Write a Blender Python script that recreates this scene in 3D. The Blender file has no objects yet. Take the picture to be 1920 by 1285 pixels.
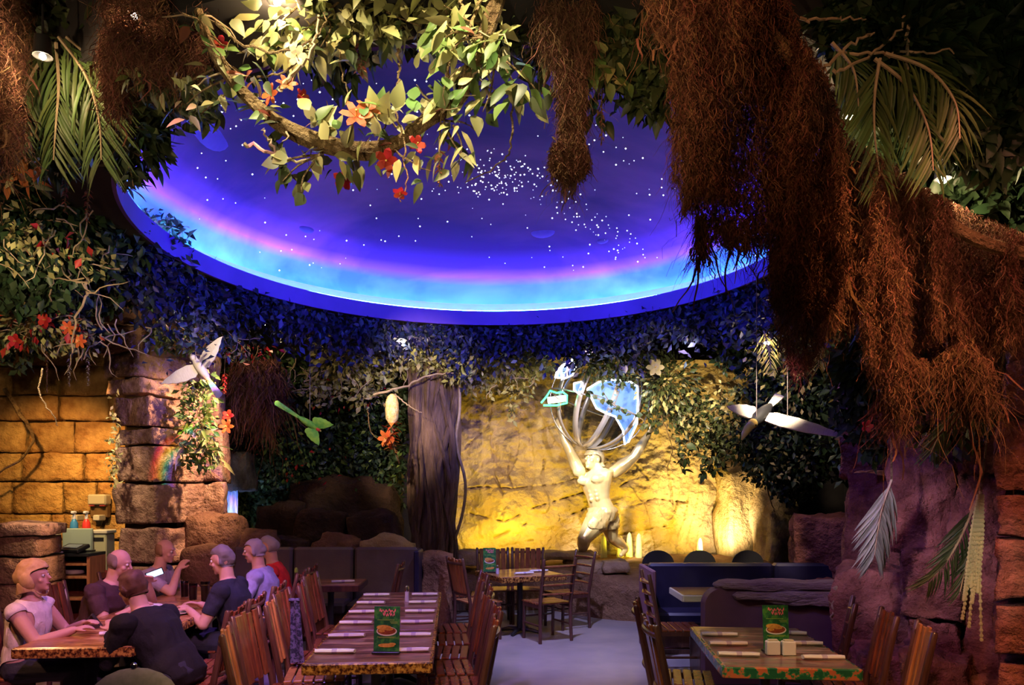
import bpy, bmesh, math, random
import numpy as np
from mathutils import Vector, Matrix

# ------------------------------------------------------------------ camera, world, exposure
SC = bpy.context.scene
COL = SC.collection
F, HOR, H = 1400.0, 920.0, 1.8          # focal length in px of the 1920 wide frame, horizon row, eye height


def P(px, py, Y):
    """point at depth Y metres in front of the camera that shows at (px, py)"""
    return Vector(((px - 960.0) / F * Y, Y, H + (HOR - py) / F * Y))


def PX(px, Y):
    return (px - 960.0) / F * Y


def PZ(py, Y):
    return H + (HOR - py) / F * Y


cam_d = bpy.data.cameras.new('camera')
cam = bpy.data.objects.new('camera', cam_d)
COL.objects.link(cam)
cam.location = (0, 0, H)
cam.rotation_euler = (math.pi / 2, 0, 0)
cam_d.sensor_width = 36.0
cam_d.lens = 36.0 * F / 1920.0
cam_d.shift_y = (HOR - 642.5) / 1920.0
cam_d.clip_start = 0.05
SC.camera = cam

W = bpy.data.worlds.new('world')
SC.world = W
W.use_nodes = True
W.node_tree.nodes['Background'].inputs[0].default_value = (0.010, 0.006, 0.020, 1)
W.node_tree.nodes['Background'].inputs[1].default_value = 1.0

SC.view_settings.view_transform = 'Standard'
SC.view_settings.look = 'None'
SC.view_settings.exposure = 0.25
SC.view_settings.gamma = 1.0
SC.view_settings.use_curve_mapping = False
try:
    SC.cycles.use_denoising = True
    SC.cycles.max_bounces = 4
    SC.cycles.diffuse_bounces = 1
    SC.cycles.glossy_bounces = 1
    SC.cycles.transmission_bounces = 3
    SC.cycles.transparent_max_bounces = 6
    SC.cycles.caustics_reflective = False
    SC.cycles.caustics_refractive = False
    SC.cycles.sample_clamp_indirect = 4.0
    SC.cycles.use_light_tree = True
    SC.cycles.adaptive_threshold = 0.07
except Exception:
    pass


def spot(name, loc, target, power, color, angle=50, blend=0.6, size=0.06):
    d = bpy.data.lights.new(name, 'SPOT')
    d.energy = power
    d.color = color
    d.spot_size = math.radians(angle)
    d.spot_blend = blend
    d.shadow_soft_size = size
    o = bpy.data.objects.new(name, d)
    COL.objects.link(o)
    o.location = loc
    o.rotation_euler = (Vector(target) - Vector(loc)).to_track_quat('-Z', 'Y').to_euler()
    return o


def bulb_light(name, loc, power, color, size=0.04, parent=None):
    d = bpy.data.lights.new(name, 'POINT')
    d.energy = power
    d.color = color
    d.shadow_soft_size = size
    o = bpy.data.objects.new(name, d)
    COL.objects.link(o)
    o.location = loc
    if parent:
        o.parent = parent
    return o


WARM = (1.0, 0.70, 0.36)
GOLD = (1.0, 0.72, 0.14)
PURPLE = (0.42, 0.20, 1.0)
BLUE = (0.10, 0.10, 1.0)
# yellow floods standing in the planter in front of the rock wall, warm spots above it
for i, (px, e) in enumerate(((905, 95), (1010, 60), (1180, 90), (1300, 110))):
    spot('planter_flood', (PX(px, 12.45), 12.35, 0.72), (PX(px, 13.2), 13.3, 1.7), e, (1.0, 0.74, 0.03), 125, 0.8)
for X, e in ((0.2, 460), (1.7, 320), (3.4, 380)):
    spot('rock_spot', (X * 0.58, 8.7, 3.65), (X * 1.02, 13.3, 1.9), e, (1.0, 0.76, 0.46), 48, 0.8)
spot('pool_flood', (PX(1345, 12.3), 12.2, 0.72), (PX(1345, 13.3), 13.4, 2.0), 220, (1.0, 0.78, 0.42), 110, 0.8)
spot('statue_spot', (0.5, 9.2, 3.9), (1.38, 12.0, 1.6), 1300, (1.0, 0.84, 0.56), 22, 0.6)
spot('statue_spot', (1.9, 8.6, 3.2), (1.45, 12.0, 3.0), 380, (0.85, 0.88, 1.0), 26, 0.6)
# warm washes on the block wall and the pillar
spot('block_wall_spot', (-6.3, 8.9, 3.5), (-6.4, 10.6, 1.6), 130, (1.0, 0.54, 0.17), 80, 0.8)
spot('block_wall_spot', (-5.2, 8.6, 3.5), (-5.5, 10.6, 1.5), 260, (1.0, 0.56, 0.18), 60, 0.8)
spot('pillar_spot', (-2.5, 8.75, 3.5), (-4.2, 9.3, 2.2), 650, (1.0, 0.62, 0.36), 62, 0.7)
spot('counter_spot', (-4.9, 7.6, 3.7), (-5.1, 9.4, 0.9), 210, (1.0, 0.80, 0.50), 45, 0.7)
# unseen purple spots over the tables, with fills for diners and rocks
spot('purple_wash', (-1.3, 4.2, 4.2), (-0.9, 6.0, 0.6), 270, PURPLE, 66, 0.8)
spot('purple_wash', (-2.2, 5.2, 4.2), (-2.7, 6.2, 0.7), 300, (0.55, 0.22, 1.0), 46, 0.8)
spot('purple_wash', (1.1, 4.0, 4.2), (1.6, 5.2, 0.6), 190, PURPLE, 50, 0.8)
spot('floor_wash', (0.4, 7.2, 4.2), (0.6, 8.9, 0.0), 520, (0.50, 0.46, 1.0), 62, 0.9)
spot('rock_wall_wash', (0.9, 3.6, 2.6), (3.4, 5.6, 0.9), 55, (0.95, 0.28, 0.42), 44, 0.9)
spot('rock_wall_wash', (0.8, 4.4, 3.4), (3.1, 6.5, 1.2), 80, (0.18, 0.09, 1.0), 44, 0.9)
spot('palm_fill', (1.2, 2.0, 3.0), P(1700, 200, 3.5), 7, (1.0, 0.8, 0.45), 50, 0.9)  # added fill for the upper right palms, no lamp there
spot('rock_wall_wash', (1.9, 2.6, 3.9), (3.3, 5.0, 1.0), 60, (1.0, 0.32, 0.22), 70, 0.8)
spot('people_warm', (-4.4, 4.3, 3.4), (-3.1, 6.0, 0.9), 170, (1.0, 0.42, 0.18), 70, 0.8)
spot('people_pink_fill', (-1.0, 2.4, 3.9), (-3.0, 5.8, 1.0), 450, (1.0, 0.36, 0.62), 46, 0.8)  # added pink fill for the diners' faces, no lamp there
spot('table_warm', (-0.3, 2.2, 3.9), (-0.7, 5.0, 0.6), 230, (1.0, 0.42, 0.16), 50, 0.8)
spot('table_warm', (1.6, 2.2, 3.9), (2.2, 4.8, 0.7), 260, (1.0, 0.45, 0.16), 50, 0.8)
# unseen warm spots on the foliage overhead, with added fills
spot('foliage_key', (-1.2, 1.3, 2.5), (-0.9, 3.5, 3.5), 62, (1.0, 0.78, 0.44), 62, 0.8)
spot('foliage_top', (-1.15, 2.75, 4.3), (-0.85, 3.5, 3.3), 120, (1.0, 0.86, 0.52), 75, 0.8, 0.03)
spot('foliage_top', (-0.2, 2.8, 4.4), (-0.25, 3.5, 3.4), 110, (1.0, 0.86, 0.50), 75, 0.8, 0.03)
spot('foliage_key', (0.1, 1.6, 2.9), (0.2, 3.5, 3.7), 30, (1.0, 0.80, 0.42), 60, 0.8)
spot('foliage_key', (-2.6, 2.2, 3.0), (-2.4, 4.2, 3.5), 60, (1.0, 0.66, 0.36), 70, 0.8)
spot('moss_edge_fill', (-0.3, 2.3, 3.5), P(1290, 180, 3.2), 40, (1.0, 0.55, 0.22), 50, 0.9)  # unseen warm spot added for the moss curtain's left edge
spot('moss_wash', (0.5, 1.8, 3.9), (1.2, 4.0, 3.4), 34, (1.0, 0.44, 0.20), 70, 0.9)
spot('moss_wash', (2.6, 2.0, 2.6), (2.2, 4.0, 2.9), 26, (1.0, 0.42, 0.20), 70, 0.9)
spot('garland_spot', (-1.0, 7.8, 3.5), (-1.3, 10.8, 3.35), 230, (1.0, 0.80, 0.52), 46, 0.8)
spot('garland_spot', (1.8, 7.6, 3.4), (1.9, 10.9, 3.2), 170, (1.0, 0.78, 0.46), 44, 0.8)
spot('garland_spot', (-3.2, 4.4, 2.9), (-4.4, 7.0, 3.3), 150, (1.0, 0.72, 0.40), 64, 0.8)
spot('frond_fill', (0.9, 3.6, 2.4), P(1645, 980, 5.4), 150, (0.75, 0.70, 1.0), 26, 0.8)  # added fills that brighten the hanging fronds and bead rope
spot('frond_fill', (1.3, 3.0, 2.0), P(1826, 1040, 4.45), 60, (0.9, 0.85, 0.7), 18, 0.8)
spot('flower_spot', (-2.2, 8.3, 3.6), (-1.7, 10.6, 2.6), 300, (1.0, 0.75, 0.45), 30, 0.7)
spot('bird_fill', (2.4, 6.2, 3.6), (2.5, 7.2, 2.6), 420, (1.0, 0.80, 0.58), 26, 0.7)  # unseen fill spots added to brighten the bird ornaments
spot('bird_fill', (-2.6, 6.8, 3.6), (-3.6, 8.6, 3.2), 110, (1.0, 0.78, 0.56), 34, 0.7)
spot('bird_fill', (-1.6, 7.2, 3.7), (-2.6, 9.6, 2.7), 120, (1.0, 0.85, 0.6), 22, 0.7)
spot('right_blue_wash', (2.6, 7.0, 4.1), (4.2, 9.0, 2.2), 60, (0.14, 0.12, 1.0), 90, 0.9)
spot('rim_blue_fill', (2.2, 5.0, 4.0), (-3.3, 8.4, 4.25), 1400, (0.06, 0.04, 1.0), 40, 0.8)  # blue spots added to tint the rim ivy, no lamps there
spot('rim_blue_fill', (1.8, 4.6, 4.0), (-0.6, 10.6, 4.15), 1000, (0.06, 0.04, 1.0), 40, 0.8)
spot('rim_blue_fill', (-2.4, 5.4, 4.0), (2.6, 9.4, 4.3), 900, (0.06, 0.04, 1.0), 34, 0.8)
spot('tree_blue', (0.1, 9.5, 3.9), (-0.9, 11.0, 2.6), 40, (0.45, 0.5, 1.0), 40, 0.9)


# ------------------------------------------------------------------ helpers
RNG = np.random.default_rng(7)


def hash3(ix, iy, iz, seed):
    n = (ix.astype(np.int64) * 374761393 + iy.astype(np.int64) * 668265263 + iz.astype(np.int64) * 2147483647 + seed * 974634777)
    n = (n ^ (n >> 13)) * 1274126177
    n = n ^ (n >> 16)
    return (n & 0xffff).astype(np.float64) / 65535.0


def vnoise(p, seed=0):
    p = np.asarray(p, float)
    i = np.floor(p)
    f = p - i
    f = f * f * (3 - 2 * f)
    i = i.astype(np.int64)
    r = 0
    for dx in (0, 1):
        for dy in (0, 1):
            for dz in (0, 1):
                w = (f[..., 0] if dx else 1 - f[..., 0]) * (f[..., 1] if dy else 1 - f[..., 1]) * (f[..., 2] if dz else 1 - f[..., 2])
                r = r + w * hash3(i[..., 0] + dx, i[..., 1] + dy, i[..., 2] + dz, seed)
    return r * 2 - 1


def fbm(p, seed=0, octaves=4, gain=0.5):
    p = np.asarray(p, float)
    a, s, r = 1.0, 1.0, 0
    for k in range(octaves):
        r = r + a * vnoise(p * s + 17.3 * k, seed + k)
        a *= gain
        s *= 2.03
    return r


def link(o, parent=None):
    COL.objects.link(o)
    if parent is not None:
        o.parent = parent
    return o


def mesh_obj(name, verts, faces, mat=None, parent=None, smooth=False, loc=None):
    me = bpy.data.meshes.new(name)
    if isinstance(verts, np.ndarray):
        verts = verts.tolist()
    if isinstance(faces, np.ndarray):
        faces = faces.tolist()
    me.from_pydata(verts, [], faces)
    if smooth:
        me.polygons.foreach_set('use_smooth', np.ones(len(me.polygons), dtype=bool))
    me.update()
    if mat is not None:
        me.materials.append(mat)
    o = bpy.data.objects.new(name, me)
    if loc is not None:
        o.location = loc
    return link(o, parent)


def big_mesh(name, V, Fq, mat, parent=None, smooth=False):
    """fast mesh from numpy arrays, all faces of one size"""
    me = bpy.data.meshes.new(name)
    V = np.ascontiguousarray(V, np.float32)
    Fq = np.ascontiguousarray(Fq, np.int32)
    k = Fq.shape[1]
    me.vertices.add(len(V))
    me.vertices.foreach_set('co', V.ravel())
    me.loops.add(Fq.size)
    me.loops.foreach_set('vertex_index', Fq.ravel())
    me.polygons.add(len(Fq))
    me.polygons.foreach_set('loop_start', np.arange(0, Fq.size, k, dtype=np.int32))
    me.polygons.foreach_set('loop_total', np.full(len(Fq), k, np.int32))
    if smooth:
        me.polygons.foreach_set('use_smooth', np.ones(len(Fq), dtype=bool))
    me.update(calc_edges=True)
    if mat is not None:
        me.materials.append(mat)
    return link(bpy.data.objects.new(name, me), parent)


def put(name, me, parent=None, loc=(0, 0, 0), rot=None, scale=None, mtx=None):
    """a further object on shared mesh data"""
    o = bpy.data.objects.new(name, me)
    if mtx is not None:
        o.matrix_local = mtx
    else:
        o.location = loc
        if rot is not None:
            o.rotation_euler = rot
        if scale is not None:
            o.scale = scale if hasattr(scale, '__len__') else (scale,) * 3
    return link(o, parent)


def tag(o, label=None, cat=None, group=None, kind=None):
    if label:
        o['label'] = label
    if cat:
        o['category'] = cat
    if group:
        o['group'] = group
    if kind:
        o['kind'] = kind
    return o


def empty(name, loc=(0, 0, 0), rz=0.0, label=None, cat=None, group=None, kind=None):
    o = bpy.data.objects.new(name, None)
    o.empty_display_size = 0.1
    o.location = loc
    o.rotation_euler = (0, 0, rz)
    link(o)
    return tag(o, label, cat, group, kind)


def copy_tree(o, parent=None):
    c = o.copy()
    link(c)
    c.parent = parent
    for ch in list(o.children):
        copy_tree(ch, c)
    return c


class MB:
    def __init__(self):
        self.v, self.f = [], []

    def add(self, verts, faces):
        b = len(self.v)
        self.v += [tuple(p) for p in verts]
        self.f += [tuple(i + b for i in f) for f in faces]
        return self

    def box(self, c, s, bev=0.004, rot=None):
        x, y, z = (k / 2 for k in s)
        b = min(bev, x * 0.45, y * 0.45, z * 0.45)
        vs = []
        for sx in (-1, 1):
            for sy in (-1, 1):
                for sz in (-1, 1):
                    vs += [(sx * x, sy * (y - b), sz * (z - b)), (sx * (x - b), sy * y, sz * (z - b)), (sx * (x - b), sy * (y - b), sz * z)]
        fs = []

        def idx(sx, sy, sz, k):
            return ((sx > 0) * 4 + (sy > 0) * 2 + (sz > 0)) * 3 + k
        for s_ in (-1, 1):
            q = [idx(s_, -1, -1, 0), idx(s_, 1, -1, 0), idx(s_, 1, 1, 0), idx(s_, -1, 1, 0)]
            fs.append(q if s_ > 0 else q[::-1])
            q = [idx(-1, s_, -1, 1), idx(1, s_, -1, 1), idx(1, s_, 1, 1), idx(-1, s_, 1, 1)]
            fs.append(q if s_ < 0 else q[::-1])
            q = [idx(-1, -1, s_, 2), idx(1, -1, s_, 2), idx(1, 1, s_, 2), idx(-1, 1, s_, 2)]
            fs.append(q if s_ > 0 else q[::-1])
        for a in (-1, 1):
            for b2 in (-1, 1):
                fs.append([idx(a, b2, -1, 0), idx(a, b2, 1, 0), idx(a, b2, 1, 1), idx(a, b2, -1, 1)])
                fs.append([idx(a, -1, b2, 0), idx(a, 1, b2, 0), idx(a, 1, b2, 2), idx(a, -1, b2, 2)])
                fs.append([idx(-1, a, b2, 1), idx(1, a, b2, 1), idx(1, a, b2, 2), idx(-1, a, b2, 2)])
                for c2 in (-1, 1):
                    fs.append([idx(a, b2, c2, 0), idx(a, b2, c2, 1), idx(a, b2, c2, 2)])
        R = rot if rot is not None else Matrix.Identity(3)
        c = Vector(c)
        return self.add([R @ Vector(p) + c for p in vs], fs)

    def tube(self, pts, rad, n=8, caps=True, ell=None):
        pts = [Vector(p) for p in pts]
        m = len(pts)
        if not hasattr(rad, '__len__'):
            rad = [rad] * m
        vs, fs = [], []
        up = Vector((0, 0, 1))
        t0 = (pts[1] - pts[0]).normalized()
        if abs(t0.z) > 0.9:
            up = Vector((1, 0, 0))
        nrm = (up - t0 * up.dot(t0)).normalized()
        for i, p in enumerate(pts):
            t = (pts[min(i + 1, m - 1)] - pts[max(i - 1, 0)]).normalized()
            nrm = (nrm - t * nrm.dot(t))
            nrm = nrm.normalized() if nrm.length > 1e-6 else t.orthogonal().normalized()
            b = t.cross(nrm)
            for k in range(n):
                a = 2 * math.pi * k / n
                e = ell if ell else 1.0
                vs.append(p + (nrm * math.cos(a) + b * math.sin(a) * e) * rad[i])
        for i in range(m - 1):
            for k in range(n):
                fs.append((i * n + k, i * n + (k + 1) % n, (i + 1) * n + (k + 1) % n, (i + 1) * n + k))
        if caps:
            fs.append(tuple(range(n - 1, -1, -1)))
            fs.append(tuple((m - 1) * n + k for k in range(n)))
        return self.add(vs, fs)

    def lathe(self, prof, n=16, c=(0, 0, 0), sx=1.0, sy=1.0):
        vs, fs = [], []
        for r, z in prof:
            for k in range(n):
                a = 2 * math.pi * k / n
                vs.append((c[0] + r * sx * math.cos(a), c[1] + r * sy * math.sin(a), c[2] + z))
        for i in range(len(prof) - 1):
            for k in range(n):
                fs.append((i * n + k, i * n + (k + 1) % n, (i + 1) * n + (k + 1) % n, (i + 1) * n + k))
        fs.append(tuple(range(n - 1, -1, -1)))
        fs.append(tuple((len(prof) - 1) * n + k for k in range(n)))
        return self.add(vs, fs)

    def ball(self, c, r, n=10, m=6, R=None):
        if not hasattr(r, '__len__'):
            r = (r, r, r)
        vs, fs = [(0, 0, -1)], []
        for i in range(1, m):
            th = math.pi * i / m - math.pi / 2
            for k in range(n):
                a = 2 * math.pi * k / n
                vs.append((math.cos(th) * math.cos(a), math.cos(th) * math.sin(a), math.sin(th)))
        vs.append((0, 0, 1))
        for k in range(n):
            fs.append((0, 1 + (k + 1) % n, 1 + k))
            fs.append((len(vs) - 1, 1 + (m - 2) * n + k, 1 + (m - 2) * n + (k + 1) % n))
        for i in range(m - 2):
            for k in range(n):
                fs.append((1 + i * n + k, 1 + i * n + (k + 1) % n, 1 + (i + 1) * n + (k + 1) % n, 1 + (i + 1) * n + k))
        R = R if R is not None else Matrix.Identity(3)
        c = Vector(c)
        return self.add([R @ Vector((p[0] * r[0], p[1] * r[1], p[2] * r[2])) + c for p in vs], fs)

    def build(self, name, mat=None, parent=None, smooth=True, loc=None):
        o = mesh_obj(name, self.v, self.f, mat, parent, False, loc)
        if smooth:
            me = o.data
            me.polygons.foreach_set('use_smooth', np.ones(len(me.polygons), dtype=bool))
            try:
                me.set_sharp_from_angle(angle=math.radians(42))
            except Exception:
                pass
        return o


def spline(pts, n):
    """Catmull-Rom through pts, n points"""
    pts = [Vector(p) for p in pts]
    m = len(pts)
    out = []
    for i in range(n):
        u = i / (n - 1) * (m - 1)
        k = min(int(u), m - 2)
        t = u - k
        p0, p1, p2, p3 = pts[max(k - 1, 0)], pts[k], pts[k + 1], pts[min(k + 2, m - 1)]
        out.append(0.5 * ((2 * p1) + (p2 - p0) * t + (2 * p0 - 5 * p1 + 4 * p2 - p3) * t * t + (3 * p1 - p0 - 3 * p2 + p3) * t ** 3))
    return out


def lerp(a, b, t):
    return a + (b - a) * t


# ------------------------------------------------------------------ materials
MATS = {}


def mat(name, c1, c2=None, rough=0.6, metal=0.0, scale=6.0, bump=0.0, bscale=None, stretch=(1, 1, 1), vary=0.0, c3=None,
        emit=0.0, ecol=None, spec=0.4, detail=3.0, translucent=0.0, coords='Object', contrast=(0.35, 0.65), trans=0.0):
    if name in MATS:
        return MATS[name]
    m = bpy.data.materials.new(name)
    m.use_nodes = True
    nt = m.node_tree
    N, L = nt.nodes, nt.links
    b = N['Principled BSDF']
    out = N['Material Output']
    b.inputs['Roughness'].default_value = rough
    b.inputs['Metallic'].default_value = metal
    b.inputs['Specular IOR Level'].default_value = spec
    if trans:
        b.inputs['Transmission Weight'].default_value = trans
    b.inputs['Base Color'].default_value = (*c1, 1)
    col_sock = None
    if c2 is not None or bump:
        tc = N.new('ShaderNodeTexCoord')
        mp = N.new('ShaderNodeMapping')
        mp.inputs['Scale'].default_value = stretch
        L.new(tc.outputs[coords], mp.inputs[0])
    if c2 is not None:
        no = N.new('ShaderNodeTexNoise')
        no.inputs['Scale'].default_value = scale
        no.inputs['Detail'].default_value = detail
        no.inputs['Roughness'].default_value = 0.62
        L.new(mp.outputs[0], no.inputs[0])
        cr = N.new('ShaderNodeValToRGB')
        cr.color_ramp.elements[0].position = contrast[0]
        cr.color_ramp.elements[0].color = (*c1, 1)
        cr.color_ramp.elements[1].position = contrast[1]
        cr.color_ramp.elements[1].color = (*c2, 1)
        if c3 is not None:
            e = cr.color_ramp.elements.new(0.5 * (contrast[0] + contrast[1]))
            e.color = (*c3, 1)
        L.new(no.outputs[0], cr.inputs[0])
        col_sock = cr.outputs[0]
    if vary:
        oi = N.new('ShaderNodeObjectInfo')
        ge = N.new('ShaderNodeNewGeometry')
        ad = N.new('ShaderNodeMath')
        ad.operation = 'ADD'
        L.new(oi.outputs['Random'], ad.inputs[0])
        L.new(ge.outputs['Random Per Island'], ad.inputs[1])
        fr = N.new('ShaderNodeMath')
        fr.operation = 'FRACT'
        L.new(ad.outputs[0], fr.inputs[0])
        mr = N.new('ShaderNodeMapRange')
        mr.inputs[3].default_value = 1 - vary
        mr.inputs[4].default_value = 1 + vary
        L.new(fr.outputs[0], mr.inputs[0])
        hs = N.new('ShaderNodeHueSaturation')
        hs.inputs['Color'].default_value = (*c1, 1)
        mh = N.new('ShaderNodeMapRange')
        mh.inputs[3].default_value = 0.5 - vary * 0.07
        mh.inputs[4].default_value = 0.5 + vary * 0.05
        mul = N.new('ShaderNodeMath')
        mul.operation = 'MULTIPLY'
        mul.inputs[1].default_value = 7.31
        L.new(fr.outputs[0], mul.inputs[0])
        fr2 = N.new('ShaderNodeMath')
        fr2.operation = 'FRACT'
        L.new(mul.outputs[0], fr2.inputs[0])
        L.new(fr2.outputs[0], mh.inputs[0])
        L.new(mh.outputs[0], hs.inputs['Hue'])
        L.new(mr.outputs[0], hs.inputs['Value'])
        if col_sock:
            L.new(col_sock, hs.inputs['Color'])
        col_sock = hs.outputs[0]
    if col_sock:
        L.new(col_sock, b.inputs['Base Color'])
    if bump:
        nb = N.new('ShaderNodeTexNoise')
        nb.inputs['Scale'].default_value = bscale or scale * 3
        nb.inputs['Detail'].default_value = 4
        nb.inputs['Roughness'].default_value = 0.65
        L.new(mp.outputs[0], nb.inputs[0])
        bp = N.new('ShaderNodeBump')
        bp.inputs['Strength'].default_value = bump
        bp.inputs['Distance'].default_value = 0.07
        L.new(nb.outputs[0], bp.inputs['Height'])
        L.new(bp.outputs[0], b.inputs['Normal'])
    if emit:
        b.inputs['Emission Color'].default_value = (*(ecol or c1), 1)
        b.inputs['Emission Strength'].default_value = emit
    if translucent:
        tr = N.new('ShaderNodeBsdfTranslucent')
        tr.inputs['Color'].default_value = (*c1, 1)
        if col_sock:
            L.new(col_sock, tr.inputs['Color'])
        mx = N.new('ShaderNodeMixShader')
        mx.inputs[0].default_value = translucent
        L.new(b.outputs[0], mx.inputs[1])
        L.new(tr.outputs[0], mx.inputs[2])
        L.new(mx.outputs[0], out.inputs[0])
    MATS[name] = m
    return m


M_ROCK = mat('tan_rock', (0.40, 0.26, 0.12), (0.60, 0.44, 0.24), 0.85, scale=1.6, bump=0.9, bscale=9)
M_ROCKBROWN = mat('brown_rock', (0.17, 0.075, 0.045), (0.33, 0.16, 0.09), 0.85, scale=2.2, bump=1.0, bscale=10)
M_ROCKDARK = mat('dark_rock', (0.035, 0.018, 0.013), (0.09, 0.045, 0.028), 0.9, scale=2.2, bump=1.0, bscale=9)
M_ROCKRED = mat('red_rock', (0.16, 0.045, 0.036), (0.42, 0.15, 0.11), 0.85, scale=4.0, bump=1.0, bscale=11)
M_BLOCK = mat('ochre_block', (0.40, 0.19, 0.05), (0.72, 0.43, 0.14), 0.8, scale=4.0, bump=0.8, bscale=10, vary=0.10)
M_MORTAR = mat('dark_mortar', (0.10, 0.05, 0.02), (0.16, 0.08, 0.03), 0.9, scale=8)
M_PILLAR = mat('pillar_stone', (0.22, 0.10, 0.07), (0.50, 0.28, 0.19), 0.8, scale=5.0, bump=1.0, bscale=12, vary=0.10)
M_FLOOR = mat('stained_concrete', (0.30, 0.28, 0.30), (0.42, 0.38, 0.38), 0.38, scale=1.2, bump=0.06, bscale=5)
M_DARK = mat('black_ceiling', (0.02, 0.018, 0.02), (0.035, 0.03, 0.03), 0.9, scale=3)
M_SHELL = mat('dark_plaster', (0.03, 0.025, 0.03), (0.05, 0.04, 0.045), 0.9, scale=3)
# ------------------------------------------------------------------ room shell
def struct(o):
    o['kind'] = 'structure'
    return o


fl = MB().box((-0.8, 6.4, -0.05), (14.6, 16.4, 0.1)).build('floor', M_FLOOR, smooth=False)
struct(fl)
for nm, c, s in (('wall_back', (-0.8, 14.55, 2.9), (14.6, 0.1, 5.8)), ('wall_front', (-0.8, -1.75, 2.9), (14.6, 0.1, 5.8)),
                 ('wall_left', (-8.1, 6.4, 2.9), (0.1, 16.4, 5.8)), ('wall_right', (6.5, 6.4, 2.9), (0.1, 16.4, 5.8))):
    struct(MB().box(c, s).build(nm, M_SHELL, smooth=False))

DC = (-0.25, 7.0)
DA, DB = 3.02, 3.2
ZR = 4.25


def ell(t, off=0.0):
    return DC[0] + (DA + off) * math.cos(t), DC[1] + (DB + off) * math.sin(t)


# flat ceiling with the oval opening
n = 128
vs, fs = [], []
for k in range(n):
    t = 2 * math.pi * k / n
    x, y = ell(t, 0.03)
    dx, dy = math.cos(t), math.sin(t)
    s = min(((6.45 if dx > 0 else -8.05) - DC[0]) / dx if abs(dx) > 1e-9 else 1e9, ((14.5 if dy > 0 else -1.7) - DC[1]) / dy if abs(dy) > 1e-9 else 1e9)
    X, Y = DC[0] + dx * s, DC[1] + dy * s
    x, y = ell(t, 0.55)
    vs += [(x, y, 5.40), (X, Y, 5.40), (x, y, 5.48), (X, Y, 5.48)]
for k in range(n):
    a, b = 4 * k, 4 * ((k + 1) % n)
    fs += [(a, a + 1, b + 1, b), (a + 2, b + 2, b + 3, a + 3)]
struct(mesh_obj('ceiling', vs, fs, M_DARK))
struct(MB().box((-0.8, 6.4, 6.25), (14.6, 16.4, 0.1)).build('ceiling_slab', M_DARK, smooth=False))

# blue fascia ring and cove ledge
M_FASCIA = mat('blue_fascia', (0.12, 0.05, 0.45), (0.15, 0.06, 0.52), 0.6, scale=2)
M_COVE = mat('cove_blue', (0.16, 0.40, 0.72), None, 0.7)


def ring(name, prof, m, smooth=True):
    vs, fs = [], []
    n = 160
    k = len(prof)
    for i in range(n):
        t = 2 * math.pi * i / n
        for off, z in prof:
            vs.append((*ell(t, off), z))
    for i in range(n):
        for j in range(k - 1):
            a, b = i * k, ((i + 1) % n) * k
            fs.append((a + j, a + j + 1, b + j + 1, b + j))
    return mesh_obj(name, vs, fs, m, None, smooth)


o = struct(ring('trim_1', [(0.03, 4.06), (0.0, 4.06), (0.0, ZR)], M_FASCIA, False))
struct(ring('trim_2', [(0.03, 4.06), (0.50, 4.10), (0.56, 5.42)], M_DARK, False))
dome = empty('ceiling_dome', (0, 0, 0), label='oval domed ceiling painted as a starry violet night sky', cat='dome ceiling', kind='structure')
o = ring('cove_ledge', [(0.0, ZR), (0.34, ZR), (0.36, ZR + 0.04), (0.36, ZR + 0.17), (0.34, ZR + 0.18)], M_COVE, False)
o.parent = dome


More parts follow.
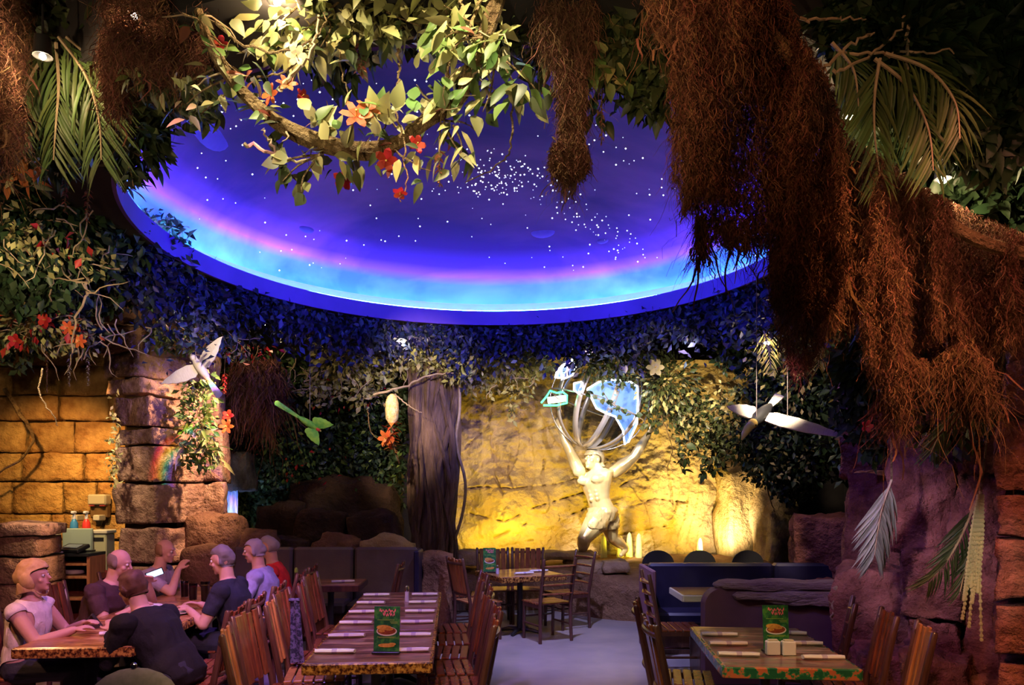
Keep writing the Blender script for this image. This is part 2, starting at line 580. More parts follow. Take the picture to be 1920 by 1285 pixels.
def mural():
    m = bpy.data.materials.new('night_sky_mural_glow')
    m.use_nodes = True
    N, L = m.node_tree.nodes, m.node_tree.links
    b = N['Principled BSDF']
    b.inputs['Roughness'].default_value = 0.75
    b.inputs['Specular IOR Level'].default_value = 0.1
    tc = N.new('ShaderNodeTexCoord')
    sp = N.new('ShaderNodeSeparateXYZ')
    L.new(tc.outputs['Object'], sp.inputs[0])
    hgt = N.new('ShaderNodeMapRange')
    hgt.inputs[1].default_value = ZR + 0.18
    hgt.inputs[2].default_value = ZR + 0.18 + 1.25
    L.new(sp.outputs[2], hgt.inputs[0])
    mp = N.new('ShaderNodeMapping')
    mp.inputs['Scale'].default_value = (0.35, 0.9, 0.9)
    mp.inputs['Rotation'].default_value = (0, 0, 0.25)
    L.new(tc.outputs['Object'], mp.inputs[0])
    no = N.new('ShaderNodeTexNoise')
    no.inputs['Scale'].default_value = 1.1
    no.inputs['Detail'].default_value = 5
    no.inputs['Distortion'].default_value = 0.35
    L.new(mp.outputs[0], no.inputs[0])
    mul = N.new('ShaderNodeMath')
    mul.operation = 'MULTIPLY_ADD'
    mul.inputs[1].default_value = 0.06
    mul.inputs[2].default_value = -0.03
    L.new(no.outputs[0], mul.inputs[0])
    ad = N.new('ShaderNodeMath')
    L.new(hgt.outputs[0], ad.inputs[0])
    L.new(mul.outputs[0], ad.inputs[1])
    cr = N.new('ShaderNodeValToRGB')  # sky paint with the cove glow put in: cyan, pink, darker crown
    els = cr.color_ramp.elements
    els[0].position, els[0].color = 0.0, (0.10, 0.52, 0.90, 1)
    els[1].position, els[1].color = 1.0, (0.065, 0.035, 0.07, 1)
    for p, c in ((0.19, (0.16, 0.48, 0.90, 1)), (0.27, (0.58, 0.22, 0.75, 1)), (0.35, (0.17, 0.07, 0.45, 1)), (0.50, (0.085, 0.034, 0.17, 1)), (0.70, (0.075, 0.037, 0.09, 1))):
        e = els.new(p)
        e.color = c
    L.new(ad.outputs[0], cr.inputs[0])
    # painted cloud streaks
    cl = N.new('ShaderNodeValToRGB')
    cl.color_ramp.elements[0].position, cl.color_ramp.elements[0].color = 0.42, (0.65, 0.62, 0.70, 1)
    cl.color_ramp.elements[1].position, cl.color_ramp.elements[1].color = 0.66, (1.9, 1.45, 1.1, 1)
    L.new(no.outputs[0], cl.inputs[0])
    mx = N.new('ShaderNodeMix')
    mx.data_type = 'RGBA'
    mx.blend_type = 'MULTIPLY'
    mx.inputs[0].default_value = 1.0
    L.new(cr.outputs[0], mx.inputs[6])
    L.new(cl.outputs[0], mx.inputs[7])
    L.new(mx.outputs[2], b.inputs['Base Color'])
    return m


M_MURAL_GLOW = mural()
DH = 1.35


def dome_pt(t, u, inset=0.0):
    """t angle around, u 0 rim .. 1 top"""
    e = u * math.pi / 2
    return Vector((DC[0] + (DA + 0.34 - inset) * math.cos(e) * math.cos(t), DC[1] + (DB + 0.34 - inset) * math.cos(e) * math.sin(t),
                   ZR + 0.18 + (DH - inset) * math.sin(e)))


vs, fs = [], []
nu, nt_ = 24, 128
for j in range(nu):
    for i in range(nt_):
        vs.append(dome_pt(2 * math.pi * i / nt_, j / nu))
vs.append(dome_pt(0, 1))
for j in range(nu - 1):
    for i in range(nt_):
        i2 = (i + 1) % nt_
        fs.append((j * nt_ + i, j * nt_ + i2, (j + 1) * nt_ + i2, (j + 1) * nt_ + i))
for i in range(nt_):
    fs.append(((nu - 1) * nt_ + i, (nu - 1) * nt_ + (i + 1) % nt_, len(vs) - 1))
mesh_obj('painted_sky', vs, fs, M_MURAL_GLOW, dome, True)

# neon tubes lying in the cove
M_NEON = mat('cove_neon', (0.1, 0.3, 1), emit=92.0, ecol=(0.06, 0.34, 1.0))
M_NEON2 = mat('cove_neon_violet', (0.3, 0.1, 1), emit=56.0, ecol=(0.48, 0.04, 1.0))
for nm, off, z, m in (('neon_tube', 0.12, 4.275, M_NEON), ('neon_tube', 0.20, 4.275, M_NEON2)):
    pts = [(*ell(2 * math.pi * i / 120, off), z) for i in range(120)]
    vs, fs = [], []
    for i in range(120):
        p, q = Vector(pts[i]), Vector(pts[(i + 1) % 120]) - Vector(pts[i - 1])
        s = Vector((-q.y, q.x, 0)).normalized()
        for k in range(6):
            a = k * math.pi / 3
            vs.append(p + s * math.cos(a) * 0.012 + Vector((0, 0, math.sin(a) * 0.012)))
    for i in range(120):
        for k in range(6):
            fs.append((i * 6 + k, i * 6 + (k + 1) % 6, ((i + 1) % 120) * 6 + (k + 1) % 6, ((i + 1) % 120) * 6 + k))
    mesh_obj(nm, vs, fs, m, dome, True)


def ray_dome(px, py):
    """where the sight line of a star lies on the dome surface"""
    d = Vector(((px - 960) / F, 1.0, (HOR - py) / F))
    o = Vector((0, 0, H))
    c = Vector((DC[0], DC[1], ZR + 0.18))
    s = Vector((1 / (DA + 0.33), 1 / (DB + 0.33), 1 / (DH - 0.01)))
    D = Vector((d.x * s.x, d.y * s.y, d.z * s.z))
    O = Vector(((o.x - c.x) * s.x, (o.y - c.y) * s.y, (o.z - c.z) * s.z))
    A, B, C_ = D.dot(D), 2 * D.dot(O), O.dot(O) - 1
    q = B * B - 4 * A * C_
    if q < 0:
        return None
    t = (-B + math.sqrt(q)) / (2 * A)
    p = o + d * t
    return p if p.z > ZR + 0.22 else None


rr = random.Random(3)
M_STAR = mat('fibre_star', (1, 1, 1), emit=1.6, ecol=(0.80, 0.90, 1.0))
mb = MB()
spots_ = []
for k in range(150):
    spots_.append((rr.gauss(945, 60), rr.gauss(335, 24)))
for k in range(60):
    u = rr.random()
    spots_.append((lerp(1030, 1190, u) + rr.gauss(0, 22), lerp(370, 470, u) + rr.gauss(0, 18)))
for k in range(240):
    spots_.append((rr.uniform(330, 1420), rr.uniform(120, 510)))
for px, py in spots_:
    p = ray_dome(px, py)
    if p is None:
        continue
    r = rr.choice((0.006, 0.008, 0.010, 0.012))
    mb.add([p + Vector(d) * r for d in ((1, 0, 0), (-1, 0, 0), (0, 1, 0), (0, -1, 0), (0, 0, 1), (0, 0, -1))],
           [(0, 2, 4), (2, 1, 4), (1, 3, 4), (3, 0, 4), (2, 0, 5), (1, 2, 5), (3, 1, 5), (0, 3, 5)])
o = mb.build('star_lights', M_STAR, dome, smooth=False)
o['kind'] = 'stuff'
# painted planets: thin domed discs on the mural
M_PLANET = mat('painted_planet', (0.15, 0.09, 0.34), (0.10, 0.06, 0.25), 0.8, scale=3)
for px, py, r, tilt in ((395, 235, 0.42, 0.3), (1018, 436, 0.16, 0.1), (575, 430, 0.10, 0.2), (1130, 452, 0.08, 0.0)):
    p = ray_dome(px, py)
    if p:
        c = Vector((DC[0], DC[1], ZR - 0.6))
        R = (c - p).to_track_quat('Z', 'Y').to_matrix()
        MB().ball(p, (r, r * 0.45, 0.012), 20, 6, R).build('painted_planet', M_PLANET, dome)


# ------------------------------------------------------------------ rock building
def rock_mesh(name, size, seed, n=6, amp=0.06, rnd=0.30, freq=1.6, power=None):
    """rounded, uneven boulder filling a box of the given size around the origin"""
    V, Fq = [], []
    for ax in range(3):
        for s in (-1, 1):
            b = len(V)
            for i in range(n + 1):
                for j in range(n + 1):
                    u, v = -1 + 2 * i / n, -1 + 2 * j / n
                    p = [0, 0, 0]
                    p[ax] = s
                    p[(ax + 1) % 3] = u
                    p[(ax + 2) % 3] = v
                    V.append(p)
            for i in range(n):
                for j in range(n):
                    q = (b + i * (n + 1) + j, b + (i + 1) * (n + 1) + j, b + (i + 1) * (n + 1) + j + 1, b + i * (n + 1) + j + 1)
                    Fq.append(q if s > 0 else q[::-1])
    V = np.array(V, float)
    L = np.linalg.norm(V, axis=1, keepdims=True)
    V2 = V * (1 - rnd) + V / L * 1.18 * rnd
    half = np.array(size) / 2
    Pw = V2 * half
    d = fbm(Pw * freq + seed * 13.7, seed, 4)[:, None]
    d2 = fbm(Pw * freq * 0.6 + 5 + seed * 7.1, seed + 50, 2)[:, None]
    cr_ = np.abs(fbm(Pw * freq * 1.4 + 3.3 + seed, seed + 90, 4, 0.6))[:, None]
    Pw = Pw + V / L * (d * amp + d2 * amp - (0.35 - cr_) * amp * 1.1)
    # weld the shared edges
    key = {}
    remap = []
    out = []
    for i, p in enumerate(V):
        k = tuple(np.round(p, 4))
        if k not in key:
            key[k] = len(out)
            out.append(Pw[i])
        remap.append(key[k])
    me = bpy.data.meshes.new(name)
    me.from_pydata([tuple(p) for p in out], [], [tuple(remap[i] for i in f) for f in Fq])
    me.polygons.foreach_set('use_smooth', np.ones(len(me.polygons), dtype=bool))
    me.update()
    return me


def rock(name, c, size, m, parent=None, seed=0, n=6, amp=0.05, rnd=0.3, rot=(0, 0, 0), freq=1.6):
    me = rock_mesh(name, size, seed, n, amp, rnd, freq)
    me.materials.append(m)
    return put(name, me, parent, c, rot)


def rock_px(name, x0, y0, x1, y1, Y, depth, m, parent=None, seed=0, amp=0.05, rnd=0.3, rz=0.0, n=6):
    a, b = P(x0, y1, Y), P(x1, y0, Y)
    c = Vector(((a.x + b.x) / 2, Y + depth / 2, (a.z + b.z) / 2))
    return rock(name, c, (b.x - a.x, depth, b.z - a.z), m, parent, seed, n, amp, rnd, (0, 0, rz))


# the golden rock face behind the statue: one sculpted face with carved cracks
Yw = 13.35
x0, x1, z0, z1 = PX(835, Yw), PX(1418, Yw), 0.35, 4.15
nx, nz = 360, 240
gx, gz = np.meshgrid(np.linspace(x0, x1, nx), np.linspace(z0, z1, nz), indexing='ij')
q = np.stack([gx, gz * 1.0, np.zeros_like(gx)], -1)
dep = fbm(q * 0.55 + 3, 11, 3) * 0.30 + fbm(q * np.array([2.2, 3.0, 1]) + 9, 21, 5, 0.58) * 0.07 + np.abs(fbm(q * np.array([3.0, 5.0, 1]) + 19, 61, 4)) * 0.05
# slabby steps
st = fbm(q * np.array([0.8, 0.5, 1]) + 31, 5, 2)
dep = dep + np.floor(st * 3.0) * 0.07
cracks = [[(874, 917), (906, 913), (963, 917), (1035, 910), (1095, 895)], [(881, 964), (945, 978), (974, 965)], [(988, 956), (1092, 924)],
          [(927, 1008), (988, 981)], [(940, 1026), (999, 1012)], [(1049, 974), (1099, 953)], [(920, 813), (927, 892), (942, 924), (943, 974)],
          [(956, 849), (952, 892), (963, 917)], [(1020, 863), (1017, 906)], [(1150, 1006), (1225, 992), (1275, 985)], [(1217, 967), (1225, 985)],
          [(1157, 913), (1178, 903)], [(981, 820), (1035, 799)], [(1180, 950), (1230, 935), (1290, 942)], [(1250, 860), (1270, 960)], [(1190, 870), (1215, 900)],
          [(870, 840), (915, 800), (925, 740)], [(1010, 810), (1050, 800)], [(890, 1040), (960, 1032), (1040, 1040)]]
cd = np.zeros_like(gx)
wob = np.abs(fbm(q * 6, 77, 3)) * 0.03
for line in cracks:
    for (ax, ay), (bx, by) in zip(line[:-1], line[1:]):
        A, B = P(ax, ay, Yw), P(bx, by, Yw)
        ux, uz = B.x - A.x, B.z - A.z
        t = np.clip(((gx - A.x) * ux + (gz - A.z) * uz) / (ux * ux + uz * uz), 0, 1)
        dist = np.hypot(gx - A.x - t * ux, gz - A.z - t * uz) + wob
        cd = np.maximum(cd, np.exp(-(dist / 0.020) ** 2))
yy = Yw + dep * 0.8 + cd * 0.12 + ((gx - (x0 + x1) / 2) / 2.6) ** 4 * 0.25
V = np.stack([gx, yy, gz], -1).reshape(-1, 3)
ii, jj = np.meshgrid(np.arange(nx - 1), np.arange(nz - 1), indexing='ij')
a = (ii * nz + jj).ravel()
Fq = np.stack([a, a + nz, a + nz + 1, a + 1], 1)
gold = big_mesh('wall_rock', V, Fq, M_ROCK, None, True)
struct(gold)

# the low planter wall under it, with its flat ledge
path = [(-1.1, 10.9), (-0.4, 11.2), (0.2, 11.25), (0.75, 11.0), (1.2, 10.55), (1.7, 10.2), (2.3, 10.05), (3.0, 10.1), (3.9, 10.3), (4.6, 10.5)]
pl = empty('planter', (0, 0, 0), label='low rock planter wall with a wide ledge under the golden rock face', cat='planter wall')
sp_ = spline([(x, y, 0) for x, y in path], 90)
vs = []
prof = [(0.0, 0.0), (-0.03, 0.12), (0.0, 0.26), (-0.04, 0.40), (0.0, 0.53), (0.06, 0.585), (0.3, 0.60), (0.9, 0.61), (1.7, 0.64), (2.9, 0.66)]
k = len(prof)
for i, p in enumerate(sp_):
    for off, z in prof:
        vs.append((p.x, min(p.y + off, 13.6), z))
vs = np.array(vs)
nn = fbm(vs * 1.7, 4, 4)
ledge = (vs[:, 2] > 0.56)
vs[:, 1] += np.where(ledge, 0, nn * 0.10)
vs[:, 2] += np.where(ledge, nn * 0.045, nn * 0.02 * (vs[:, 2] > 0.05))
fs = [(i * k + j, (i + 1) * k + j, (i + 1) * k + j + 1, i * k + j + 1) for i in range(len(sp_) - 1) for j in range(k - 1)]
mesh_obj('rock_wall', vs, fs, mat('planter_rock', (0.20, 0.10, 0.055), (0.38, 0.22, 0.12), 0.8, scale=2.0, bump=1.0, bscale=9), pl, True)
# boulders lying on the ledge in front of the statue
M_LEDGE = mat('ledge_rock', (0.40, 0.27, 0.16), (0.58, 0.42, 0.27), 0.8, scale=2, bump=0.8, bscale=9)
for i, (ax, ay, bx, by, Y, lab) in enumerate(((1130, 1052, 1185, 1078, 10.5, 'flat pale rock on the planter edge right of the far table'),
                                              (1085, 1058, 1140, 1082, 10.75, 'sloping pale rock slab on the planter edge behind the far table'),
                                              (845, 1033, 900, 1062, 11.0, 'tan rock on the ledge beside the tree trunk'),
                                              (990, 1036, 1120, 1052, 11.6, 'wide flat rock under the statue foot'))):
    o = rock_px('ledge_rock', ax, ay, bx, by, Y, 0.55, M_LEDGE, None, 40 + i, 0.04, 0.4, 0.0, 12)
    tag(o, lab, 'rock', 'rocks on the planter ledge')

# ------------------------------------------------------------------ ochre block wall, left
bw = MB().box((-6.4, 10.86, 1.9), (3.1, 0.2, 3.9)).build('wall_blocks', M_MORTAR, smooth=False)
struct(bw)
rows = [(478, 530), (532, 585), (587, 636), (638, 686), (688, 740), (742, 788), (790, 848), (850, 902), (904, 963), (965, 1012), (1014, 1070)]
splits = [(-60, 40, 140, 250), (-90, 10, 120, 250), (-60, 70, 175, 250), (-20, 90, 160, 250), (-60, 22, 110, 205, 250), (-40, 108, 203, 250), (-70, 50, 138, 225, 250),
          (-50, 40, 157, 250), (-80, 20, 118, 180, 250), (-30, 95, 118, 250), (-60, 60, 150, 250)]
Yb = 10.6
for r, ((ya, yb), sx) in enumerate(zip(rows, splits)):
    for j in range(len(sx) - 1):
        a, b = P(sx[j] + 2, yb, Yb), P(sx[j + 1] - 2, ya + 1, Yb)
        o = rock('block', ((a.x + b.x) / 2, Yb + 0.10 + 0.015 * ((r * 7 + j * 5) % 3), (a.z + b.z) / 2), (b.x - a.x, 0.22, b.z - a.z), M_BLOCK, bw, 100 + r * 9 + j, 9, 0.014, 0.04, freq=3.5)

# ------------------------------------------------------------------ left pillar of stone courses (corbels out towards the ceiling)
pil = empty('stone_pillar', (0, 0, 0), label='stone block pillar flaring out at the top beside the ochre wall', cat='pillar', kind='structure')
courses = [(515, 568, 168, 245), (570, 610, 185, 262), (612, 660, 190, 280), (662, 706, 204, 295), (708, 740, 206, 310), (742, 800, 222, 322), (802, 834, 228, 330),
           (836, 905, 226, 336), (907, 985, 226, 334), (987, 1060, 228, 336), (1062, 1140, 228, 338), (1142, 1200, 228, 338)]
for i, (ya, yb, xa, xb) in enumerate(courses):
    a, b = P(xa, yb - 1, 9.0), P(xb, ya + 1, 9.0)
    rock('block', ((a.x + b.x) / 2 - 0.03, 9.35, (a.z + b.z) / 2), ((b.x - a.x) * 0.92, 0.75, b.z - a.z), M_PILLAR, pil, 200 + i, 12, 0.028, 0.08, (0, 0, math.radians(-22)), 2.2)
core = MB().box((PX(280, 9.35), 9.4, 1.95), (0.42, 0.42, 3.9), rot=Matrix.Rotation(math.radians(-22), 3, 'Z')).build('core', M_MORTAR, pil, False)
# second pier behind it
pil2 = empty('stone_pier', (0, 0, 0), label='warm lit stone pier behind the pillar with plants on it', cat='pillar', kind='structure')
for i, (ya, yb, xa, xb) in enumerate([(540, 640, 300, 372), (642, 720, 318, 392), (722, 800, 330, 404), (802, 905, 336, 408), (907, 972, 338, 408), (974, 1060, 334, 412)]):
    a, b = P(xa, yb - 1, 9.7), P(xb, ya + 1, 9.7)
    rock('block', ((a.x + b.x) / 2, 9.95, (a.z + b.z) / 2), (b.x - a.x, 0.5, b.z - a.z), M_PILLAR, pil2, 230 + i, 11, 0.035, 0.12, (0, 0, 0.2), 2.0)
# boulders at its foot
for i, (ax, ay, bx, by, Y, lab) in enumerate(((335, 965, 430, 1045, 9.3, 'large brown boulder at the foot of the stone pillar'),
                                              (395, 1000, 500, 1050, 9.5, 'brown boulder between the pillar foot and the booth'),
                                              (330, 1030, 420, 1110, 8.9, 'rough reddish boulder behind the seated diners'))):
    tag(rock_px('boulder', ax, ay, bx, by, Y, 0.6, M_ROCKBROWN, None, 260 + i, 0.07, 0.45), lab, 'boulder', 'boulders by the stone pillar')
# low stone partition in front of the server station
lp = empty('wall_partition', (0, 0, 0), label='low red brown stone partition left of the service counter', cat='partition', kind='structure')
for i, (ya, yb) in enumerate(((985, 1003), (1004, 1046), (1047, 1095), (1096, 1150), (1151, 1210))):
    a, b = P(-60, yb - 1, 8.6), P(72 if i else 76, ya + 1, 8.6)
    rock('block', ((a.x + b.x) / 2, 8.85, (a.z + b.z) / 2), (b.x - a.x, 0.5, b.z - a.z), M_PILLAR if i == 0 else M_ROCKBROWN, lp, 270 + i, 12, 0.025, 0.08)

# ------------------------------------------------------------------ right rock wall of boulders
def face_camera(name, x0, y0, x1, y1, Y, depth, m, parent, seed, n, amp, rnd, freq=2.0):
    """boulder whose outer face looks into the room"""
    xm = (x0 + x1) / 2
    th = math.atan((xm - 960) / F)
    a, b = P(x0, y1, Y), P(x1, y0, Y)
    c = Vector((PX(xm, Y) + math.sin(th) * depth / 2, Y + math.cos(th) * depth / 2, (a.z + b.z) / 2))
    return rock(name, c, ((b.x - a.x) * math.cos(th) * 1.04, depth, b.z - a.z), m, parent, seed, n, amp, rnd, (0, 0, -th), freq)


rw = empty('wall_boulders', (0, 0, 0), label='tall wall of stacked red brown boulders along the right side', cat='rock wall', kind='structure')
BL = [(1560, 1065, 1700, 1240, 6.3), (1585, 880, 1700, 1075, 6.9), (1570, 700, 1690, 900, 7.4), (1480, 960, 1600, 1100, 8.6), (1500, 1090, 1600, 1200, 8.0),
      (1660, 690, 1780, 880, 6.0), (1670, 860, 1790, 1040, 5.9), (1770, 700, 1890, 900, 5.8), (1780, 880, 1900, 1060, 5.7), (1685, 1030, 1800, 1165, 5.7),
      (1790, 1040, 1910, 1180, 5.6), (1690, 1155, 1810, 1245, 5.6), (1800, 1170, 1920, 1290, 5.5), (1690, 1235, 1820, 1380, 5.4), (1600, 1220, 1710, 1400, 5.9),
      (1700, 520, 1850, 710, 6.2), (1800, 1275, 1960, 1420, 5.3), (1590, 540, 1720, 720, 7.6)]
for i, (ax, ay, bx, by, Y) in enumerate(BL):
    face_camera('boulder', ax + 5, ay + 5, bx - 5, by - 5, Y, 0.8, M_ROCKRED, rw, 300 + i, 18, 0.055, 0.14)
np_ = empty('stone_column', (0, 0, 0), label='rough red stone block column at the right edge', cat='pillar', kind='structure')
for i, (ya, yb, xa) in enumerate(((560, 668, 1895), (670, 775, 1880), (785, 920, 1868), (930, 1010, 1866), (1018, 1130, 1870), (1140, 1240, 1862), (1248, 1400, 1866))):
    face_camera('block', xa, ya, 2060, yb, 4.5, 0.5, M_ROCKRED, np_, 330 + i, 16, 0.035, 0.09, 2.6)

# rock doorway piers right of the golden face
for i, (ax, ay, bx, by, Y, lab) in enumerate(((1362, 880, 1425, 1075, 12.9, 'tan rock pier at the right end of the golden face'),
                                              (1440, 860, 1500, 1075, 12.0, 'shadowed tan rock pier beside the dark doorway'))):
    tag(rock_px('rock_pier', ax, ay, bx, by, Y, 0.6, M_ROCK, None, 350 + i, 0.08, 0.35, 0.2, 9), lab, 'rock pier', kind='structure')

# ------------------------------------------------------------------ dark rock ledge and boulders behind the left booth
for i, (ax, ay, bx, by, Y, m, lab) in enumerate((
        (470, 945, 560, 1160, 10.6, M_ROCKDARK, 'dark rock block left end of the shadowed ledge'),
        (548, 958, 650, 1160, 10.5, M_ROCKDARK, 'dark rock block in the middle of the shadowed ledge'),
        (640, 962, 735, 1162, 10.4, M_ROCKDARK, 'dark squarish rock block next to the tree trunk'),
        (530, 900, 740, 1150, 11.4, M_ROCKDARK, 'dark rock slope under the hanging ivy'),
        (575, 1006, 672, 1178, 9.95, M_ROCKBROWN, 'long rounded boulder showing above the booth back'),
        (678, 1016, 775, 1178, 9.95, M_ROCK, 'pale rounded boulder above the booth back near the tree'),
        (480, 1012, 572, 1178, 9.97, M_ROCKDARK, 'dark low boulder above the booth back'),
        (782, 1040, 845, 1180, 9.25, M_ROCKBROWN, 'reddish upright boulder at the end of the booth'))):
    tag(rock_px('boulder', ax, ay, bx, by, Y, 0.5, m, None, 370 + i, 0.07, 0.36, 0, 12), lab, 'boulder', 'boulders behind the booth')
# little waterfall between pier and ledge
wf = empty('waterfall', (0, 0, 0), label='small blue lit waterfall under a grey stone behind the pier', cat='waterfall')
a, b = P(404, 1155, 10.9), P(447, 914, 10.9)
gx, gz = np.meshgrid(np.linspace(a.x, b.x, 26), np.linspace(a.z, b.z, 16), indexing='ij')
yy = 10.9 + 0.03 * np.sin(gx * 70 + fbm(np.stack([gx * 9, gz * 2, gx * 0], -1), 3, 2) * 3)
V = np.stack([gx, yy, gz], -1).reshape(-1, 3)
ii, jj = np.meshgrid(np.arange(25), np.arange(15), indexing='ij')
q = (ii * 16 + jj).ravel()
M_WATER = mat('falling_water', (0.25, 0.40, 0.95), (0.75, 0.85, 1.0), 0.15, scale=7, stretch=(6, 1, 0.7), emit=0.0)
big_mesh('water_sheet', V, np.stack([q, q + 16, q + 17, q + 1], 1), M_WATER, wf, True)
spot('waterfall_light', (PX(430, 10.3), 10.3, 1.15), (PX(426, 10.9), 10.9, 1.5), 30, (0.30, 0.45, 1.0), 70, 0.6)
rock_px('spill_stone', 392, 846, 462, 921, 10.75, 0.5, mat('grey_rock', (0.07, 0.06, 0.055), (0.17, 0.15, 0.13), 0.85, scale=3, bump=0.8), wf, 390, 0.03, 0.12, 0.0, 10)

# ------------------------------------------------------------------ tree trunk wrapped in roots
M_BARK = mat('bark', (0.12, 0.07, 0.055), (0.26, 0.16, 0.12), 0.85, scale=5, stretch=(3, 3, 0.5), bump=0.8, bscale=14)
tr = empty('banyan_tree', (PX(812, 11.0), 11.0, 0), label='thick banyan trunk wrapped in twisting roots left of the golden rock', cat='tree')
R0 = random.Random(5)
mb = MB()
pts = [(0.02 * math.sin(z * 2), 0, z) for z in np.linspace(0, 4.0, 14)]
mb.tube(pts, [0.33 if z < 0.3 else 0.27 + 0.02 * math.sin(z * 3) for z in np.linspace(0, 4, 14)], 18)
mb.build('trunk', M_BARK, tr)
for i in range(30):
    a0 = R0.uniform(0, 2 * math.pi)
    pts, rad = [], []
    tw = R0.uniform(-0.5, 0.5)
    ph = R0.uniform(0, 6)
    for k in range(16):
        z = 4.0 - 4.0 * k / 15
        a_ = a0 + tw * k / 15 * 3 + 0.30 * math.sin(z * 2.2 + ph)
        rr_ = 0.30 + 0.055 * math.sin(z * 2.3 + ph) + (0.10 * max(0, 0.4 - z))
        pts.append((rr_ * math.cos(a_), rr_ * math.sin(a_), z))
        rad.append(R0.uniform(0.8, 1.15) * (0.034 + 0.020 * math.sin(ph)) + 0.010)
    MB().tube(pts, rad, 7).build('root', M_BARK, tr)
# long pale root hanging beside it
vt = spline([P(858, 640, 10.9), P(862, 760, 10.9), P(855, 830, 10.9), P(872, 900, 10.9), P(868, 960, 10.9), P(850, 1020, 10.9)], 24)
tag(MB().tube(vt, 0.022, 6).build('hanging_root', mat('pale_root', (0.34, 0.24, 0.17), (0.5, 0.38, 0.28), 0.8, scale=8)), 'pale crooked root hanging beside the banyan trunk', 'root')
# ------------------------------------------------------------------ furniture materials
M_WOOD = mat('red_brown_wood', (0.15, 0.042, 0.02), (0.27, 0.085, 0.038), 0.24, scale=5, stretch=(6, 6, 0.6), spec=0.5, vary=0.12)
M_WOODL = mat('orange_brown_wood', (0.40, 0.15, 0.055), (0.58, 0.25, 0.10), 0.35, scale=5, stretch=(6, 6, 0.6), spec=0.5, vary=0.12)
M_WOODD = mat('dark_wood', (0.07, 0.028, 0.022), (0.12, 0.05, 0.04), 0.28, scale=5, stretch=(6, 6, 0.6), spec=0.5)
M_IRON = mat('black_iron', (0.02, 0.02, 0.022), None, 0.45, spec=0.5)
M_LEATHER = mat('grey_brown_vinyl', (0.13, 0.10, 0.11), (0.17, 0.13, 0.14), 0.42, scale=3, bump=0.1, bscale=40)
M_LEATHERB = mat('dark_blue_vinyl', (0.014, 0.012, 0.04), (0.022, 0.018, 0.06), 0.40, scale=3)
M_PANEL = mat('plum_panel', (0.16, 0.07, 0.12), (0.20, 0.09, 0.14), 0.6, scale=3)
M_WHITE = mat('white_linen', (0.78, 0.76, 0.80), None, 0.8)
M_CREAM = mat('cream_plastic', (0.62, 0.58, 0.46), None, 0.5)
M_CHROME = mat('chrome', (0.8, 0.8, 0.82), None, 0.18, metal=1.0)
M_BLACKP = mat('black_plastic', (0.02, 0.02, 0.022), None, 0.35)
M_GLASS = mat('clear_glass', (0.95, 0.97, 1.0), None, 0.05, trans=1.0)


def streak_top(name, cols, sc):
    m = bpy.data.materials.new(name)
    m.use_nodes = True
    N, L = m.node_tree.nodes, m.node_tree.links
    b = N['Principled BSDF']
    b.inputs['Roughness'].default_value = 0.30
    b.inputs['Coat Weight'].default_value = 0.3
    b.inputs['Coat Roughness'].default_value = 0.15
    tc = N.new('ShaderNodeTexCoord')
    mp = N.new('ShaderNodeMapping')
    mp.inputs['Scale'].default_value = sc
    L.new(tc.outputs['Object'], mp.inputs[0])
    no = N.new('ShaderNodeTexNoise')
    no.inputs['Scale'].default_value = 1.0
    no.inputs['Detail'].default_value = 6
    no.inputs['Distortion'].default_value = 0.8
    L.new(mp.outputs[0], no.inputs[0])
    cr = N.new('ShaderNodeValToRGB')
    cr.color_ramp.elements[0].position, cr.color_ramp.elements[0].color = 0.38, (*cols[0], 1)
    cr.color_ramp.elements[1].position, cr.color_ramp.elements[1].color = 0.62, (*cols[-1], 1)
    for i, c in enumerate(cols[1:-1]):
        e = cr.color_ramp.elements.new(0.38 + 0.24 * (i + 1) / (len(cols) - 1))
        e.color = (*c, 1)
    L.new(no.outputs[0], cr.inputs[0])
    L.new(cr.outputs[0], b.inputs['Base Color'])
    return m


M_TOP = streak_top('animal_streak_laminate', [(0.06, 0.02, 0.02), (0.26, 0.10, 0.07), (0.13, 0.05, 0.05), (0.50, 0.28, 0.18)], (2.5, 22, 1))
M_TOPO = streak_top('tiger_laminate', [(0.10, 0.02, 0.01), (0.46, 0.20, 0.06), (0.20, 0.06, 0.02), (0.62, 0.34, 0.14)], (3.5, 16, 1))
M_TOPG = streak_top('tropical_laminate', [(0.10, 0.04, 0.05), (0.34, 0.12, 0.10), (0.12, 0.16, 0.08), (0.55, 0.34, 0.28)], (3.0, 16, 1))
M_EDGE = mat('leopard_edge', (0.05, 0.015, 0.01), (0.55, 0.30, 0.07), 0.25, scale=34, contrast=(0.42, 0.60), c3=(0.28, 0.12, 0.03), detail=3)
M_EDGEG = mat('leafy_edge', (0.02, 0.13, 0.06), (0.55, 0.16, 0.07), 0.25, scale=15, contrast=(0.47, 0.56), c3=(0.04, 0.24, 0.10), detail=3)


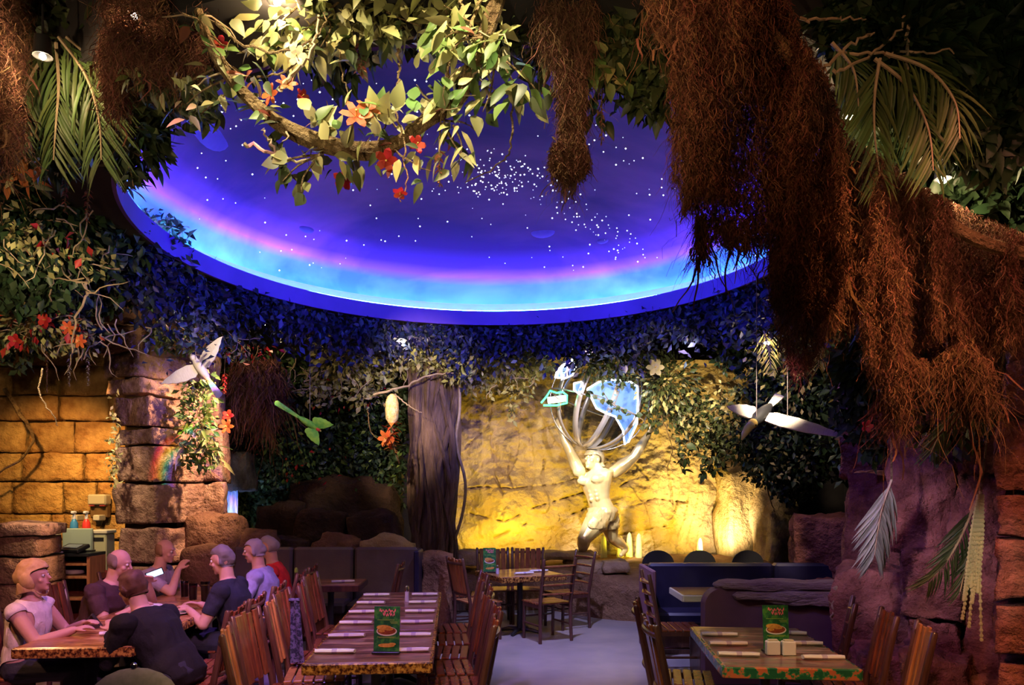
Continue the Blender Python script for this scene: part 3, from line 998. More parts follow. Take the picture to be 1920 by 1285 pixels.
def make_table(name, label, c, rz, w, l, top, edge, group=None):
    """w across, l along local y; c = centre on the floor"""
    t = empty(name, (c[0], c[1], 0), rz, label, 'table', group)
    MB().box((0, 0, 0.745), (w - 0.012, l - 0.012, 0.034), 0.004).build('table_top', top, t, False)
    e = MB()
    e.box((0, -l / 2, 0.725), (w, 0.022, 0.066), 0.006).box((0, l / 2, 0.725), (w, 0.022, 0.066), 0.006)
    e.box((-w / 2, 0, 0.725), (0.022, l, 0.066), 0.006).box((w / 2, 0, 0.725), (0.022, l, 0.066), 0.006)
    e.build('edge_band', edge, t, False)
    MB().lathe([(0.045, 0.03), (0.04, 0.1), (0.035, 0.3), (0.035, 0.62), (0.05, 0.70)], 14).build('pedestal', M_IRON, t)
    f = MB()
    for a in range(4):
        an = a * math.pi / 2 + math.pi / 4
        f.tube([(0, 0, 0.05), (0.15 * math.cos(an), 0.15 * math.sin(an), 0.045), (0.28 * math.cos(an), 0.28 * math.sin(an), 0.018)], [0.03, 0.026, 0.018], 8)
    f.build('foot', M_IRON, t)
    return t


def make_chair(kind='slat', wood=None, label='', group=None):
    """sitter faces +y, origin on the floor under the seat"""
    t = empty('dining_chair', (0, 0, 0), 0, label, 'chair', group)
    wood = wood or M_WOOD

    def back(z):           # y of the raked back at height z
        return -0.20 - max(0, z - 0.44) * 0.20
    for s in (-1, 1):
        pts = [(s * 0.215, -0.215 + 0.0, 0.0), (s * 0.21, -0.205, 0.25), (s * 0.21, back(0.46), 0.46), (s * 0.212, back(0.75), 0.75), (s * 0.218, back(0.99), 0.99), (s * 0.218, back(1.0), 1.0)]
        MB().tube(pts, [0.021, 0.022, 0.023, 0.021, 0.019, 0.010], 8).build('back_post', M_WOODD, t)
        MB().tube([(s * 0.205, 0.20, 0), (s * 0.205, 0.195, 0.25), (s * 0.205, 0.19, 0.45)], [0.019, 0.021, 0.021], 8).build('leg', M_WOODD, t)
        MB().tube([(s * 0.208, -0.205, 0.20), (s * 0.206, 0.195, 0.20)], 0.012, 6).build('stretcher', M_WOODD, t)
        MB().box((s * 0.208, -0.01, 0.425), (0.026, 0.38, 0.045)).build('seat_rail', M_WOODD, t, False)
    MB().tube([(-0.2, 0.195, 0.27), (0.2, 0.195, 0.27)], 0.012, 6).build('stretcher', M_WOODD, t)
    for i in range(6):
        MB().box((0, -0.165 + i * 0.072, 0.457), (0.45, 0.060, 0.020), 0.005).build('seat_slat', wood, t, False)
    tilt = Matrix.Rotation(math.atan(0.20), 3, 'X')
    bend = []
    for k in range(9):
        u = -1 + k / 4
        bend.append((u * 0.215, back(0.93) - 0.035 * (1 - u * u), 0.93))
    if kind == 'slat':
        MB().tube(bend, 0.017, 7).build('top_rail', M_WOODD, t)
        MB().tube([(x, y + back(0.56) - back(0.93), 0.56) for x, y, z in bend], 0.015, 7).build('lower_rail', M_WOODD, t)
        for i in range(5):
            x = -0.15 + i * 0.075
            u = x / 0.215
            dz = (0.012, 0.0, 0.018, 0.004, 0.010)[i]
            zc = 0.755 + dz
            MB().box((x, back(zc) - 0.035 * (1 - u * u) + 0.016, zc), (0.062, 0.017, 0.45), 0.006, tilt).build('back_slat', wood, t, False)
    else:
        for z in (0.58, 0.69, 0.80, 0.91):
            MB().tube([(x, y + back(z) - back(0.93), z) for x, y, zz in bend], [0.012 + 0.006 * (1 - abs(-1 + k / 4)) for k in range(9)], 7, ell=1.7).build('back_rung', wood, t)
    return t


def place(proto, x, y, rz, label, group, first=[None]):
    o = copy_tree(proto)
    o.location = (x, y, 0)
    o.rotation_euler = (0, 0, rz)
    o['label'] = label
    o['group'] = group
    return o


CH_SLAT = make_chair('slat', M_WOOD)
CH_SLATL = make_chair('slat', M_WOODL)
CH_LAD = make_chair('ladder', M_WOOD)
ORD = ['nearest', 'second', 'third', 'fourth', 'fifth', 'sixth', 'seventh']
YAW = math.atan(0.078)               # long tables run slightly to the left as they recede


def along(x0, y0, d):
    return x0 - math.sin(YAW) * d, y0 + math.cos(YAW) * d


# ------------------------------------------------------------------ long centre table: three tables end to end
cx0, cy0 = -0.871, 4.49
for i in range(3):
    c = along(cx0, cy0, 0.525 + i * 1.05)
    make_table('dining_table', ['nearest', 'middle', 'farthest'][i] + ' of three streaked tables joined in the middle row', c, YAW, 0.76, 1.035, M_TOP, M_EDGE, 'tables of the middle row')


def make_napkin():
    t = empty('napkin_roll', (0, 0, 0), 0, '', 'napkin')
    mb = MB()
    pts = [(-0.11 + 0.22 * k / 6, 0.004 * math.sin(k * 1.7), 0.021) for k in range(7)]
    mb.tube(pts, [0.019, 0.022, 0.022, 0.021, 0.022, 0.022, 0.018], 8, ell=1.5)
    mb.build('linen', M_WHITE, t)
    MB().tube([(-0.014, 0, 0.021), (0.014, 0, 0.021)], 0.0235, 8, ell=1.5).build('paper_band', mat('lilac_paper', (0.5, 0.42, 0.62), None, 0.8), t)
    return t


NAP = make_napkin()


def napkin(x, y, rz, label, group, z=0.7625):
    o = copy_tree(NAP)
    o.location = (x, y, z)
    o.rotation_euler = (0, 0, rz)
    o.scale = (1.15, 0.8, 0.72)
    tag(o, label, 'napkin', group)
    return o


for side, sx in (('left', -1), ('right', 1)):
    for i in range(6):
        d = 0.28 + i * 0.515
        x, y = along(cx0, cy0, d)
        x += sx * 0.235 * math.cos(YAW)
        y += sx * 0.235 * math.sin(YAW)
        napkin(x, y, YAW + 0.05 * math.sin(i * 3 + sx), f'rolled napkin, {ORD[i]} from the front along the {side} edge of the middle table row', f'napkins on the {side} of the middle table')
# chairs on both sides
for i, d in enumerate((-0.02, 0.50, 1.02, 1.55, 2.10, 2.75)):
    x, y = along(cx0, cy0, d)
    off = -0.50 - (0.05 if i % 2 else 0.0)
    place(CH_SLATL if i in (0, 2) else CH_SLAT, x + off, y + off * 0.078, YAW - math.pi / 2 + (0.20, -0.12, 0.10, -0.05, 0.12, -0.1)[i],
          f'{ORD[i]} slatted wooden chair from the front, left side of the middle table row', 'chairs along the left of the middle table')
for i, d in enumerate((0.10, 0.60, 1.12, 1.66, 2.20, 2.74)):
    x, y = along(cx0, cy0, d)
    off = 0.46 + (0.05 if i % 2 else 0.0)
    place(CH_SLAT, x + off, y + off * 0.078, YAW + math.pi / 2 + (-0.06, 0.05, 0.08, -0.05, 0.04, 0.1)[i],
          f'{ORD[i]} slatted wooden chair from the front, right side of the middle table row', 'chairs along the right of the middle table')

# ------------------------------------------------------------------ menus, shakers
M_MENU = mat('green_menu_print', (0.02, 0.12, 0.05), (0.08, 0.30, 0.06), 0.35, scale=26, contrast=(0.42, 0.58), c3=(0.03, 0.18, 0.07))
M_PINK = mat('pink_print', (0.85, 0.22, 0.32), None, 0.5)
M_FOOD = mat('golden_food', (0.55, 0.22, 0.04), (0.80, 0.48, 0.12), 0.5, scale=40)
M_FOOD2 = mat('dark_red_food', (0.16, 0.03, 0.02), (0.42, 0.10, 0.04), 0.5, scale=50)
M_LIME = mat('lime_print', (0.35, 0.55, 0.12), None, 0.5)


def make_menu(label, loc, rz, w=0.165, h=0.285, dark=False):
    t = empty('menu_stand', loc, rz, label, 'menu')
    tilt = Matrix.Rotation(-0.10, 3, 'X')
    MB().box((0, 0, 0.008), (w + 0.01, 0.075, 0.016), 0.003).build('base', M_BLACKP, t, False)

    def pt(x, z, o=0.0):
        return tilt @ Vector((x, -0.0045 - o, 0)) + tilt @ Vector((0, 0, z)) + Vector((0, 0.0, 0.012))
    MB().box(tilt @ Vector((0, 0, h / 2)) + Vector((0, 0, 0.012)), (w, 0.008, h), 0.001, tilt).build('card', M_MENU, t, False)
    # dish photo: plate ring and food
    pl_ = MB()
    n = 20
    vs = [pt(0.40 * w * math.cos(2 * math.pi * k / n), 0.45 * h + 0.105 * h * math.sin(2 * math.pi * k / n), 0.0006) for k in range(n)]
    pl_.add(vs, [tuple(range(n))])
    pl_.build('printed_plate', M_WHITE, t, False)
    r_ = random.Random(2)
    f2, f1 = MB(), MB()
    vs = [pt(0.36 * w * math.cos(2 * math.pi * k / n), 0.46 * h + 0.085 * h * math.sin(2 * math.pi * k / n), 0.0012) for k in range(n)]
    f2.add(vs, [tuple(range(n))])
    f2.build('printed_sauce', M_FOOD2, t, False)
    for cx_, cz_, rx, rz_ in ((-0.12, 0.535, 0.26, 0.055), (0.08, 0.50, 0.16, 0.035), (-0.2, 0.455, 0.12, 0.03), (0.0, 0.14, 0.30, 0.045), (0.22, 0.17, 0.14, 0.03)):
        vs = [pt((cx_ + rx * math.cos(2 * math.pi * k / 14) * (1 + 0.15 * r_.random())) * w, (cz_ + rz_ * math.sin(2 * math.pi * k / 14)) * h, 0.0018) for k in range(14)]
        f1.add(vs, [tuple(range(14))])
    f1.build('printed_food', M_FOOD, t, False)
    # script title: loose brush strokes, unreadable in the photo too
    ti = MB()
    for row, (xa, xb, zc) in enumerate(((-0.30, 0.34, 0.90), (-0.16, 0.30, 0.82))):
        m = 26
        top, bot = [], []
        for k in range(m):
            u = k / (m - 1)
            x = lerp(xa, xb, u) * w
            zz = (zc + 0.022 * math.sin(u * 34 + row) + 0.012 * math.sin(u * 13)) * h
            wd = (0.020 + 0.010 * math.sin(u * 21)) * h
            top.append(pt(x, zz + wd, 0.0012))
            bot.append(pt(x, zz - wd, 0.0012))
        ti.add(bot + top, [(k, k + 1, m + k + 1, m + k) for k in range(m - 1)])
    ti.build('title_script', M_PINK, t, False)
    li = MB()
    for xa, xb, zc in ((-0.36, 0.36, 0.325), (-0.3, 0.3, 0.305), (0.12, 0.42, 0.66), (0.16, 0.42, 0.63), (-0.38, 0.30, 0.70)):
        li.add([pt(xa * w, zc * h - 0.0016, 0.0014), pt(xb * w, zc * h - 0.0016, 0.0014), pt(xb * w, zc * h + 0.0016, 0.0014), pt(xa * w, zc * h + 0.0016, 0.0014)], [(0, 1, 2, 3)])
    li.build('caption_lines', M_LIME, t, False)
    return t


p = P(723, 1222, 4.72)
make_menu('green menu card with a dish photo standing on the middle table row', (p.x, 4.75, 0.762), -0.05)


def shaker(name, label, loc, cap, glass, h=0.11, group=None):
    t = empty(name, loc, 0, label, 'shaker', group)
    MB().lathe([(0.020, 0), (0.022, 0.01), (0.019, h * 0.5), (0.020, h * 0.66)], 12).build('body', glass, t)
    MB().lathe([(0.021, h * 0.66), (0.021, h * 0.85), (0.014, h * 0.97), (0.004, h)], 12).build('cap', cap, t)
    return t


M_LILAC = mat('frosted_glass', (0.62, 0.55, 0.85), None, 0.2, spec=0.6)
p = P(763, 1126, 6.95)
shaker('salt_shaker', 'tall frosted shaker at the far end of the middle table row', (p.x, 6.95, 0.7625), M_CHROME, M_LILAC, 0.15)

# ------------------------------------------------------------------ right hand table
rx, ry, rrz = 1.70, 5.02, -0.09
make_table('dining_table', 'table with a green tropical flower edge at the right', (rx, ry), rrz, 0.78, 1.30, M_TOPG, M_EDGEG)
cs, sn = math.cos(rrz), math.sin(rrz)


def rt(u, v):
    return rx + u * cs - v * sn, ry + u * sn + v * cs


for side, sx in (('left', -1), ('right', 1)):
    for i, v in enumerate((-0.38, -0.05, 0.27) if sx < 0 else (-0.42, 0.0, 0.36)):
        x, y = rt(sx * 0.25, v)
        napkin(x, y, rrz + 0.06 * math.sin(i * 2 + sx), f'rolled napkin, {ORD[i]} from the front along the {side} edge of the green edged table', 'napkins on the green edged table')
x, y = rt(0.02, -0.22)
make_menu('green menu card behind two white holders on the green edged table', (x, y, 0.762), 0.0)
for i, dx in enumerate((-0.048, 0.048)):
    x, y = rt(0.02 + dx, -0.315)
    t = empty('sugar_holder', (x, y, 0.762), 0, ('left' if i == 0 else 'right') + ' white box holder in front of the menu on the green edged table', 'holder', 'white holders on the green edged table')
    MB().box((0, 0, 0.045), (0.085, 0.05, 0.09), 0.006).build('body', M_WHITE, t, False)
    MB().box((0, 0, 0.094), (0.06, 0.03, 0.012), 0.003).build('packets', M_CREAM, t, False)
x, y = rt(-0.30, 0.43)
o = MB().lathe([(0.055, 0), (0.06, 0.004), (0.058, 0.008)], 18).build('coaster', mat('yellow_card', (0.75, 0.6, 0.2), None, 0.7))
o.location = (x, y, 0.762)
tag(o, 'small round yellow coaster on the green edged table', 'coaster')
for i, (u, v, a, k, lab) in enumerate(((-0.50, -0.42, -math.pi / 2 + 0.10, CH_SLAT, 'wooden chair pulled to the front left of the green edged table'),
                                       (-0.52, 0.28, -math.pi / 2 - 0.10, CH_SLAT, 'wooden chair at the far left of the green edged table by the booth'),
                                       (0.50, -0.46, math.pi / 2 - 0.22, CH_SLATL, 'orange brown slatted chair nearest on the right of the green edged table'),
                                       (0.50, 0.06, math.pi / 2 - 0.16, CH_SLAT, 'plum brown slatted chair second on the right of the green edged table'),
                                       (0.47, 0.62, math.pi / 2 - 0.30, CH_LAD, 'dark open back chair at the far right of the green edged table'))):
    x, y = rt(u, v)
    place(k, x, y, rrz + a, lab, 'chairs around the green edged table')

# ------------------------------------------------------------------ far table by the planter
fx, fy = 0.10, 9.45
t = make_table('dining_table', 'square table in front of the golden rock with a menu on it', (fx, fy), math.radians(24), 0.86, 0.86, M_TOPO, M_EDGE)
for (x, y, a, k, lab) in ((fx - 0.52, fy - 0.35, math.radians(-60), CH_SLATL, 'orange slatted chair on the near left of the far square table'),
                          (fx - 0.72, fy + 0.22, math.radians(-88), CH_LAD, 'ladder back chair at the far left of the far square table'),
                          (fx + 0.32, fy - 0.42, math.radians(28), CH_LAD, 'ladder back chair on the near right of the far square table'),
                          (fx - 0.32, fy + 0.72, math.radians(190), CH_SLAT, 'slatted chair behind the menu on the far side of the far square table'),
                          (fx + 0.10, fy + 0.76, math.radians(176), CH_SLAT, 'slatted chair facing us behind the far square table'),
                          (fx + 0.62, fy + 0.40, math.radians(120), CH_LAD, 'open back chair at the far right of the far square table')):
    place(k, x, y, a, lab, 'chairs around the far square table')
p = P(918, 1075, 9.4)
make_menu('dark menu card standing on the far square table', (p.x, 9.42, 0.762), 0.1, 0.16, 0.30)
shaker('salt_shaker', 'small white shaker beside the menu on the far square table', (p.x + 0.10, 9.28, 0.7625), M_CHROME, M_LILAC, 0.11)
napkin(fx + 0.24, fy + 0.05, 0.3, 'rolled napkin at the right of the far square table', 'napkins on the far square table')
napkin(fx + 0.05, fy - 0.22, 0.4, 'rolled napkin at the front of the far square table', 'napkins on the far square table')

# ------------------------------------------------------------------ left booth with its bench back
bt = empty('booth_bench', (PX(605, 9.3), 9.3, 0), 0, 'long grey brown upholstered booth bench behind the diners', 'bench')
for i, (xa, xb) in enumerate(((432, 548), (550, 662), (664, 782))):
    a, b = PX(xa, 9.3) - PX(605, 9.3), PX(xb, 9.3) - PX(605, 9.3)
    mb = MB()
    mb.box(((a + b) / 2, 0.05, 0.72), (b - a - 0.006, 0.14, 0.74), 0.035, Matrix.Rotation(-0.06, 3, 'X'))
    mb.build('back_cushion', M_LEATHER, bt)
    MB().box(((a + b) / 2, -0.24, 0.40), (b - a - 0.006, 0.46, 0.12), 0.03).build('seat_cushion', M_LEATHER, bt)
a, b = PX(432, 9.3) - PX(605, 9.3), PX(782, 9.3) - PX(605, 9.3)
MB().box(((a + b) / 2, -0.20, 0.17), (b - a, 0.40, 0.34), 0.01).build('plinth', M_WOODD, bt, False)
MB().box(((a + b) / 2, 0.155, 0.55), (b - a, 0.05, 1.05), 0.01).build('back_panel', M_WOODD, bt, False)
MB().box((b + 0.03, -0.10, 0.55), (0.06, 0.46, 1.04), 0.03).build('end_panel', M_LEATHERB, bt, False)
# small table in front of the booth
make_table('dining_table', 'small table standing before the booth behind the red shirt diner', (-2.05, 8.45), 0.05, 0.72, 0.62, M_TOPO, M_WOODD)
napkin(-1.9, 8.4, 0.2, 'rolled napkin on the small table before the booth', 'napkins on the small booth table')
p = P(552, 1078, 8.5)
shaker('bud_vase', 'small glass vase of flowers on the booth table', (p.x + 0.02, 8.5, 0.7625), M_LIME, M_GLASS, 0.16)
place(CH_SLAT, -1.55, 8.35, math.pi / 2, 'wooden chair at the right end of the small booth table', 'chairs at the small booth table')

# ------------------------------------------------------------------ right hand booths
rb = empty('booth_bench', (2.45, 8.6, 0), 0, 'long dark blue booth with its back to the arched chairs', 'bench')
for i, (xa, xb) in enumerate(((1216, 1450), (1452, 1580))):
    a, b = PX(xa, 8.6) - 2.45, PX(xb, 8.6) - 2.45
    MB().box(((a + b) / 2, 0.05, 0.56), (b - a - 0.008, 0.16, 0.80), 0.03).build('back_cushion', M_LEATHERB, rb)
    MB().box(((a + b) / 2, -0.24, 0.40), (b - a - 0.008, 0.44, 0.12), 0.03).build('seat_cushion', M_LEATHERB, rb)
a, b = PX(1212, 8.6) - 2.45, PX(1580, 8.6) - 2.45
MB().box(((a + b) / 2, -0.2, 0.17), (b - a, 0.40, 0.34)).build('plinth', M_WOODD, rb, False)
MB().box(((a + b) / 2, 0.16, 0.47), (b - a, 0.06, 0.93)).build('back_panel', M_WOODD, rb, False)
MB().box((a - 0.03, -0.22, 0.47), (0.05, 0.8, 0.94), 0.02).build('end_panel', M_PANEL, rb, False)
for k, px in enumerate((1240, 1320, 1412)):
    t = empty('arched_chair', (PX(px, 9.15), 9.15, 0), math.pi, ['first', 'second', 'third'][k] + ' black arched back chair from the left behind the dark booth', 'chair', 'arched chairs behind the booth')
    n = 16
    vs = []
    for yy_ in (-0.20, -0.23):
        vs += [(0.20, yy_, 0.52), (0.20, yy_, 0.88)] + [(0.20 * math.cos(math.pi * j / n), yy_, 0.88 + 0.17 * math.sin(math.pi * j / n)) for j in range(1, n)] + [(-0.20, yy_, 0.88), (-0.20, yy_, 0.52)]
    m_ = len(vs) // 2
    fs = [tuple(range(m_)), tuple(range(2 * m_ - 1, m_ - 1, -1))] + [(j, m_ + j, m_ + (j + 1) % m_, (j + 1) % m_) for j in range(m_)]
    mesh_obj('backrest', vs, fs, M_IRON, t)
    MB().box((0, 0, 0.455), (0.42, 0.42, 0.04), 0.012).build('seat', M_WOODD, t, False)
    for sx in (-1, 1):
        for sy in (-1, 1):
            MB().tube([(sx * 0.18, sy * 0.18, 0), (sx * 0.18, sy * 0.18, 0.44)], 0.018, 7).build('leg', M_IRON, t)
        MB().tube([(sx * 0.19, -0.215, 0.42), (sx * 0.19, -0.215, 0.62)], 0.018, 7).build('post', M_IRON, t)
make_table('booth_table', 'narrow dark table inside the right booth with a pale edge', (2.55, 7.72), 0.0, 1.7, 0.62, M_WOODD, M_CREAM)
nb = empty('booth_bench', (2.45, 6.85, 0), 0, 'plum booth bench with a rough stone cap behind the green edged table', 'bench')
a, b = PX(1322, 6.85) - 2.45, PX(1575, 6.85) - 2.45
n = 10
vs = []
for yy_ in (0.0, 0.16):
    vs += [(a, yy_, 0.02), (b, yy_, 0.02), (b, yy_, 0.90)] + [(a + 0.16 - 0.16 * math.sin(math.pi / 2 * j / n), yy_, 0.74 + 0.16 * math.cos(math.pi / 2 * j / n)) for j in range(n + 1)]
m_ = len(vs) // 2
fs = [tuple(range(m_)), tuple(range(2 * m_ - 1, m_ - 1, -1))] + [(j, m_ + j, m_ + (j + 1) % m_, (j + 1) % m_) for j in range(m_)]
mesh_obj('back_panel', vs, fs, M_PANEL, nb)
MB().box(((a + b) / 2, 0.40, 0.40), (b - a, 0.46, 0.12), 0.03).build('seat_cushion', M_LEATHERB, nb)
MB().box(((a + b) / 2, 0.38, 0.17), (b - a, 0.4, 0.34)).build('plinth', M_WOODD, nb, False)
me = rock_mesh('stone_cap', (b - a - 0.12, 0.24, 0.075), 71, 10, 0.016, 0.3, 4)
me.materials.append(mat('lilac_stone', (0.40, 0.24, 0.22), (0.58, 0.40, 0.36), 0.8, scale=5, stretch=(0.4, 2, 2), bump=1.0, bscale=16))
put('stone_cap', me, nb, ((a + b) / 2 + 0.06, 0.08, 0.925))
for i, (x, z) in enumerate(((b - 0.55, 0.84), (b - 0.42, 0.79))):
    me = rock_mesh('stone_cap', (0.95 - i * 0.3, 0.12, 0.07), 75 + i, 8, 0.02, 0.4, 4)
    me.materials.append(MATS['lilac_stone'])
    put('stone_cap', me, nb, (x + 0.05, -0.02, z))
place(CH_LAD, 1.62, 7.35, math.pi / 2 + math.pi, 'ladder back chair at the aisle end of the booth table', 'chairs by the right booth')

# ------------------------------------------------------------------ diners' table, left
lx0, ly0 = -2.905, 4.93
for i in range(3):
    c = along(lx0, ly0, 0.525 + i * 1.05)
    make_table('dining_table', ['nearest', 'middle', 'farthest'][i] + ' of three tiger pattern tables the diners sit at', c, YAW, 0.76, 1.035, M_TOPO, M_EDGE, 'tables of the diners')
LSEAT = {}
for side, sx, ds in (('left', -1, (0.62, 1.62, 2.72)), ('right', 1, (0.18, 0.72, 1.45, 2.4, 3.0))):
    for i, d in enumerate(ds):
        x, y = along(lx0, ly0, d)
        off = sx * (0.66 if sx < 0 else 0.70)
        x, y = x + off, y + off * 0.078
        LSEAT[side, i] = (x, y)
        place(CH_SLAT, x, y, YAW + sx * math.pi / 2, f"{ORD[i]} wooden chair from the front on the {side} side of the diners' table", f'chairs on the {side} of the diners table')
napkin(*along(lx0 + 0.12, ly0, 0.42), YAW + 0.1, "white rolled napkin on the front of the diners' table", 'napkins of the diners')
# folded black card tent beside the woman in white
p = P(172, 1183, 5.65)
t = empty('table_tent', (p.x, 5.65, 0.762), 0.4, "small black tent card standing on the diners' table", 'card')
for s in (-1, 1):
    MB().box((s * 0.035, 0, 0.052), (0.006, 0.10, 0.115), 0.001, Matrix.Rotation(-s * 0.6, 3, 'Y')).build('card_panel', M_BLACKP, t, False)
# drinks near the far end
M_BEER = mat('amber_drink', (0.75, 0.42, 0.03), None, 0.1, spec=0.6)
M_COLA = mat('red_drink', (0.30, 0.02, 0.03), None, 0.1, spec=0.6)


def tumbler(label, x, y, m, h=0.16):
    t = empty('drink_glass', (x, y, 0.762), 0, label, 'glass', 'drinks of the diners')
    MB().lathe([(0.030, 0.004), (0.031, 0.01), (0.037, h * 0.8), (0.0365, h * 0.8 + 0.002)], 14).build('drink', m, t)
    MB().lathe([(0.033, 0), (0.034, 0.003), (0.042, h), (0.040, h), (0.0385, h * 0.82), (0.0325, 0.004)], 14).build('tumbler', M_GLASS, t)


tumbler('tall glass of amber drink before the man in the dark shirt', *along(lx0 + 0.20, ly0, 2.05), M_BEER, 0.19)
tumbler('glass of red drink in the middle of the diners table', *along(lx0 + 0.05, ly0, 2.15), M_COLA)
tumbler('second glass of red drink further along the diners table', *along(lx0 - 0.1, ly0, 2.35), M_COLA)
o = MB().lathe([(0.06, 0), (0.13, 0.012), (0.135, 0.018), (0.06, 0.010)], 20).build('dinner_plate', M_WHITE)
o.location = (*along(lx0 + 0.18, ly0, 1.35), 0.762)
tag(o, "round white plate in the middle of the diners' table", 'plate')
for k, (du, dd, lab) in enumerate(((-0.2, 1.7, "round white plate in front of the bald diner"), (0.2, 2.75, "round white plate before the lavender shirt diner"))):
    o = MB().lathe([(0.06, 0), (0.12, 0.012), (0.125, 0.018), (0.06, 0.010)], 20).build('dinner_plate', M_WHITE)
    o.location = (*along(lx0 + du, ly0, dd), 0.762)
    tag(o, lab, 'plate')
# patterned scarf over a chair back between the two tables
t = empty('scarf', (PX(552, 5.55), 5.55, 0), 0.1, 'blue patterned scarf hanging from a chair back between the tables', 'scarf')
gx, gz = np.meshgrid(np.linspace(-0.038, 0.038, 9), np.linspace(0.52, 0.99, 16), indexing='ij')
fy_ = 0.015 * np.sin(gx * 90 + gz * 4)
V = np.concatenate([np.stack([gx * (1.9 - 1.1 * gz) + 0.05 * (0.99 - gz), fy_ + d_, gz], -1).reshape(-1, 3) for d_ in (0, 0.008)])
ii, jj = np.meshgrid(np.arange(8), np.arange(15), indexing='ij')
q = (ii * 16 + jj).ravel()
Fq = np.concatenate([np.stack([q, q + 16, q + 17, q + 1], 1), np.stack([q, q + 1, q + 17, q + 16], 1) + 144])
big_mesh('cloth', V, Fq, mat('blue_pattern', (0.015, 0.015, 0.06), (0.12, 0.10, 0.28), 0.8, scale=40, contrast=(0.45, 0.55)), t, True)
MB().tube([(-0.04, 0.004, 0.985), (0.04, 0.004, 0.985)], 0.014, 7).build('fold', MATS['blue_pattern'], t)
# grey padded chair cut by the bottom edge
t = empty('padded_chair', (PX(235, 4.05), 4.15, 0), 0.25, 'grey padded round back chair at the bottom left corner', 'chair')
MB().ball((0, -0.02, 0.62), (0.24, 0.06, 0.20), 18, 10).build('backrest', mat('grey_fabric', (0.22, 0.21, 0.18), (0.28, 0.26, 0.23), 0.9, scale=30), t)
MB().box((0, 0.2, 0.44), (0.44, 0.44, 0.07), 0.02).build('seat', MATS['grey_fabric'], t)
MB().lathe([(0.018, 0), (0.018, 0.02), (0.012, 0.03), (0.004, 0.034)], 10, (0.0, -0.02, 0.815)).build('stud', M_CHROME, t)
for sx in (-1, 1):
    MB().tube([(sx * 0.19, 0, 0), (sx * 0.19, 0, 0.62)], 0.016, 7).build('leg', M_IRON, t)
    MB().tube([(sx * 0.19, 0.38, 0), (sx * 0.19, 0.38, 0.42)], 0.016, 7).build('leg', M_IRON, t)

# ------------------------------------------------------------------ service counter, far left
sc_ = empty('service_counter', (PX(120, 9.5), 9.5, 0), 0, 'wooden service counter with shelves and a dark top by the ochre wall', 'counter')
w_ = PX(200, 9.5) - PX(62, 9.5)
MB().box((0, 0, 1.0), (w_, 0.55, 0.04), 0.006).build('counter_top', M_BLACKP, sc_, False)
for s in (-1, 1):
    MB().box((s * (w_ / 2 - 0.02), 0, 0.49), (0.04, 0.5, 0.98)).build('side_panel', M_WOODL, sc_, False)
for z in (0.10, 0.45, 0.72, 0.88):
    MB().box((0, 0, z), (w_ - 0.08, 0.5, 0.03)).build('shelf', M_WOODL, sc_, False)
MB().box((0, 0.24, 0.5), (w_ - 0.08, 0.02, 0.96)).build('back_panel', M_WOOD, sc_, False)


def at_counter(px, dy=0.0):
    return (PX(px, 9.5 + dy), 9.5 + dy)


M_TEAL = mat('pale_teal_plastic', (0.36, 0.46, 0.38), None, 0.35)
t = empty('teal_bin', (*at_counter(146, 0.06), 1.02), 0, 'pale teal bin panel standing on the service counter', 'bin')
MB().box((0, 0, 0.15), (0.38, 0.05, 0.29), 0.03).build('panel', M_TEAL, t)
MB().box((0, 0, 0.01), (0.40, 0.12, 0.02), 0.005).build('base', M_BLACKP, t, False)
t = empty('waste_bin', (PX(194, 9.75), 9.72, 0), 0, 'tall pale green waste bin at the end of the counter', 'bin')
MB().box((0, 0, 0.62), (0.22, 0.22, 1.24), 0.015).build('body', mat('pale_green_metal', (0.46, 0.46, 0.28), None, 0.4), t, False)
MB().box((0, 0, 1.265), (0.25, 0.25, 0.05), 0.015).build('lid', M_CREAM, t, False)
MB().box((0, -0.112, 1.17), (0.16, 0.006, 0.05), 0.002).build('slot', M_BLACKP, t, False)
t = empty('till_terminal', (*at_counter(138, -0.16), 1.02), -0.3, 'black till terminal with a tilted screen on the counter', 'terminal')
MB().box((0, 0, 0.055), (0.34, 0.20, 0.05), 0.012, Matrix.Rotation(0.35, 3, 'X')).build('body', M_BLACKP, t)
MB().box((0, -0.01, 0.084), (0.22, 0.10, 0.008), 0.002, Matrix.Rotation(0.35, 3, 'X')).build('screen', mat('grey_screen', (0.30, 0.34, 0.36), None, 0.1), t, False)
MB().box((0, 0.02, 0.015), (0.20, 0.16, 0.03), 0.004).build('foot', M_BLACKP, t, False)
t = empty('kitchen_screen', (*at_counter(86, 0.10), 1.02), 0.2, 'dark screen on a cream box at the left of the counter', 'screen')
MB().box((0, 0.06, 0.18), (0.28, 0.10, 0.36), 0.01).build('box', M_CREAM, t, False)
MB().box((-0.02, -0.005, 0.24), (0.20, 0.03, 0.14), 0.005).build('screen', M_BLACKP, t, False)
t = empty('phone', (*at_counter(106, -0.2), 1.02), 0, 'white desk phone on the front of the counter', 'phone')
MB().box((0, 0, 0.012), (0.20, 0.14, 0.024), 0.006).build('body', M_WHITE, t)
MB().tube([(-0.03, 0, 0.03), (0, 0, 0.06), (0.03, 0, 0.03)], 0.018, 8).build('handset', M_WHITE, t)
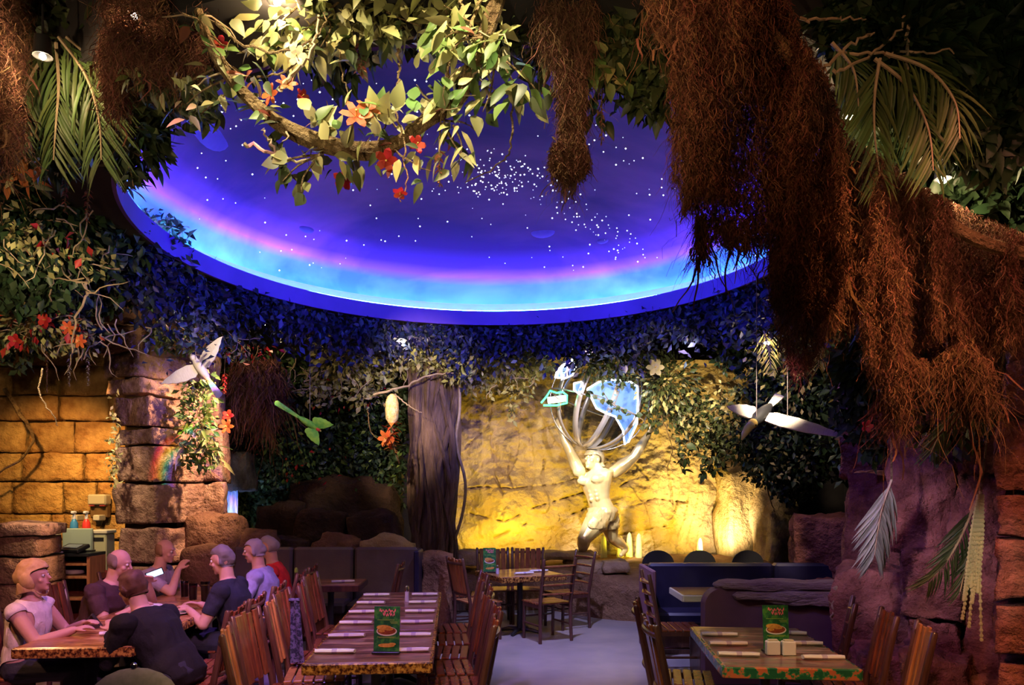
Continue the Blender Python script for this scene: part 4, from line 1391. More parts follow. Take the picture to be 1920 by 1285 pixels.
for nm, px, c, lab in (('spray_bottle', 139, (0.05, 0.25, 0.55), 'blue spray bottle behind the teal bin'), ('spray_bottle', 162, (0.75, 0.05, 0.04), 'red spray bottle behind the teal bin')):
    t = empty(nm, (*at_counter(px, 0.2), 1.02), 0, lab, 'bottle', 'spray bottles at the counter')
    h0 = 0.30
    MB().lathe([(0.045, 0), (0.05, 0.02), (0.05, h0), (0.045, h0 + 0.06), (0.018, h0 + 0.11)], 12).build('body', mat('bottle_%d' % px, c, None, 0.25), t)
    MB().lathe([(0.02, h0 + 0.11), (0.02, h0 + 0.15), (0.016, h0 + 0.18)], 10).build('neck', M_WHITE, t)
    MB().box((0, -0.01, h0 + 0.195), (0.04, 0.08, 0.035), 0.008).build('trigger_head', M_WHITE, t)
for z, px, col, lab in ((0.736, 95, M_WHITE, 'small stack of white plates on the counter shelf'), (0.736, 140, M_CREAM, 'cream bowl stack on the counter shelf')):
    t = MB().lathe([(0.08, 0), (0.11, 0.02), (0.11, 0.06), (0.08, 0.065)], 16).build('plate_stack', col)
    t.location = (*at_counter(px, -0.06), z)
    tag(t, lab, 'dishes')
# soap and sanitiser dispenser on the ochre wall
ds_ = empty('dispenser', (PX(190, 10.55), 10.50, PZ(985, 10.55)), 0, 'cream double nozzle dispenser fixed to the ochre wall', 'dispenser')
MB().box((0, 0.0, 0.36), (0.26, 0.16, 0.15), 0.02).build('hood', M_CREAM, ds_)
MB().box((0, 0.03, 0.20), (0.24, 0.10, 0.18), 0.01).build('body', mat('brown_plastic', (0.22, 0.13, 0.06), None, 0.4), ds_, False)
for s in (-1, 1):
    MB().box((s * 0.075, -0.03, 0.20), (0.085, 0.08, 0.18), 0.012).build('tank', M_CREAM, ds_)
    MB().lathe([(0.026, 0), (0.026, 0.02), (0.016, 0.024)], 12, (0, 0, 0)).build('nozzle', M_BLACKP, ds_)
    ds_.children[-1].rotation_euler = (math.pi / 2, 0, 0)
    ds_.children[-1].location = (s * 0.075, -0.072, 0.145)
    MB().box((s * 0.075, -0.045, 0.275), (0.07, 0.06, 0.012), 0.003).build('stripe', mat('red_strip', (0.5, 0.06, 0.08), None, 0.5), ds_, False)
MB().tube([(0, 0, 0.12), (0, 0.0, 0.0)], [0.07, 0.03], 10).build('drain', M_BLACKP, ds_)

# remove the chair and napkin prototypes
for proto in (CH_SLAT, CH_SLATL, CH_LAD, NAP):
    for ch in list(proto.children):
        bpy.data.objects.remove(ch)
    bpy.data.objects.remove(proto)

# small signs near the dark doorway
t = empty('paper_sign', P(1452, 1003, 12.0), 0.1, 'white paper notice hanging on the shadowed pier', 'sign')
MB().box((0, 0, 0.24), (0.13, 0.01, 0.52), 0.002).build('sheet', M_WHITE, t, False)
MB().box((0, -0.007, 0.49), (0.13, 0.012, 0.02), 0.002).build('clip', M_CHROME, t, False)
t = empty('wooden_sign', P(1378, 1008, 12.87), 0.1, 'small orange wooden board on the pier right of the golden rock', 'sign')
MB().box((0, 0, 0.15), (0.20, 0.03, 0.30), 0.005).build('board', mat('orange_board', (0.50, 0.26, 0.12), (0.58, 0.32, 0.16), 0.6, scale=4), t, False)
MB().box((0, -0.018, 0.285), (0.20, 0.01, 0.02), 0.002).build('batten', M_WOODL, t, False)
# ------------------------------------------------------------------ bodies
def seg_dist(Pt, A, B):
    A, B = np.array(A), np.array(B)
    d = B - A
    t = np.clip(((Pt - A) @ d) / max(d @ d, 1e-9), 0, 1)
    return np.linalg.norm(Pt - A - t[:, None] * d, axis=1)


def loft(mb, rings, n=16):
    """rings: (centre, right, fwd, rx, ry)"""
    vs, fs = [], []
    for c, r, f, rx_, ry_ in rings:
        for k in range(n):
            a = 2 * math.pi * k / n
            vs.append(Vector(c) + Vector(r) * rx_ * math.cos(a) + Vector(f) * ry_ * math.sin(a))
    for i in range(len(rings) - 1):
        for k in range(n):
            fs.append((i * n + k, i * n + (k + 1) % n, (i + 1) * n + (k + 1) % n, (i + 1) * n + k))
    fs.append(tuple(range(n - 1, -1, -1)))
    fs.append(tuple((len(rings) - 1) * n + k for k in range(n)))
    mb.add(vs, fs)


def capsule(mb, a, b, ra, rb, n=12, mid=None):
    a, b = Vector(a), Vector(b)
    d = (b - a).normalized()
    rm = mid if mid else (ra + rb) / 2
    pts = [a - d * ra * 0.95, a - d * ra * 0.6, a, a.lerp(b, 0.4), b, b + d * rb * 0.6, b + d * rb * 0.95]
    mb.tube(pts, [ra * 0.3, ra * 0.8, ra, rm, rb, rb * 0.8, rb * 0.3], n)


def hand(mb, wrist, direction, palm_n, curl=0.5, s=1.0, side=1):
    """palm plus five separate fingers"""
    d = Vector(direction).normalized()
    nn = Vector(palm_n)
    nn = (nn - d * nn.dot(d)).normalized()
    sd = d.cross(nn) * side
    w = Vector(wrist)
    loft(mb, [(w, sd, nn, 0.026 * s, 0.019 * s), (w + d * 0.03 * s, sd, nn, 0.036 * s, 0.017 * s), (w + d * 0.07 * s, sd, nn, 0.041 * s, 0.015 * s), (w + d * 0.092 * s, sd, nn, 0.038 * s, 0.012 * s)], 12)
    for k, (u, ln) in enumerate(((-0.030, 0.070), (-0.010, 0.080), (0.010, 0.075), (0.029, 0.058))):
        b0 = w + d * 0.085 * s + sd * u * s
        dirs = d
        p_ = [b0]
        for j in range(3):
            dirs = (dirs - nn * math.tan(curl * 0.55)).normalized()
            p_.append(p_[-1] + dirs * ln * s * (0.44, 0.32, 0.24)[j])
        mb.tube([p_[0] - d * 0.012] + p_, [0.0105 * s, 0.0105 * s, 0.010 * s, 0.009 * s, 0.007 * s], 8)
    t0 = w + d * 0.03 * s - sd * 0.032 * s
    t1 = t0 + (d * 0.7 - sd * 0.7 - nn * 0.2).normalized() * 0.042 * s
    t2 = t1 + (d * 0.9 - sd * 0.25 - nn * 0.3).normalized() * 0.032 * s
    mb.tube([t0, t1, t2], [0.014 * s, 0.012 * s, 0.008 * s], 8)


def head_parts(mb, c, fwd, up, s=1.0):
    """skull, jaw, nose, brow, ears around head centre c; returns frame"""
    f, u = Vector(fwd).normalized(), Vector(up)
    u = (u - f * u.dot(f)).normalized()
    r = f.cross(u)
    R = Matrix((r, f, u)).transposed()
    c = Vector(c)
    mb.ball(c + u * 0.025 * s - f * 0.008 * s, (0.076 * s, 0.096 * s, 0.096 * s), 18, 12, R)
    mb.ball(c - u * 0.048 * s + f * 0.028 * s, (0.054 * s, 0.060 * s, 0.066 * s), 16, 10, R)
    mb.ball(c - u * 0.098 * s + f * 0.062 * s, (0.024 * s, 0.022 * s, 0.020 * s), 10, 8, R)      # chin
    mb.ball(c + u * 0.030 * s + f * 0.078 * s, (0.050 * s, 0.018 * s, 0.014 * s), 12, 8, R)      # brow
    mb.tube([c + u * 0.022 * s + f * 0.084 * s, c - u * 0.005 * s + f * 0.100 * s, c - u * 0.024 * s + f * 0.112 * s, c - u * 0.032 * s + f * 0.090 * s], [0.008 * s, 0.012 * s, 0.016 * s, 0.010 * s], 8)
    mb.ball(c - u * 0.062 * s + f * 0.080 * s, (0.026 * s, 0.012 * s, 0.011 * s), 10, 6, R)      # lips
    for sg in (-1, 1):
        mb.ball(c + r * sg * 0.076 * s - u * 0.006 * s - f * 0.010 * s, (0.010 * s, 0.020 * s, 0.032 * s), 8, 6, R)
        mb.ball(c + r * sg * 0.040 * s - u * 0.030 * s + f * 0.060 * s, (0.024 * s, 0.020 * s, 0.022 * s), 8, 6, R)
    return r, f, u, R


def skin_mesh(name, mb, voxel):
    """merge everything into one continuous surface"""
    o = mb.build(name, None, None, False)
    md = o.modifiers.new('r', 'REMESH')
    md.mode = 'VOXEL'
    md.voxel_size = voxel
    sm = o.modifiers.new('s', 'SMOOTH')
    sm.factor = 0.5
    sm.iterations = 3
    de = o.modifiers.new('d', 'DECIMATE')
    de.ratio = 0.35
    dg = bpy.context.evaluated_depsgraph_get()
    me = bpy.data.meshes.new_from_object(o.evaluated_get(dg))
    old = o.data
    bpy.data.objects.remove(o)
    bpy.data.meshes.remove(old)
    me.name = name
    me.polygons.foreach_set('use_smooth', np.ones(len(me.polygons), dtype=bool))
    return me


def mesh_np(me):
    V = np.empty(len(me.vertices) * 3)
    me.vertices.foreach_get('co', V)
    Nn = np.empty(len(me.vertices) * 3)
    me.vertices.foreach_get('normal', Nn)
    return V.reshape(-1, 3), Nn.reshape(-1, 3), [tuple(p.vertices) for p in me.polygons]


def shell(name, V, Nn, Fs, mask, off, mat_, parent, wrinkle=0.0, seed=0):
    """garment or hair: the masked part of the body surface lifted off it"""
    fs = [f for f in Fs if all(mask[i] for i in f)]
    used = sorted({i for f in fs for i in f})
    if not used:
        return None
    idx = {k: i for i, k in enumerate(used)}
    U = V[used]
    w = fbm(U * 14 + seed, seed, 3) * wrinkle
    O = U + Nn[used] * (off + w)[:, None] if hasattr(off, '__len__') else U + Nn[used] * (off + w)[:, None]
    fl = [tuple(idx[i] for i in f) for f in fs]
    cnt = {}
    for f in fl:
        for a, b in zip(f, f[1:] + f[:1]):
            k = (min(a, b), max(a, b))
            cnt[k] = cnt.get(k, 0) + 1
    nb = {}
    for (a, b), c in cnt.items():
        if c == 1:
            nb.setdefault(a, []).append(b)
            nb.setdefault(b, []).append(a)
    for it in range(10):                      # even out the hems
        N2 = {k: (O[k] + sum(O[j] for j in v)) / (1 + len(v)) for k, v in nb.items()}
        for k, v in N2.items():
            O[k] = v
    return mesh_obj(name, O, fl, mat_, parent, True)


M_SKIN = mat('skin_pink', (0.56, 0.31, 0.24), (0.62, 0.36, 0.28), 0.5, scale=9, spec=0.4)
M_SKIN2 = mat('skin_tan', (0.46, 0.25, 0.18), (0.52, 0.29, 0.21), 0.5, scale=9, spec=0.4)
M_EYE = mat('eye_white', (0.75, 0.72, 0.70), None, 0.2)
M_IRIS = mat('iris_dark', (0.06, 0.04, 0.03), None, 0.1)


def seated(label, loc, facing, lean=0.25, side=0.0, head_yaw=0.0, head_pitch=0.0, hands=None, shirt=None, pants=None, hair=None, hair_kind='short',
           skin=None, sleeve='short', scale=1.0, seat=0.47, bulk=1.0, seed=0, curl=0.7):
    """sitter faces local +y; hands = targets (right x+, left x-) in local metres"""
    root = empty('person', (loc[0], loc[1], 0), facing, label, 'person', 'diners at the left table')
    s = scale
    pel = Vector((0, -0.04, seat + 0.06))
    sp = Vector((math.sin(side), math.sin(lean), math.cos(lean) * math.cos(side))).normalized()
    fw = Vector((0, math.cos(lean), -math.sin(lean)))
    rt_ = fw.cross(sp).normalized()
    fw = sp.cross(rt_)
    waist = pel + sp * 0.17 * s - fw * 0.0
    chest = pel + sp * 0.36 * s
    shl = pel + sp * 0.49 * s
    nek = pel + sp * 0.55 * s
    hd_up = (sp * 0.6 + Vector((0, 0, 0.6))).normalized()
    hc = nek + hd_up * 0.155 * s + Vector((0, 0.025, 0))
    B = bulk
    mb = MB()
    loft(mb, [(pel - sp * 0.10, rt_, fw, 0.12 * B, 0.10 * B), (pel - sp * 0.04, rt_, fw, 0.175 * B, 0.135 * B), (pel + sp * 0.04, rt_, fw, 0.175 * B, 0.135 * B), (waist, rt_, fw, 0.155 * B, 0.118 * B),
              (chest, rt_, fw, 0.178 * B, 0.128 * B), (shl - sp * 0.04, rt_, fw, 0.172 * B, 0.105 * B), (shl + sp * 0.02, rt_, fw, 0.12 * B, 0.075), (nek, rt_, fw, 0.062, 0.062), (nek + hd_up * 0.10, rt_, fw, 0.056, 0.06)], 18)
    segs = {'torso': [(pel - sp * 0.08, shl - sp * 0.03)], 'neck': [(nek + hd_up * 0.03, hc)], 'uarm': [], 'farm': [], 'hand': [], 'leg': [], 'shin': [], 'foot': []}
    for sg in (-1, 1):
        sh = shl - sp * 0.035 + rt_ * sg * 0.185 * B
        tgt = Vector(hands[0 if sg > 0 else 1]) if hands else Vector((sg * 0.16, 0.42, 0.80))
        L1, L2 = 0.30 * s, 0.26 * s
        dv = tgt - sh
        dist = min(dv.length, (L1 + L2) * 0.985)
        dn = dv.normalized()
        a = (L1 * L1 - L2 * L2 + dist * dist) / (2 * dist)
        hgt = math.sqrt(max(L1 * L1 - a * a, 0))
        pole = (Vector((sg * 0.6, -0.35, -0.75)))
        pole = (pole - dn * pole.dot(dn)).normalized()
        el = sh + dn * a + pole * hgt
        wr = sh + dn * dist
        mb.ball(sh, (0.066 * B, 0.066 * B, 0.066 * B), 12, 8)
        capsule(mb, sh, el, 0.056 * B, 0.043, mid=0.053 * B)
        capsule(mb, el, wr, 0.044, 0.029, mid=0.042)
        hdir = (wr - el).normalized() + Vector((0, 0.3, 0.0))
        hand(mb, wr, hdir, (0, 0.2, 1), curl, s, -sg)
        segs['uarm'].append((sh, el))
        segs['farm'].append((el, wr))
        segs['hand'].append((wr + hdir.normalized() * 0.03, wr + hdir.normalized() * 0.17))
        hip = pel + rt_ * sg * 0.095 - Vector((0, 0, 0.02))
        kn = Vector((sg * 0.13, 0.42 * s, seat + 0.05))
        an = Vector((sg * 0.13, 0.36 * s, 0.09))
        capsule(mb, hip, kn, 0.088 * B, 0.062, mid=0.082 * B)
        capsule(mb, kn, an, 0.060, 0.040, mid=0.060)
        toe = an + Vector((sg * 0.02, 0.17, -0.045))
        capsule(mb, an + Vector((0, -0.03, -0.035)), toe, 0.042, 0.034)
        segs['leg'].append((hip, kn))
        segs['shin'].append((kn, an + Vector((0, 0, 0.03))))
        segs['foot'].append((an - Vector((0, 0, 0.06)), toe))
    hf = Vector((math.sin(head_yaw) * math.cos(head_pitch), math.cos(head_yaw) * math.cos(head_pitch), math.sin(head_pitch)))
    hu = (Vector((0, 0, 1)) + sp * 0.3)
    r, f, u, R = head_parts(mb, hc, hf, hu, s)
    me = skin_mesh('body', mb, 0.0075)
    me.materials.append(skin or M_SKIN)
    body = put('body', me, root)
    V, Nn, Fs = mesh_np(me)
    D = {k: np.min([seg_dist(V, A, Bq) for A, Bq in v], axis=0) for k, v in segs.items()}
    D['neck'] *= 1.0
    D['torso'] = np.minimum(D['torso'] * 0.62, 9)
    keys = list(D)
    near = np.argmin(np.stack([D[k] for k in keys]), axis=0)
    reg = np.array(keys)[near]
    zt = (V - np.array(pel)) @ np.array(sp)
    allow = ['torso', 'uarm'] + (['farm'] if sleeve == 'long' else [])
    m = np.isin(reg, allow)
    if sleeve == 'short':
        ua = np.zeros(len(V), bool)
        for A, Bq in segs['uarm']:
            dd = np.array(Bq) - np.array(A)
            tt = ((V - np.array(A)) @ dd) / (dd @ dd)
            ua |= (reg == 'uarm') & (tt > 0.72) & (seg_dist(V, A, Bq) < 0.09)
        m &= ~ua
    if sleeve == 'none':
        ua = np.zeros(len(V), bool)
        for A, Bq in segs['uarm']:
            dd = np.array(Bq) - np.array(A)
            tt = ((V - np.array(A)) @ dd) / (dd @ dd)
            ua |= (reg == 'uarm') & (tt > 0.10)
        m &= ~ua
    hx = np.array(hc)
    m &= (zt < 0.535 * s)
    shell('shirt', V, Nn, Fs, m, np.full(m.sum() if False else 1, 0.012)[0], shirt, root, 0.010, seed)
    m = np.isin(reg, ['leg', 'shin']) | (np.isin(reg, ['torso', 'leg']) & (zt < 0.05))
    shell('trousers', V, Nn, Fs, m, 0.007, pants, root, 0.006, seed + 3)
    m = np.isin(reg, ['foot'])
    shell('shoe', V, Nn, Fs, m, 0.008, M_BLACKP, root, 0.0, seed)
    # hair over the skull
    rel = V - hx
    hz, hy, hxr = rel @ np.array(u), rel @ np.array(f), rel @ np.array(r)
    dist = np.linalg.norm(rel, axis=1)
    if hair is not None:
        if hair_kind == 'short':
            m = (dist < 0.16 * s) & ((hz > 0.055 * s - 0.0 * hy) & (hy < 0.085 * s) | (hy < -0.01 * s) & (hz > -0.06 * s))
            shell('hair', V, Nn, Fs, m, 0.018, hair, root, 0.016, seed)
        elif hair_kind == 'bob':
            m = (dist < 0.17 * s) & ((hz > 0.05 * s) & (hy < 0.085 * s) | (hy < 0.02 * s) & (hz > -0.12 * s))
            shell('hair', V, Nn, Fs, m, 0.030, hair, root, 0.025, seed)
        elif hair_kind == 'fringe':        # balding: hair only round the back and sides
            m = (dist < 0.16 * s) & (hy < 0.01) & (hz > -0.06 * s) & (hz < 0.075 * s)
            shell('hair', V, Nn, Fs, m, 0.008, hair, root, 0.006, seed)
    for sg in (-1, 1):
        ec = Vector(hc) + r * sg * 0.032 * s + f * 0.079 * s + u * 0.006 * s
        e = MB().ball(ec, 0.0125 * s, 10, 8).build('eye', M_EYE, root)
        MB().ball(ec + f * 0.008 * s, 0.0068 * s, 8, 6).build('iris', M_IRIS, e)
    mo = MB().tube([Vector(hc) + r * (k - 2) * 0.011 * s + f * (0.094 - 0.0022 * (k - 2) ** 2) * s - u * 0.063 * s for k in range(5)], [0.003, 0.005, 0.0055, 0.005, 0.003], 6).build('lips', mat('lip_pink', (0.45, 0.17, 0.15), None, 0.4), root)
    return root


def cloth(name, c, rough=0.85):
    return mat(name, c, tuple(min(1, k * 1.35) for k in c), rough, scale=12, bump=0.15, bscale=60)


JEAN = cloth('dark_trousers', (0.02, 0.022, 0.04))
TABZ = 0.775
# left side faces +X (facing = -90 deg), right side faces -X (+90 deg)
FL, FR = -math.pi / 2 + YAW, math.pi / 2 + YAW


def at_table(d, off):
    x, y = along(lx0, ly0, d)
    return x + off, y + off * 0.078


seated('blond person in a cream sleeveless top looking up, near the left edge', at_table(0.55, -0.56), FL + 0.0, 0.10, 0, 0.05, 0.22, [(0.12, 0.36, 0.80), (-0.16, 0.30, 0.80)],
       cloth('cream_top', (0.62, 0.56, 0.55)), JEAN, mat('blond_hair', (0.50, 0.32, 0.12), (0.62, 0.42, 0.2), 0.6, scale=30), 'bob', M_SKIN, 'none', 0.90, 0.47, 0.97, 1)
seated('bald person in a dark maroon shirt leaning on the table', at_table(1.62, -0.60), FL - 0.15, 0.40, 0, -0.2, -0.25, [(0.10, 0.42, 0.80), (-0.24, 0.34, 0.97)],
       cloth('maroon_shirt', (0.055, 0.025, 0.03)), JEAN, mat('grey_stubble', (0.20, 0.15, 0.13), None, 0.8), 'fringe', M_SKIN, 'short', 0.97, 0.47, 1.12, 2)
seated('balding person in a lilac shirt resting chin near one hand', at_table(2.72, -0.62), FL - 0.1, 0.38, 0, 0.0, -0.10, [(0.07, 0.38, 1.00), (-0.12, 0.40, 0.80)],
       cloth('lilac_shirt', (0.34, 0.28, 0.40)), JEAN, mat('light_brown_hair', (0.30, 0.18, 0.09), None, 0.7), 'fringe', M_SKIN, 'short', 0.98, 0.47, 1.05, 3)
seated('brown haired person in a black top bent over the table, back to us', at_table(0.18, 0.58), FR - 0.30, 0.60, 0, 0.25, -0.15, [(0.20, 0.40, 0.80), (-0.06, 0.44, 0.82)],
       cloth('black_top', (0.005, 0.005, 0.007)), JEAN, mat('brown_hair', (0.075, 0.032, 0.018), (0.12, 0.055, 0.03), 0.6, scale=30), 'short', M_SKIN, 'long', 0.97, 0.47, 1.18, 4)
seated('grey haired person in a navy black shirt at the right of the diners', at_table(1.42, 0.66), FR - 0.1, 0.24, 0, 0.1, -0.12, [(0.14, 0.38, 0.80), (-0.16, 0.34, 0.80)],
       cloth('navy_shirt', (0.012, 0.013, 0.026)), JEAN, mat('grey_hair', (0.16, 0.14, 0.14), None, 0.7), 'short', M_SKIN, 'short', 0.97, 0.47, 1.12, 5)
seated('grey haired person in a lavender blue shirt behind the navy shirt', at_table(2.35, 0.68), FR, 0.22, 0, 0.1, -0.10, [(0.14, 0.36, 0.80), (-0.16, 0.34, 0.80)],
       cloth('lavender_shirt', (0.30, 0.28, 0.55)), JEAN, mat('silver_hair', (0.30, 0.27, 0.30), None, 0.7), 'short', M_SKIN, 'short', 0.98, 0.47, 1.08, 6)
seated('person in a bright red shirt farthest along the diners table', at_table(2.98, 0.66), FR + 0.1, 0.22, 0, 0.0, -0.10, [(0.14, 0.36, 0.80), (-0.16, 0.34, 0.80)],
       cloth('red_shirt', (0.55, 0.018, 0.02)), JEAN, mat('silver_hair', (0.4, 0.4, 0.4)), 'short', M_SKIN2, 'short', 0.96, 0.47, 1.05, 7)
# phone held up by the person in black
t = empty('smartphone', (-3.23, 6.75, 1.05), 0.6, 'bright smartphone held up by the bald diner', 'phone')
t.rotation_euler = (0.5, -0.35, 0.5)
MB().box((0, 0, 0), (0.15, 0.010, 0.075), 0.004).build('case', M_BLACKP, t, False)
MB().box((0, -0.0055, 0), (0.132, 0.002, 0.062), 0.0005).build('screen', mat('lit_screen', (0.3, 0.5, 0.9), emit=1.6, ecol=(0.55, 0.75, 1.0)), t, False)

# ------------------------------------------------------------------ statue carrying the globe
M_GILT = mat('gilded_chrome', (0.95, 0.76, 0.44), (0.98, 0.88, 0.66), 0.26, metal=0.5, scale=3)
ST = empty('statue', (PX(1125, 12.0), 12.0, 0.62), 0, 'gleaming gilded figure lunging with raised arms to carry the globe', 'statue')
SO = Vector(ST.location)


def S(px, py, dy=0.0):
    return P(px, py, 12.0 + dy) * 1.0 - SO if dy == 0 else Vector((PX(px, 12.0), 12.0 + dy, PZ(py, 12.0))) - SO


mb = MB()
pel, wst, che, shl = S(1132, 962), S(1122, 935), S(1117, 905), S(1120, 884)
sp = (shl - pel).normalized()
fw = Vector((-0.55, -0.83, 0)).normalized()
rt_ = fw.cross(sp).normalized()
fw = sp.cross(rt_)
loft(mb, [(pel - sp * 0.14, rt_, fw, 0.17, 0.15), (pel, rt_, fw, 0.21, 0.18), (wst - sp * 0.02, rt_, fw, 0.19, 0.15), (wst + sp * 0.08, rt_, fw, 0.21, 0.16), (che, rt_, fw, 0.28, 0.20), (shl - sp * 0.03, rt_, fw, 0.27, 0.15), (shl + sp * 0.03, rt_, fw, 0.15, 0.10), (shl + sp * 0.12, rt_, fw, 0.085, 0.085)], 20)
for sg in (-1, 1):                                        # chest and belly muscles
    mb.ball(che + rt_ * sg * 0.12 + fw * 0.155 + sp * 0.05, (0.12, 0.06, 0.075), 12, 8)
    for k in range(3):
        mb.ball(wst + rt_ * sg * 0.055 + fw * 0.145 + sp * (0.0 + k * 0.065), 0.038, 10, 6)
mb.ball(S(1086, 884, 0.0), 0.11, 12, 8)
mb.ball(S(1152, 886, 0.0), 0.11, 12, 8)
capsule(mb, S(1086, 884), S(1070, 848, 0.1), 0.098, 0.076, mid=0.108)
capsule(mb, S(1070, 848, 0.1), S(1052, 806, 0.1), 0.080, 0.050, mid=0.080)
capsule(mb, S(1152, 886), S(1188, 858, -0.05), 0.105, 0.080, mid=0.118)
capsule(mb, S(1188, 858, -0.05), S(1216, 814, 0.0), 0.082, 0.050, mid=0.084)
hand(mb, S(1052, 806, 0.1), (-0.35, 0, 0.95), (-0.6, -0.6, 0), 0.3, 1.4, 1)
hand(mb, S(1216, 814, 0.0), (0.45, 0, 0.9), (0.6, -0.6, 0), 0.3, 1.4, -1)
capsule(mb, pel + Vector((-0.06, -0.05, -0.05)), S(1092, 1008, -0.30), 0.17, 0.115, mid=0.185)
capsule(mb, S(1092, 1008, -0.30), S(1092, 1034, 0.0), 0.112, 0.060, mid=0.105)
capsule(mb, S(1094, 1036, 0.0), S(1074, 1043, -0.12), 0.06, 0.045)
capsule(mb, pel + Vector((0.07, 0.08, -0.08)), S(1150, 1008, 0.15), 0.16, 0.105, mid=0.16)
capsule(mb, S(1150, 1008, 0.15), S(1180, 1032, 0.35), 0.10, 0.058, mid=0.098)
capsule(mb, S(1180, 1034, 0.35), S(1168, 1043, 0.20), 0.055, 0.04)
hc = S(1112, 862)
head_parts(mb, hc, (-0.75, -0.62, 0.25), (0.1, 0.1, 1), 1.5)
me = skin_mesh('body', mb, 0.012)
me.materials.append(M_GILT)
put('body', me, ST)
V, Nn, Fs = mesh_np(me)
rel = V - np.array(hc)
m = (np.linalg.norm(rel, axis=1) < 0.24) & ((rel[:, 2] > 0.06) | (rel @ np.array((0.75, 0.62, 0)) > 0.02))
shell('hair', V, Nn, Fs, m, 0.03, M_GILT, ST, 0.02, 3)
zz = V[:, 2]
m = (np.abs(zz - (pel.z - 0.08)) < 0.19) & (np.abs(V[:, 0] - pel.x) < 0.30)
shell('loincloth', V, Nn, Fs, m, 0.022, mat('gilt_cloth', (0.75, 0.62, 0.42), (0.9, 0.75, 0.5), 0.35, metal=0.5, scale=9), ST, 0.02, 5)
rock_px('rock_base', 1062, 1040, 1120, 1075, 11.75, 0.5, M_LEDGE, ST, 480, 0.03, 0.4)
ST.children[-1].location = Vector(ST.children[-1].location) - SO

# globe: chrome bands, lit continent panels, neon
GC = Vector((PX(1124, 12.0), 12.0, PZ(752, 12.0)))
GR = 0.80
GL = empty('globe', GC, 0, 'open chrome banded globe with glowing blue white continents above the statue', 'globe')
M_BAND = mat('globe_chrome', (0.85, 0.80, 0.85), None, 0.22, metal=0.6)
M_CONT = mat('glowing_continent', (0.10, 0.18, 0.45), emit=0.60, ecol=(0.16, 0.36, 1.0))
M_NWHITE = mat('white_neon', (1, 1, 1), emit=4.5, ecol=(0.85, 0.88, 1.0))
M_NPINK = mat('pink_neon', (1, .6, .9), emit=2.4, ecol=(1.0, 0.62, 0.85))
M_NGREEN = mat('green_neon', (0.1, 1, 0.4), emit=2.5, ecol=(0.06, 1.0, 0.28))
for a in (0.0, 0.55, 1.1, 1.75, 2.4):
    R = Matrix.Rotation(0.35, 3, 'Y') @ Matrix.Rotation(a, 3, 'Z')
    vs, fs = [], []
    for k in range(49):
        t_ = math.pi * (-0.5 + k / 48)
        for half in (0, 1):
            pass
    ring_pts = [R @ Vector((GR * math.cos(2 * math.pi * k / 56), 0, GR * math.sin(2 * math.pi * k / 56))) for k in range(57)]
    nrm = R @ Vector((0, 1, 0))
    for p_ in ring_pts:
        out_ = p_.normalized()
        vs += [p_ - nrm * 0.045, p_ + nrm * 0.045, p_ + nrm * 0.045 - out_ * 0.012, p_ - nrm * 0.045 - out_ * 0.012]
    for k in range(56):
        b_ = 4 * k
        fs += [(b_ + j, b_ + (j + 1) % 4, b_ + 4 + (j + 1) % 4, b_ + 4 + j) for j in range(4)]
    mesh_obj('meridian_band', vs, fs, M_BAND, GL, True)
ring_pts = [Matrix.Rotation(0.35, 3, 'Y') @ Vector((GR * math.cos(2 * math.pi * k / 56), GR * math.sin(2 * math.pi * k / 56), -0.1)) for k in range(57)]
MB().tube(ring_pts, 0.014, 6, False).build('equator_band', M_BAND, GL)


def on_globe(px, py, lift=1.0):
    d = Vector(((px - 1124) / F * 12.0, 0, (752 - py) / F * 12.0))
    r2 = d.x ** 2 + d.z ** 2
    rr_ = GR * lift
    if r2 > rr_ * rr_ * 0.97:
        k = rr_ * 0.985 / math.sqrt(r2)
        d *= k
        r2 = d.x ** 2 + d.z ** 2
    return Vector((d.x, -math.sqrt(max(rr_ * rr_ - r2, 0)), d.z))


def globe_patch(name, poly, m, lift=1.0, thick=0.02, tube=None):
    """a slab following the globe's curve inside the outline"""
    bm = bmesh.new()
    cx_ = sum(p[0] for p in poly) / len(poly)
    cy_ = sum(p[1] for p in poly) / len(poly)
    K = 5
    grid = []
    for s_ in range(K + 1):
        u = s_ / K
        grid.append([bm.verts.new(on_globe(cx_ + (x - cx_) * u, cy_ + (y - cy_) * u, lift)) for x, y in poly] if s_ else [bm.verts.new(on_globe(cx_, cy_, lift))])
    n_ = len(poly)
    for j in range(n_):
        bm.faces.new((grid[0][0], grid[1][(j + 1) % n_], grid[1][j]))
        for s_ in range(1, K):
            bm.faces.new((grid[s_][j], grid[s_][(j + 1) % n_], grid[s_ + 1][(j + 1) % n_], grid[s_ + 1][j]))
    r_ = bmesh.ops.extrude_face_region(bm, geom=bm.faces[:])
    for v in [e for e in r_['geom'] if isinstance(e, bmesh.types.BMVert)]:
        v.co *= 1 - thick
    me_ = bpy.data.meshes.new(name)
    bm.to_mesh(me_)
    bm.free()
    me_.materials.append(m)
    o = put(name, me_, GL)
    if tube:
        MB().tube([on_globe(x, y, lift * 1.02) for x, y in list(poly) + [poly[0]]], 0.014, 7, False).build('neon_outline', tube, o)
    return o


